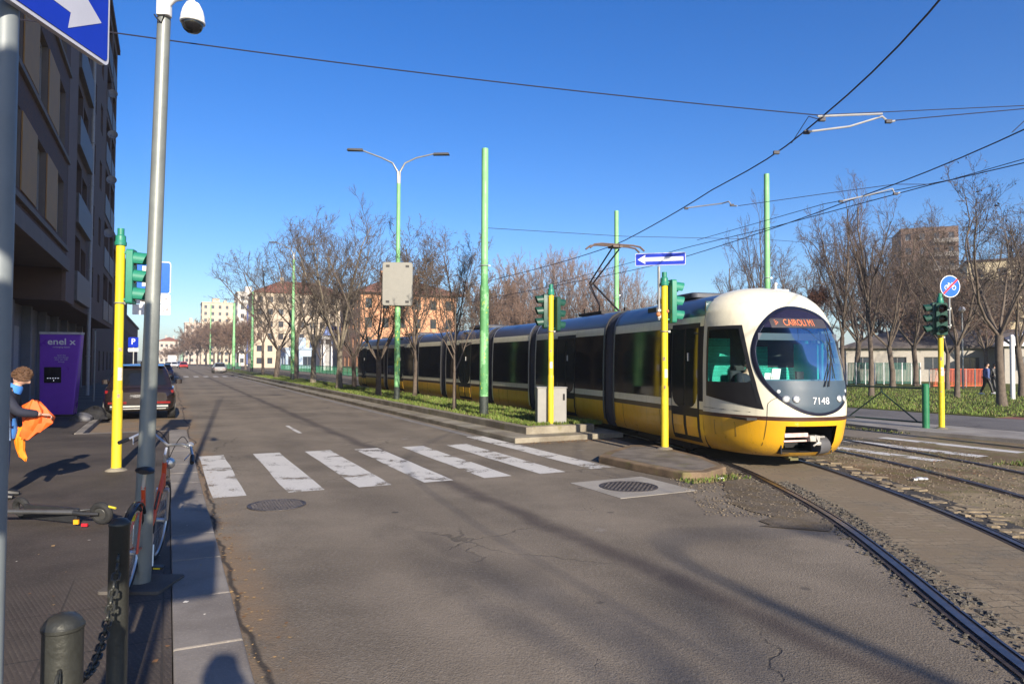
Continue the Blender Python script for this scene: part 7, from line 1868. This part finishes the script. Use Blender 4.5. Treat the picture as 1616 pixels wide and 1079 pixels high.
# ---------------------------------------------------------------- bare trees
BARK = mat('bark', (.115, .09, .07), .9, var=.35, scale=6, bump=.6, bscale=25)
BARKP = mat('bark_plane', (.20, .17, .125), .9, var=.45, scale=3, bump=.4, bscale=20)
TWIG = mat('twig_brown', (.085, .068, .057), .9, var=.3, scale=1.5)
TWIGR = mat('twig_reddish', (.092, .067, .055), .9, var=.3, scale=1.5)
TWIGP = mat('twig_pinkish', (.19, .135, .11), .9, var=.25, scale=1.5)
DLEAF = mat('dead_leaf', (.10, .065, .04), .8, var=.4, scale=3)
def gen_tree(seed, H=10.0, trunk=2.2, r0=.17, limbs=5, spread=.55, subs=(7, 6, 5), twig_r=.007, leaves=0, upright=.5, lead=False, crooked=.12, droop=0.0, minr=None):
    """unit tree of height about H -> (trunk MB, crown MB)"""
    r = random.Random(seed); tb = MB(); cb_ = MB(); lf = []
    def bent(p, d, L_, n, wob, up):
        pts = [p]; d = d.normalized()
        for i in range(n):
            d = (d + Vector((r.gauss(0, wob), r.gauss(0, wob), r.gauss(0, wob) + up))).normalized(); pts.append(pts[-1] + d * (L_ / n))
        return pts, d
    def branch(p, d, L_, rad, lv):
        n = (6, 5, 4, 3, 2)[min(lv, 4)]; pts, dd = bent(p, d, L_, n, crooked * (1 + .35 * lv), (.05 if lv < 3 else .03) * upright * 2 - droop * (lv > 1))
        tip = rad * (.35 if lv < len(subs) else .5); rr = [rad + (tip - rad) * i / n for i in range(n + 1)]
        (tb if lv == 0 and rad > r0 * .3 else cb_).tube(pts, rr, 7 if lv == 0 else 5 if lv == 1 else 3, cap=False)
        if lv >= len(subs):
            if leaves and r.random() < leaves: lf.append(pts[-1])
            return
        k = subs[lv]; k = max(2, int(k * r.uniform(.8, 1.2)))
        for i in range(k):
            f = (.22 if lv == 0 else .12) + (.86 if lv == 0 else .88) * (i + r.uniform(.1, .9)) / k; f = min(f, .98); q = f * n; a = int(q); q -= a
            pp = pts[a].lerp(pts[min(a + 1, n)], q); bd = (pts[min(a + 1, n)] - pts[a]).normalized()
            o = bd.orthogonal().normalized(); o = Matrix.Rotation(r.uniform(0, 6.28), 3, bd) @ o; an = r.uniform(.45, .95)
            nd = (bd * math.cos(an) + o * math.sin(an)); nd.z += .22 * upright; lr = L_ * r.uniform(.34, .60) * (1 - .42 * f) * (1.0 if lv else .95)
            br = max(twig_r * (.75 if lv + 1 >= len(subs) else 1.1), rr[a] * r.uniform(.34, .5)); 
            if lv + 1 >= len(subs): br = twig_r * r.uniform(.6, 1)
            branch(pp, nd, lr, br, lv + 1)
    base, d = bent(Vector((0, 0, -.05)), Vector((r.gauss(0, .03), r.gauss(0, .03), 1)), trunk, 5, .035, .05)
    tb.tube(base, [r0 * 1.35, r0 * 1.08, r0, r0 * .95, r0 * .92, r0 * .95], 10, cap=False)
    if lead: branch(base[-1], Vector((0, 0, 1)), H - trunk, r0 * .75, 0)
    a0 = r.uniform(0, 6.28)
    for k in range(limbs):
        a = a0 + 6.283 * k / limbs + r.uniform(-.35, .35); sp = spread * r.uniform(.55, 1.25); st = base[-1] if not lead else base[-1] + Vector((0, 0, (H - trunk) * .05 * k))
        branch(st - Vector((0, 0, .05 * (k % 3))), Vector((math.cos(a) * sp, math.sin(a) * sp, 1)), (H - trunk) * r.uniform(.78, 1.02) * (.7 if lead else 1), r0 * r.uniform(.32, .48), 0)
    if leaves:
        for p in lf:
            for _ in range(r.randint(1, 3)):
                c = p + Vector((r.gauss(0, .05), r.gauss(0, .05), r.gauss(0, .05))); u = Vector((r.gauss(0, 1), r.gauss(0, 1), r.gauss(0, 1))).normalized() * r.uniform(.025, .05); w = u.orthogonal() * .7
                cb_.poly([c - u, c + w, c + u, c - w], 1)
    return tb, cb_
def proto(seed, bark, twig, **k):
    tb, cb_ = gen_tree(seed, **k); t = bpy.data.objects.new('bare_tree', None); C.objects.link(t)
    tb.build('trunk', bark, t, angle=80); cb_.build('crown', [twig, DLEAF], t, smooth=False); t['category'] = 'tree'; return t
TP = {
 'A': (11, BARKP, TWIG, dict(limbs=6, spread=.62, subs=(11, 9, 8), upright=.7, r0=.18, twig_r=.010)),
 'B': (12, BARK, TWIG, dict(limbs=6, spread=.75, subs=(11, 9, 8), upright=.55, crooked=.16, twig_r=.010)),
 'C': (13, BARK, TWIG, dict(limbs=8, spread=.42, subs=(10, 8, 8), upright=1.0, leaves=.30, lead=True, r0=.12, trunk=2.4, twig_r=.009)),
 'D': (14, BARK, TWIGR, dict(limbs=6, spread=.50, subs=(11, 8, 7), upright=.75, r0=.17, trunk=3.0, lead=True, twig_r=.009)),
 'E': (15, BARK, TWIGR, dict(limbs=6, spread=.62, subs=(10, 9, 7), upright=.6, r0=.18, trunk=2.6, crooked=.16, twig_r=.009)),
 'F': (16, BARK, TWIGP, dict(limbs=8, spread=.42, subs=(9, 9, 7), upright=1.0, twig_r=.016, r0=.16, trunk=2.0)),
 'G': (18, BARK, TWIG, dict(limbs=6, spread=.66, subs=(10, 9, 7), upright=.5, crooked=.17, leaves=.10, trunk=3.0, twig_r=.008)),
 'H': (19, BARK, mat('twig_warm', (.14, .09, .065), .9, var=.3, scale=1.5), dict(limbs=9, spread=.70, subs=(11, 10, 9), upright=.45, twig_r=.024, r0=.2, trunk=3.0)),
}
PR = {}
def tree(kind, loc, h, yaw, label, group, wide=1.0):
    sc = h / 10.0
    if kind not in PR:
        sd, bk, tw_, kw = TP[kind]; o = proto(sd, bk, tw_, **kw); PR[kind] = o
        # true height of the grown tree
        o['h0'] = max(max(v.co.z for v in c.data.vertices) for c in kids(o)); 
    else: o = copy_tree(PR[kind])
    sc = h / o['h0']
    o.location = loc; o.rotation_euler = (0, 0, yaw); o.scale = (sc * wide, sc * wide, sc); o['label'] = label; o['group'] = group; o['category'] = 'tree'; return o
GM = 'bare trees along the median'; GP = 'bare park trees'; GFr = 'bare trees behind the tram'; GL = 'plane trees far up the road'
def med_tree(kind, px, t_, ytop, yaw, label, wide=1.0):
    wide *= 1.2
    p = S(s_at(px, t_), t_); h = P(px, ytop, p.y).z - .25; tree(kind, (p.x, p.y, .25), h, yaw, label, GM, wide)
med_tree('C', 718, 8.3, 342, .3, 'slender young tree with a few dead leaves on the grass beside the tall green pole', .8)
med_tree('B', 598, 8.6, 344, 1.3, 'dark forked bare tree behind the green lamp with the blank panel', .8)
med_tree('A', 536, 8.7, 300, 2.2, 'tallest median tree with pale plane-like bark and a wide bare crown', .78)
med_tree('A', 495, 9.2, 330, 4.1, 'bare median tree with a mottled trunk, second from the green lamp with hanging crown', .8)
med_tree('B', 437, 9.0, 382, 3.3, 'short-trunked bare tree forking low between two green poles', .95)
med_tree('G', 468, 9.8, 345, .4, 'spreading bare tree close behind the second double-armed lamp', .8)
med_tree('G', 416, 9.8, 415, 2.0, 'bare tree drooping over the blue-balconied block', .62)
med_tree('B', 560, 9.9, 370, 5.3, 'crooked bare tree right behind the mottled tallest one', .8)
med_tree('C', 655, 9.9, 345, 2.5, 'thin leafless tree behind the green lamp, above the tram roof', .9)
def wtree(kind, px, Y, ytop, yaw, label, group, wide=1.0, zb=.13):
    h = P(px, ytop, Y).z - zb; tree(kind, ((px - 808) / F * Y, Y, zb), h, yaw, label, group, wide)
# park
wtree('G', 1580, 27.6, 236, 1.0, 'thick-trunked park tree with gnarled low branches beside the white pole', GP, .95)
wtree('D', 1374, 35.6, 262, 2.0, 'tall park tree rising straight behind the green barrier', GP, .72)
wtree('D', 1328, 39.0, 268, .5, 'tall park tree growing just behind the nose of the tram', GP, .68)
wtree('E', 1408, 46.0, 325, 3.0, 'park tree between the barrier and the brown high-rise', GP, .85)
wtree('E', 1445, 51.0, 335, 4.2, 'park tree in front of the brown high-rise, behind the traffic light', GP, .85)
wtree('G', 1509, 34.0, 330, 5.0, 'leaning park tree beside the thin grey lamp post', GP, .8)
wtree('E', 1494, 44.0, 365, 1.2, 'park tree behind the yellow traffic light by the barrier', GP, .8)
wtree('E', 1612, 35.6, 290, 2.6, 'park tree at the frame edge behind the white pole', GP, .9)
wtree('D', 1196, 47.0, 292, .9, 'slim tree with upright twigs rising behind the tram cab roof', GP, .55)
wtree('E', 1262, 52.0, 372, .2, 'low twiggy tree behind the tram cab, beside the tall park trees', GP, .9)
wtree('D', 1160, 60.0, 385, 1.9, 'small upright tree behind the first tram section', GP, .8)
wtree('E', 1352, 56.0, 320, 5.6, 'twiggy park tree behind the pavilion fence', GP, .9)
for i, (px, Y, yt, kd) in enumerate(((1300, 64, 400, 'E'), (1390, 70, 350, 'D'), (1425, 80, 400, 'H'), (1470, 66, 430, 'H'), (1530, 72, 400, 'E'), (1555, 60, 420, 'H'), (1500, 84, 415, 'H'), (1365, 84, 420, 'H'), (1595, 70, 420, 'E'), (1235, 74, 440, 'H'), (1185, 78, 450, 'H'), (1640, 48, 330, 'E'), (1690, 40, 300, 'D'), (1450, 95, 430, 'H'), (1545, 95, 425, 'H'))):
    wtree(kd, px, Y, yt, i * 1.7, 'bare tree in the dense brown row at the back of the park', 'dense back row of park trees', .95)
for i, (px, Y, yt, kd) in enumerate(((815, 118, 400, 'F'), (845, 112, 388, 'F'), (880, 116, 384, 'F'), (915, 112, 396, 'F'), (950, 108, 400, 'F'), (985, 105, 415, 'F'), (1015, 112, 440, 'F'), (1045, 118, 462, 'F'), (1085, 118, 470, 'F'), (790, 110, 425, 'H'), (770, 96, 430, 'H'), (745, 92, 440, 'E'), (800, 84, 470, 'H'), (830, 90, 465, 'H'), (865, 95, 450, 'H'), (930, 98, 455, 'H'), (990, 92, 470, 'H'))):
    wtree(kd, px, Y, yt, i * 2.1, 'bare tree in the pinkish row of twigs rising behind the tram roof', 'row of bare trees behind the tram', .8 if kd == 'F' else .9, 0)
for i, (px, Y, yt) in enumerate(((376, 150, 498), (362, 165, 500), (350, 180, 506), (338, 200, 503), (326, 215, 500), (312, 225, 508), (300, 240, 520), (290, 255, 530), (388, 135, 492), (345, 240, 505))):
    wtree('H', px, Y, yt, i * 1.3, 'plane tree with a reddish brown crown in the row far up the road', GL, 1.0, 0)
for i, (px, Y, yt) in enumerate(((272, 300, 545), (281, 320, 540), (264, 280, 548))):
    wtree('H', px, Y, yt, i * 2.3, 'hazy small tree closing the far end of the road', 'hazy trees at the road end', 1.2, 0)
for i, (px, t_, yt) in enumerate(((330, 26, 0), (700, 31, 0))): pass
for i, (s_, t_, h) in enumerate(((88, 21.5, 9), (98, 22.0, 8.5), (110, 21.5, 9.5), (135, 21, 10), (76, 22, 8))):
    p = S(s_, t_); tree('BGB'[i % 3], (p.x, p.y, 0), h, i * 1.9, 'bare street tree standing before the peach and cream house fronts', 'street trees beyond the tram track', .85)
# a tree behind the camera throws faint branch shadows over the road
p = (8.3, -17.6, 0); tree('A', p, 10.5, 2.7, 'bare street tree on the pavement behind the crossing', 'bare trees behind the crossing')
# dark green conifer clump and nest
b = MB(); r = random.Random(3)
for _ in range(700):
    d = Vector((r.gauss(0, 1), r.gauss(0, 1), r.gauss(0, .8))); d = d.normalized() * r.uniform(.2, .62); e = Vector((r.gauss(0, 1), r.gauss(0, 1), r.gauss(0, 1))).normalized() * r.uniform(.1, .25)
    b.tube([d - e, d + e], .008, 3, cap=False)
Yn = 38.0; c = P(1291, 468, Yn); o = b.build('bird_nest', mat('nest_brown', (.10, .045, .03), .9, var=.3), None, loc=c); tag(o, 'dense brown twig clump lodged in the tree behind the tram nose', 'nest')

# ---------------------------------------------------------------- overhead line
WIRE = mat('wire_dark', (.02, .018, .03), .6, var=.1)
def wire(name, label, pts, r=.009, group='overhead tram wires', cat='overhead wire', m=WIRE):
    b = MB(); o = Vector(pts[0]); b.tube([Vector(p) - o for p in pts], r, 5); ob = b.build(name, m, None, loc=o); tag(ob, label, cat, group); return ob
def zw(d): return 5.42 - .0
w1_ = [p for i, p in enumerate(PATH) if -14 < p.dot(U) < 110]
top = PANTO_TOP
def lift(path):
    out = []
    for i, p in enumerate(path[::3]):
        s_ = p.dot(U); f = max(0, min(1, (s_ - 11) / 5.0)); z = 5.57 + (top.z + .01 - 5.57) * f; out.append(Vector((p.x, p.y, z)))
    return out
wire('contact_wire', 'thick contact wire running over the tram and its pantograph to the top of the sky', lift(w1_), .0125)
w2p = [p for p in PATH2 if -14 < p.dot(U) < 110]
wire('contact_wire', 'contact wire over the second track, running below the span wire brackets', [Vector((p.x, p.y, 5.42 if p.dot(U) < 10 else 5.42 - min(.25, (p.dot(U) - 10) * .03))) for p in w2p[::3]], .0115)
def pz(px, py, z): k = (z - CAMZ) * F; d = ray(px, py); return Vector((0, 0, CAMZ)) + d * ((z - CAMZ) / d.z)
wire('contact_wire', 'lower of the two dark wires crossing the park trees towards the frame edge', [pz(1760, 224, 5.6), pz(1616, 257, 5.6), pz(1475, 290, 5.6), pz(1225, 357, 5.6), pz(1090, 389, 5.6), pz(960, 424, 5.6), pz(860, 452, 5.6)], .0105)
wire('feeder_wire', 'upper of the two dark wires crossing the park trees', [pz(1760, 214, 5.75), pz(1616, 251, 5.75), pz(1500, 284, 5.75), pz(1300, 322, 5.75), pz(1100, 379, 5.75)], .0085)
SP = 'span wires holding the tram line'
A0 = P(-260, -12, 7.6); A1 = P(1290, 182, 10.05); n_ = 14
pts = [A0.lerp(A1, k / n_) - Vector((0, 0, .10 * 4 * (k / n_) * (1 - k / n_))) for k in range(n_ + 1)]
wire('span_wire', 'long thin span wire sloping across the open sky above the street', pts, .0085, SP)
RP = P(1990, 148, 11.5)
wire('span_wire', 'upper span wire running from the bracket to the edge of the sky', [A1, P(1616, 167, 10.6), RP], .007, SP)
wire('span_wire', 'lower span wire running from the bracket to the edge of the sky', [P(1405, 191, 10.2), P(1616, 172, 10.6), RP + Vector((0, 0, -.05))], .008, SP)
pa = POLE_A.location; zA = P(764, 360, pa.y).z; zB = P(1211, 378, 24.5).z
wire('span_wire', 'span wire from the tallest green pole to the pole behind the tram cab', [Vector((pa.x + .1, pa.y, zA)), P(985, 373, 22.5), Vector(((1211.5 - 808) / F * 24.5, 24.5, zB))], .008, SP)
wire('span_wire', 'span wire dropping from the green pole into the park trees', [Vector(((1211.5 - 808) / F * 24.5, 24.5, zB)), P(1340, 388, 24), P(1640, 330, 23)], .007, SP)
wire('span_wire', 'span wire above the park tree crowns between two silver brackets', [P(1165, 325, 15.6), P(1300, 306, 15), P(1412, 291, 14.4), P(1474, 291, 14.4)], .0075, SP)
wire('span_wire', 'thin wire leaving the second contact wire at the frame edge', [P(1597, 209, 10.6), P(1660, 150, 10.6)], .007, SP)
def bracket(label, segs, blob):
    o = Vector(segs[0][0]); t = thing('wire_bracket', label, 'bracket', o, 0, 'brackets holding the tram wires')
    for k, pts in enumerate(segs): b = MB(); b.tube([Vector(p) - o for p in pts], .016, 7); b.build('arm', mat('bracket_silver', (.5, .5, .5), .4, .5, var=.1), t)
    for q in blob: b = MB(); b.cbox(Vector(q) - o, (.09, .05, .05)); b.build('insulator', WIRE, t, smooth=False)
bracket('silver bracket arms with dark clamps where the long span wire meets the contact wire', [[P(1290, 184, 10.05), P(1360, 181, 10.1), P(1392, 180, 10.15)], [P(1276, 208, 10.2), P(1340, 200, 10.2), P(1392, 184, 10.2), P(1402, 193, 10.2), P(1412, 191, 10.2)]], [P(1273, 209, 10.25), P(1225, 241, 10.9), P(1297, 189, 9.95), P(1402, 192, 10.2)])
wire('hanger_wire', 'short V-shaped hanger below the long span wire', [P(1249, 226, 10.6), P(1276, 184, 10.05), P(1297, 190, 9.95)], .007, SP)
bracket('silver bracket arm on the contact wire left of the pole behind the cab roof', [[P(1085, 328, 16.6), P(1140, 321, 16.2), P(1150, 318, 16), P(1155, 325, 15.9), P(1163, 325, 15.8)]], [P(1083, 329, 16.6), P(1155, 324, 15.9)])
bracket('silver bracket arm in front of the park tree crowns', [[P(1325, 318, 14.6), P(1370, 308, 14.5), P(1408, 298, 14.4), P(1412, 306, 14.4), P(1420, 304, 14.4)]], [P(1327, 318, 14.6), P(1413, 306, 14.4)])

# ---------------------------------------------------------------- air
b = MB(); b.box(-905, 905, -305, 1505, -1.1, 48.0)
hz = b.build('haze', [], None, smooth=False); hz['kind'] = 'stuff'
hm = bpy.data.materials.new('haze_air'); hm.use_nodes = True; N, L = nodes_of(hm); N.remove(N['Principled BSDF'])
pv = N.new('ShaderNodeVolumePrincipled'); pv.inputs['Color'].default_value = (.86, .88, .95, 1); pv.inputs['Density'].default_value = .0005; pv.inputs['Anisotropy'].default_value = .1
L.new(pv.outputs[0], N['Material Output'].inputs['Volume']); hz.data.materials.append(hm)
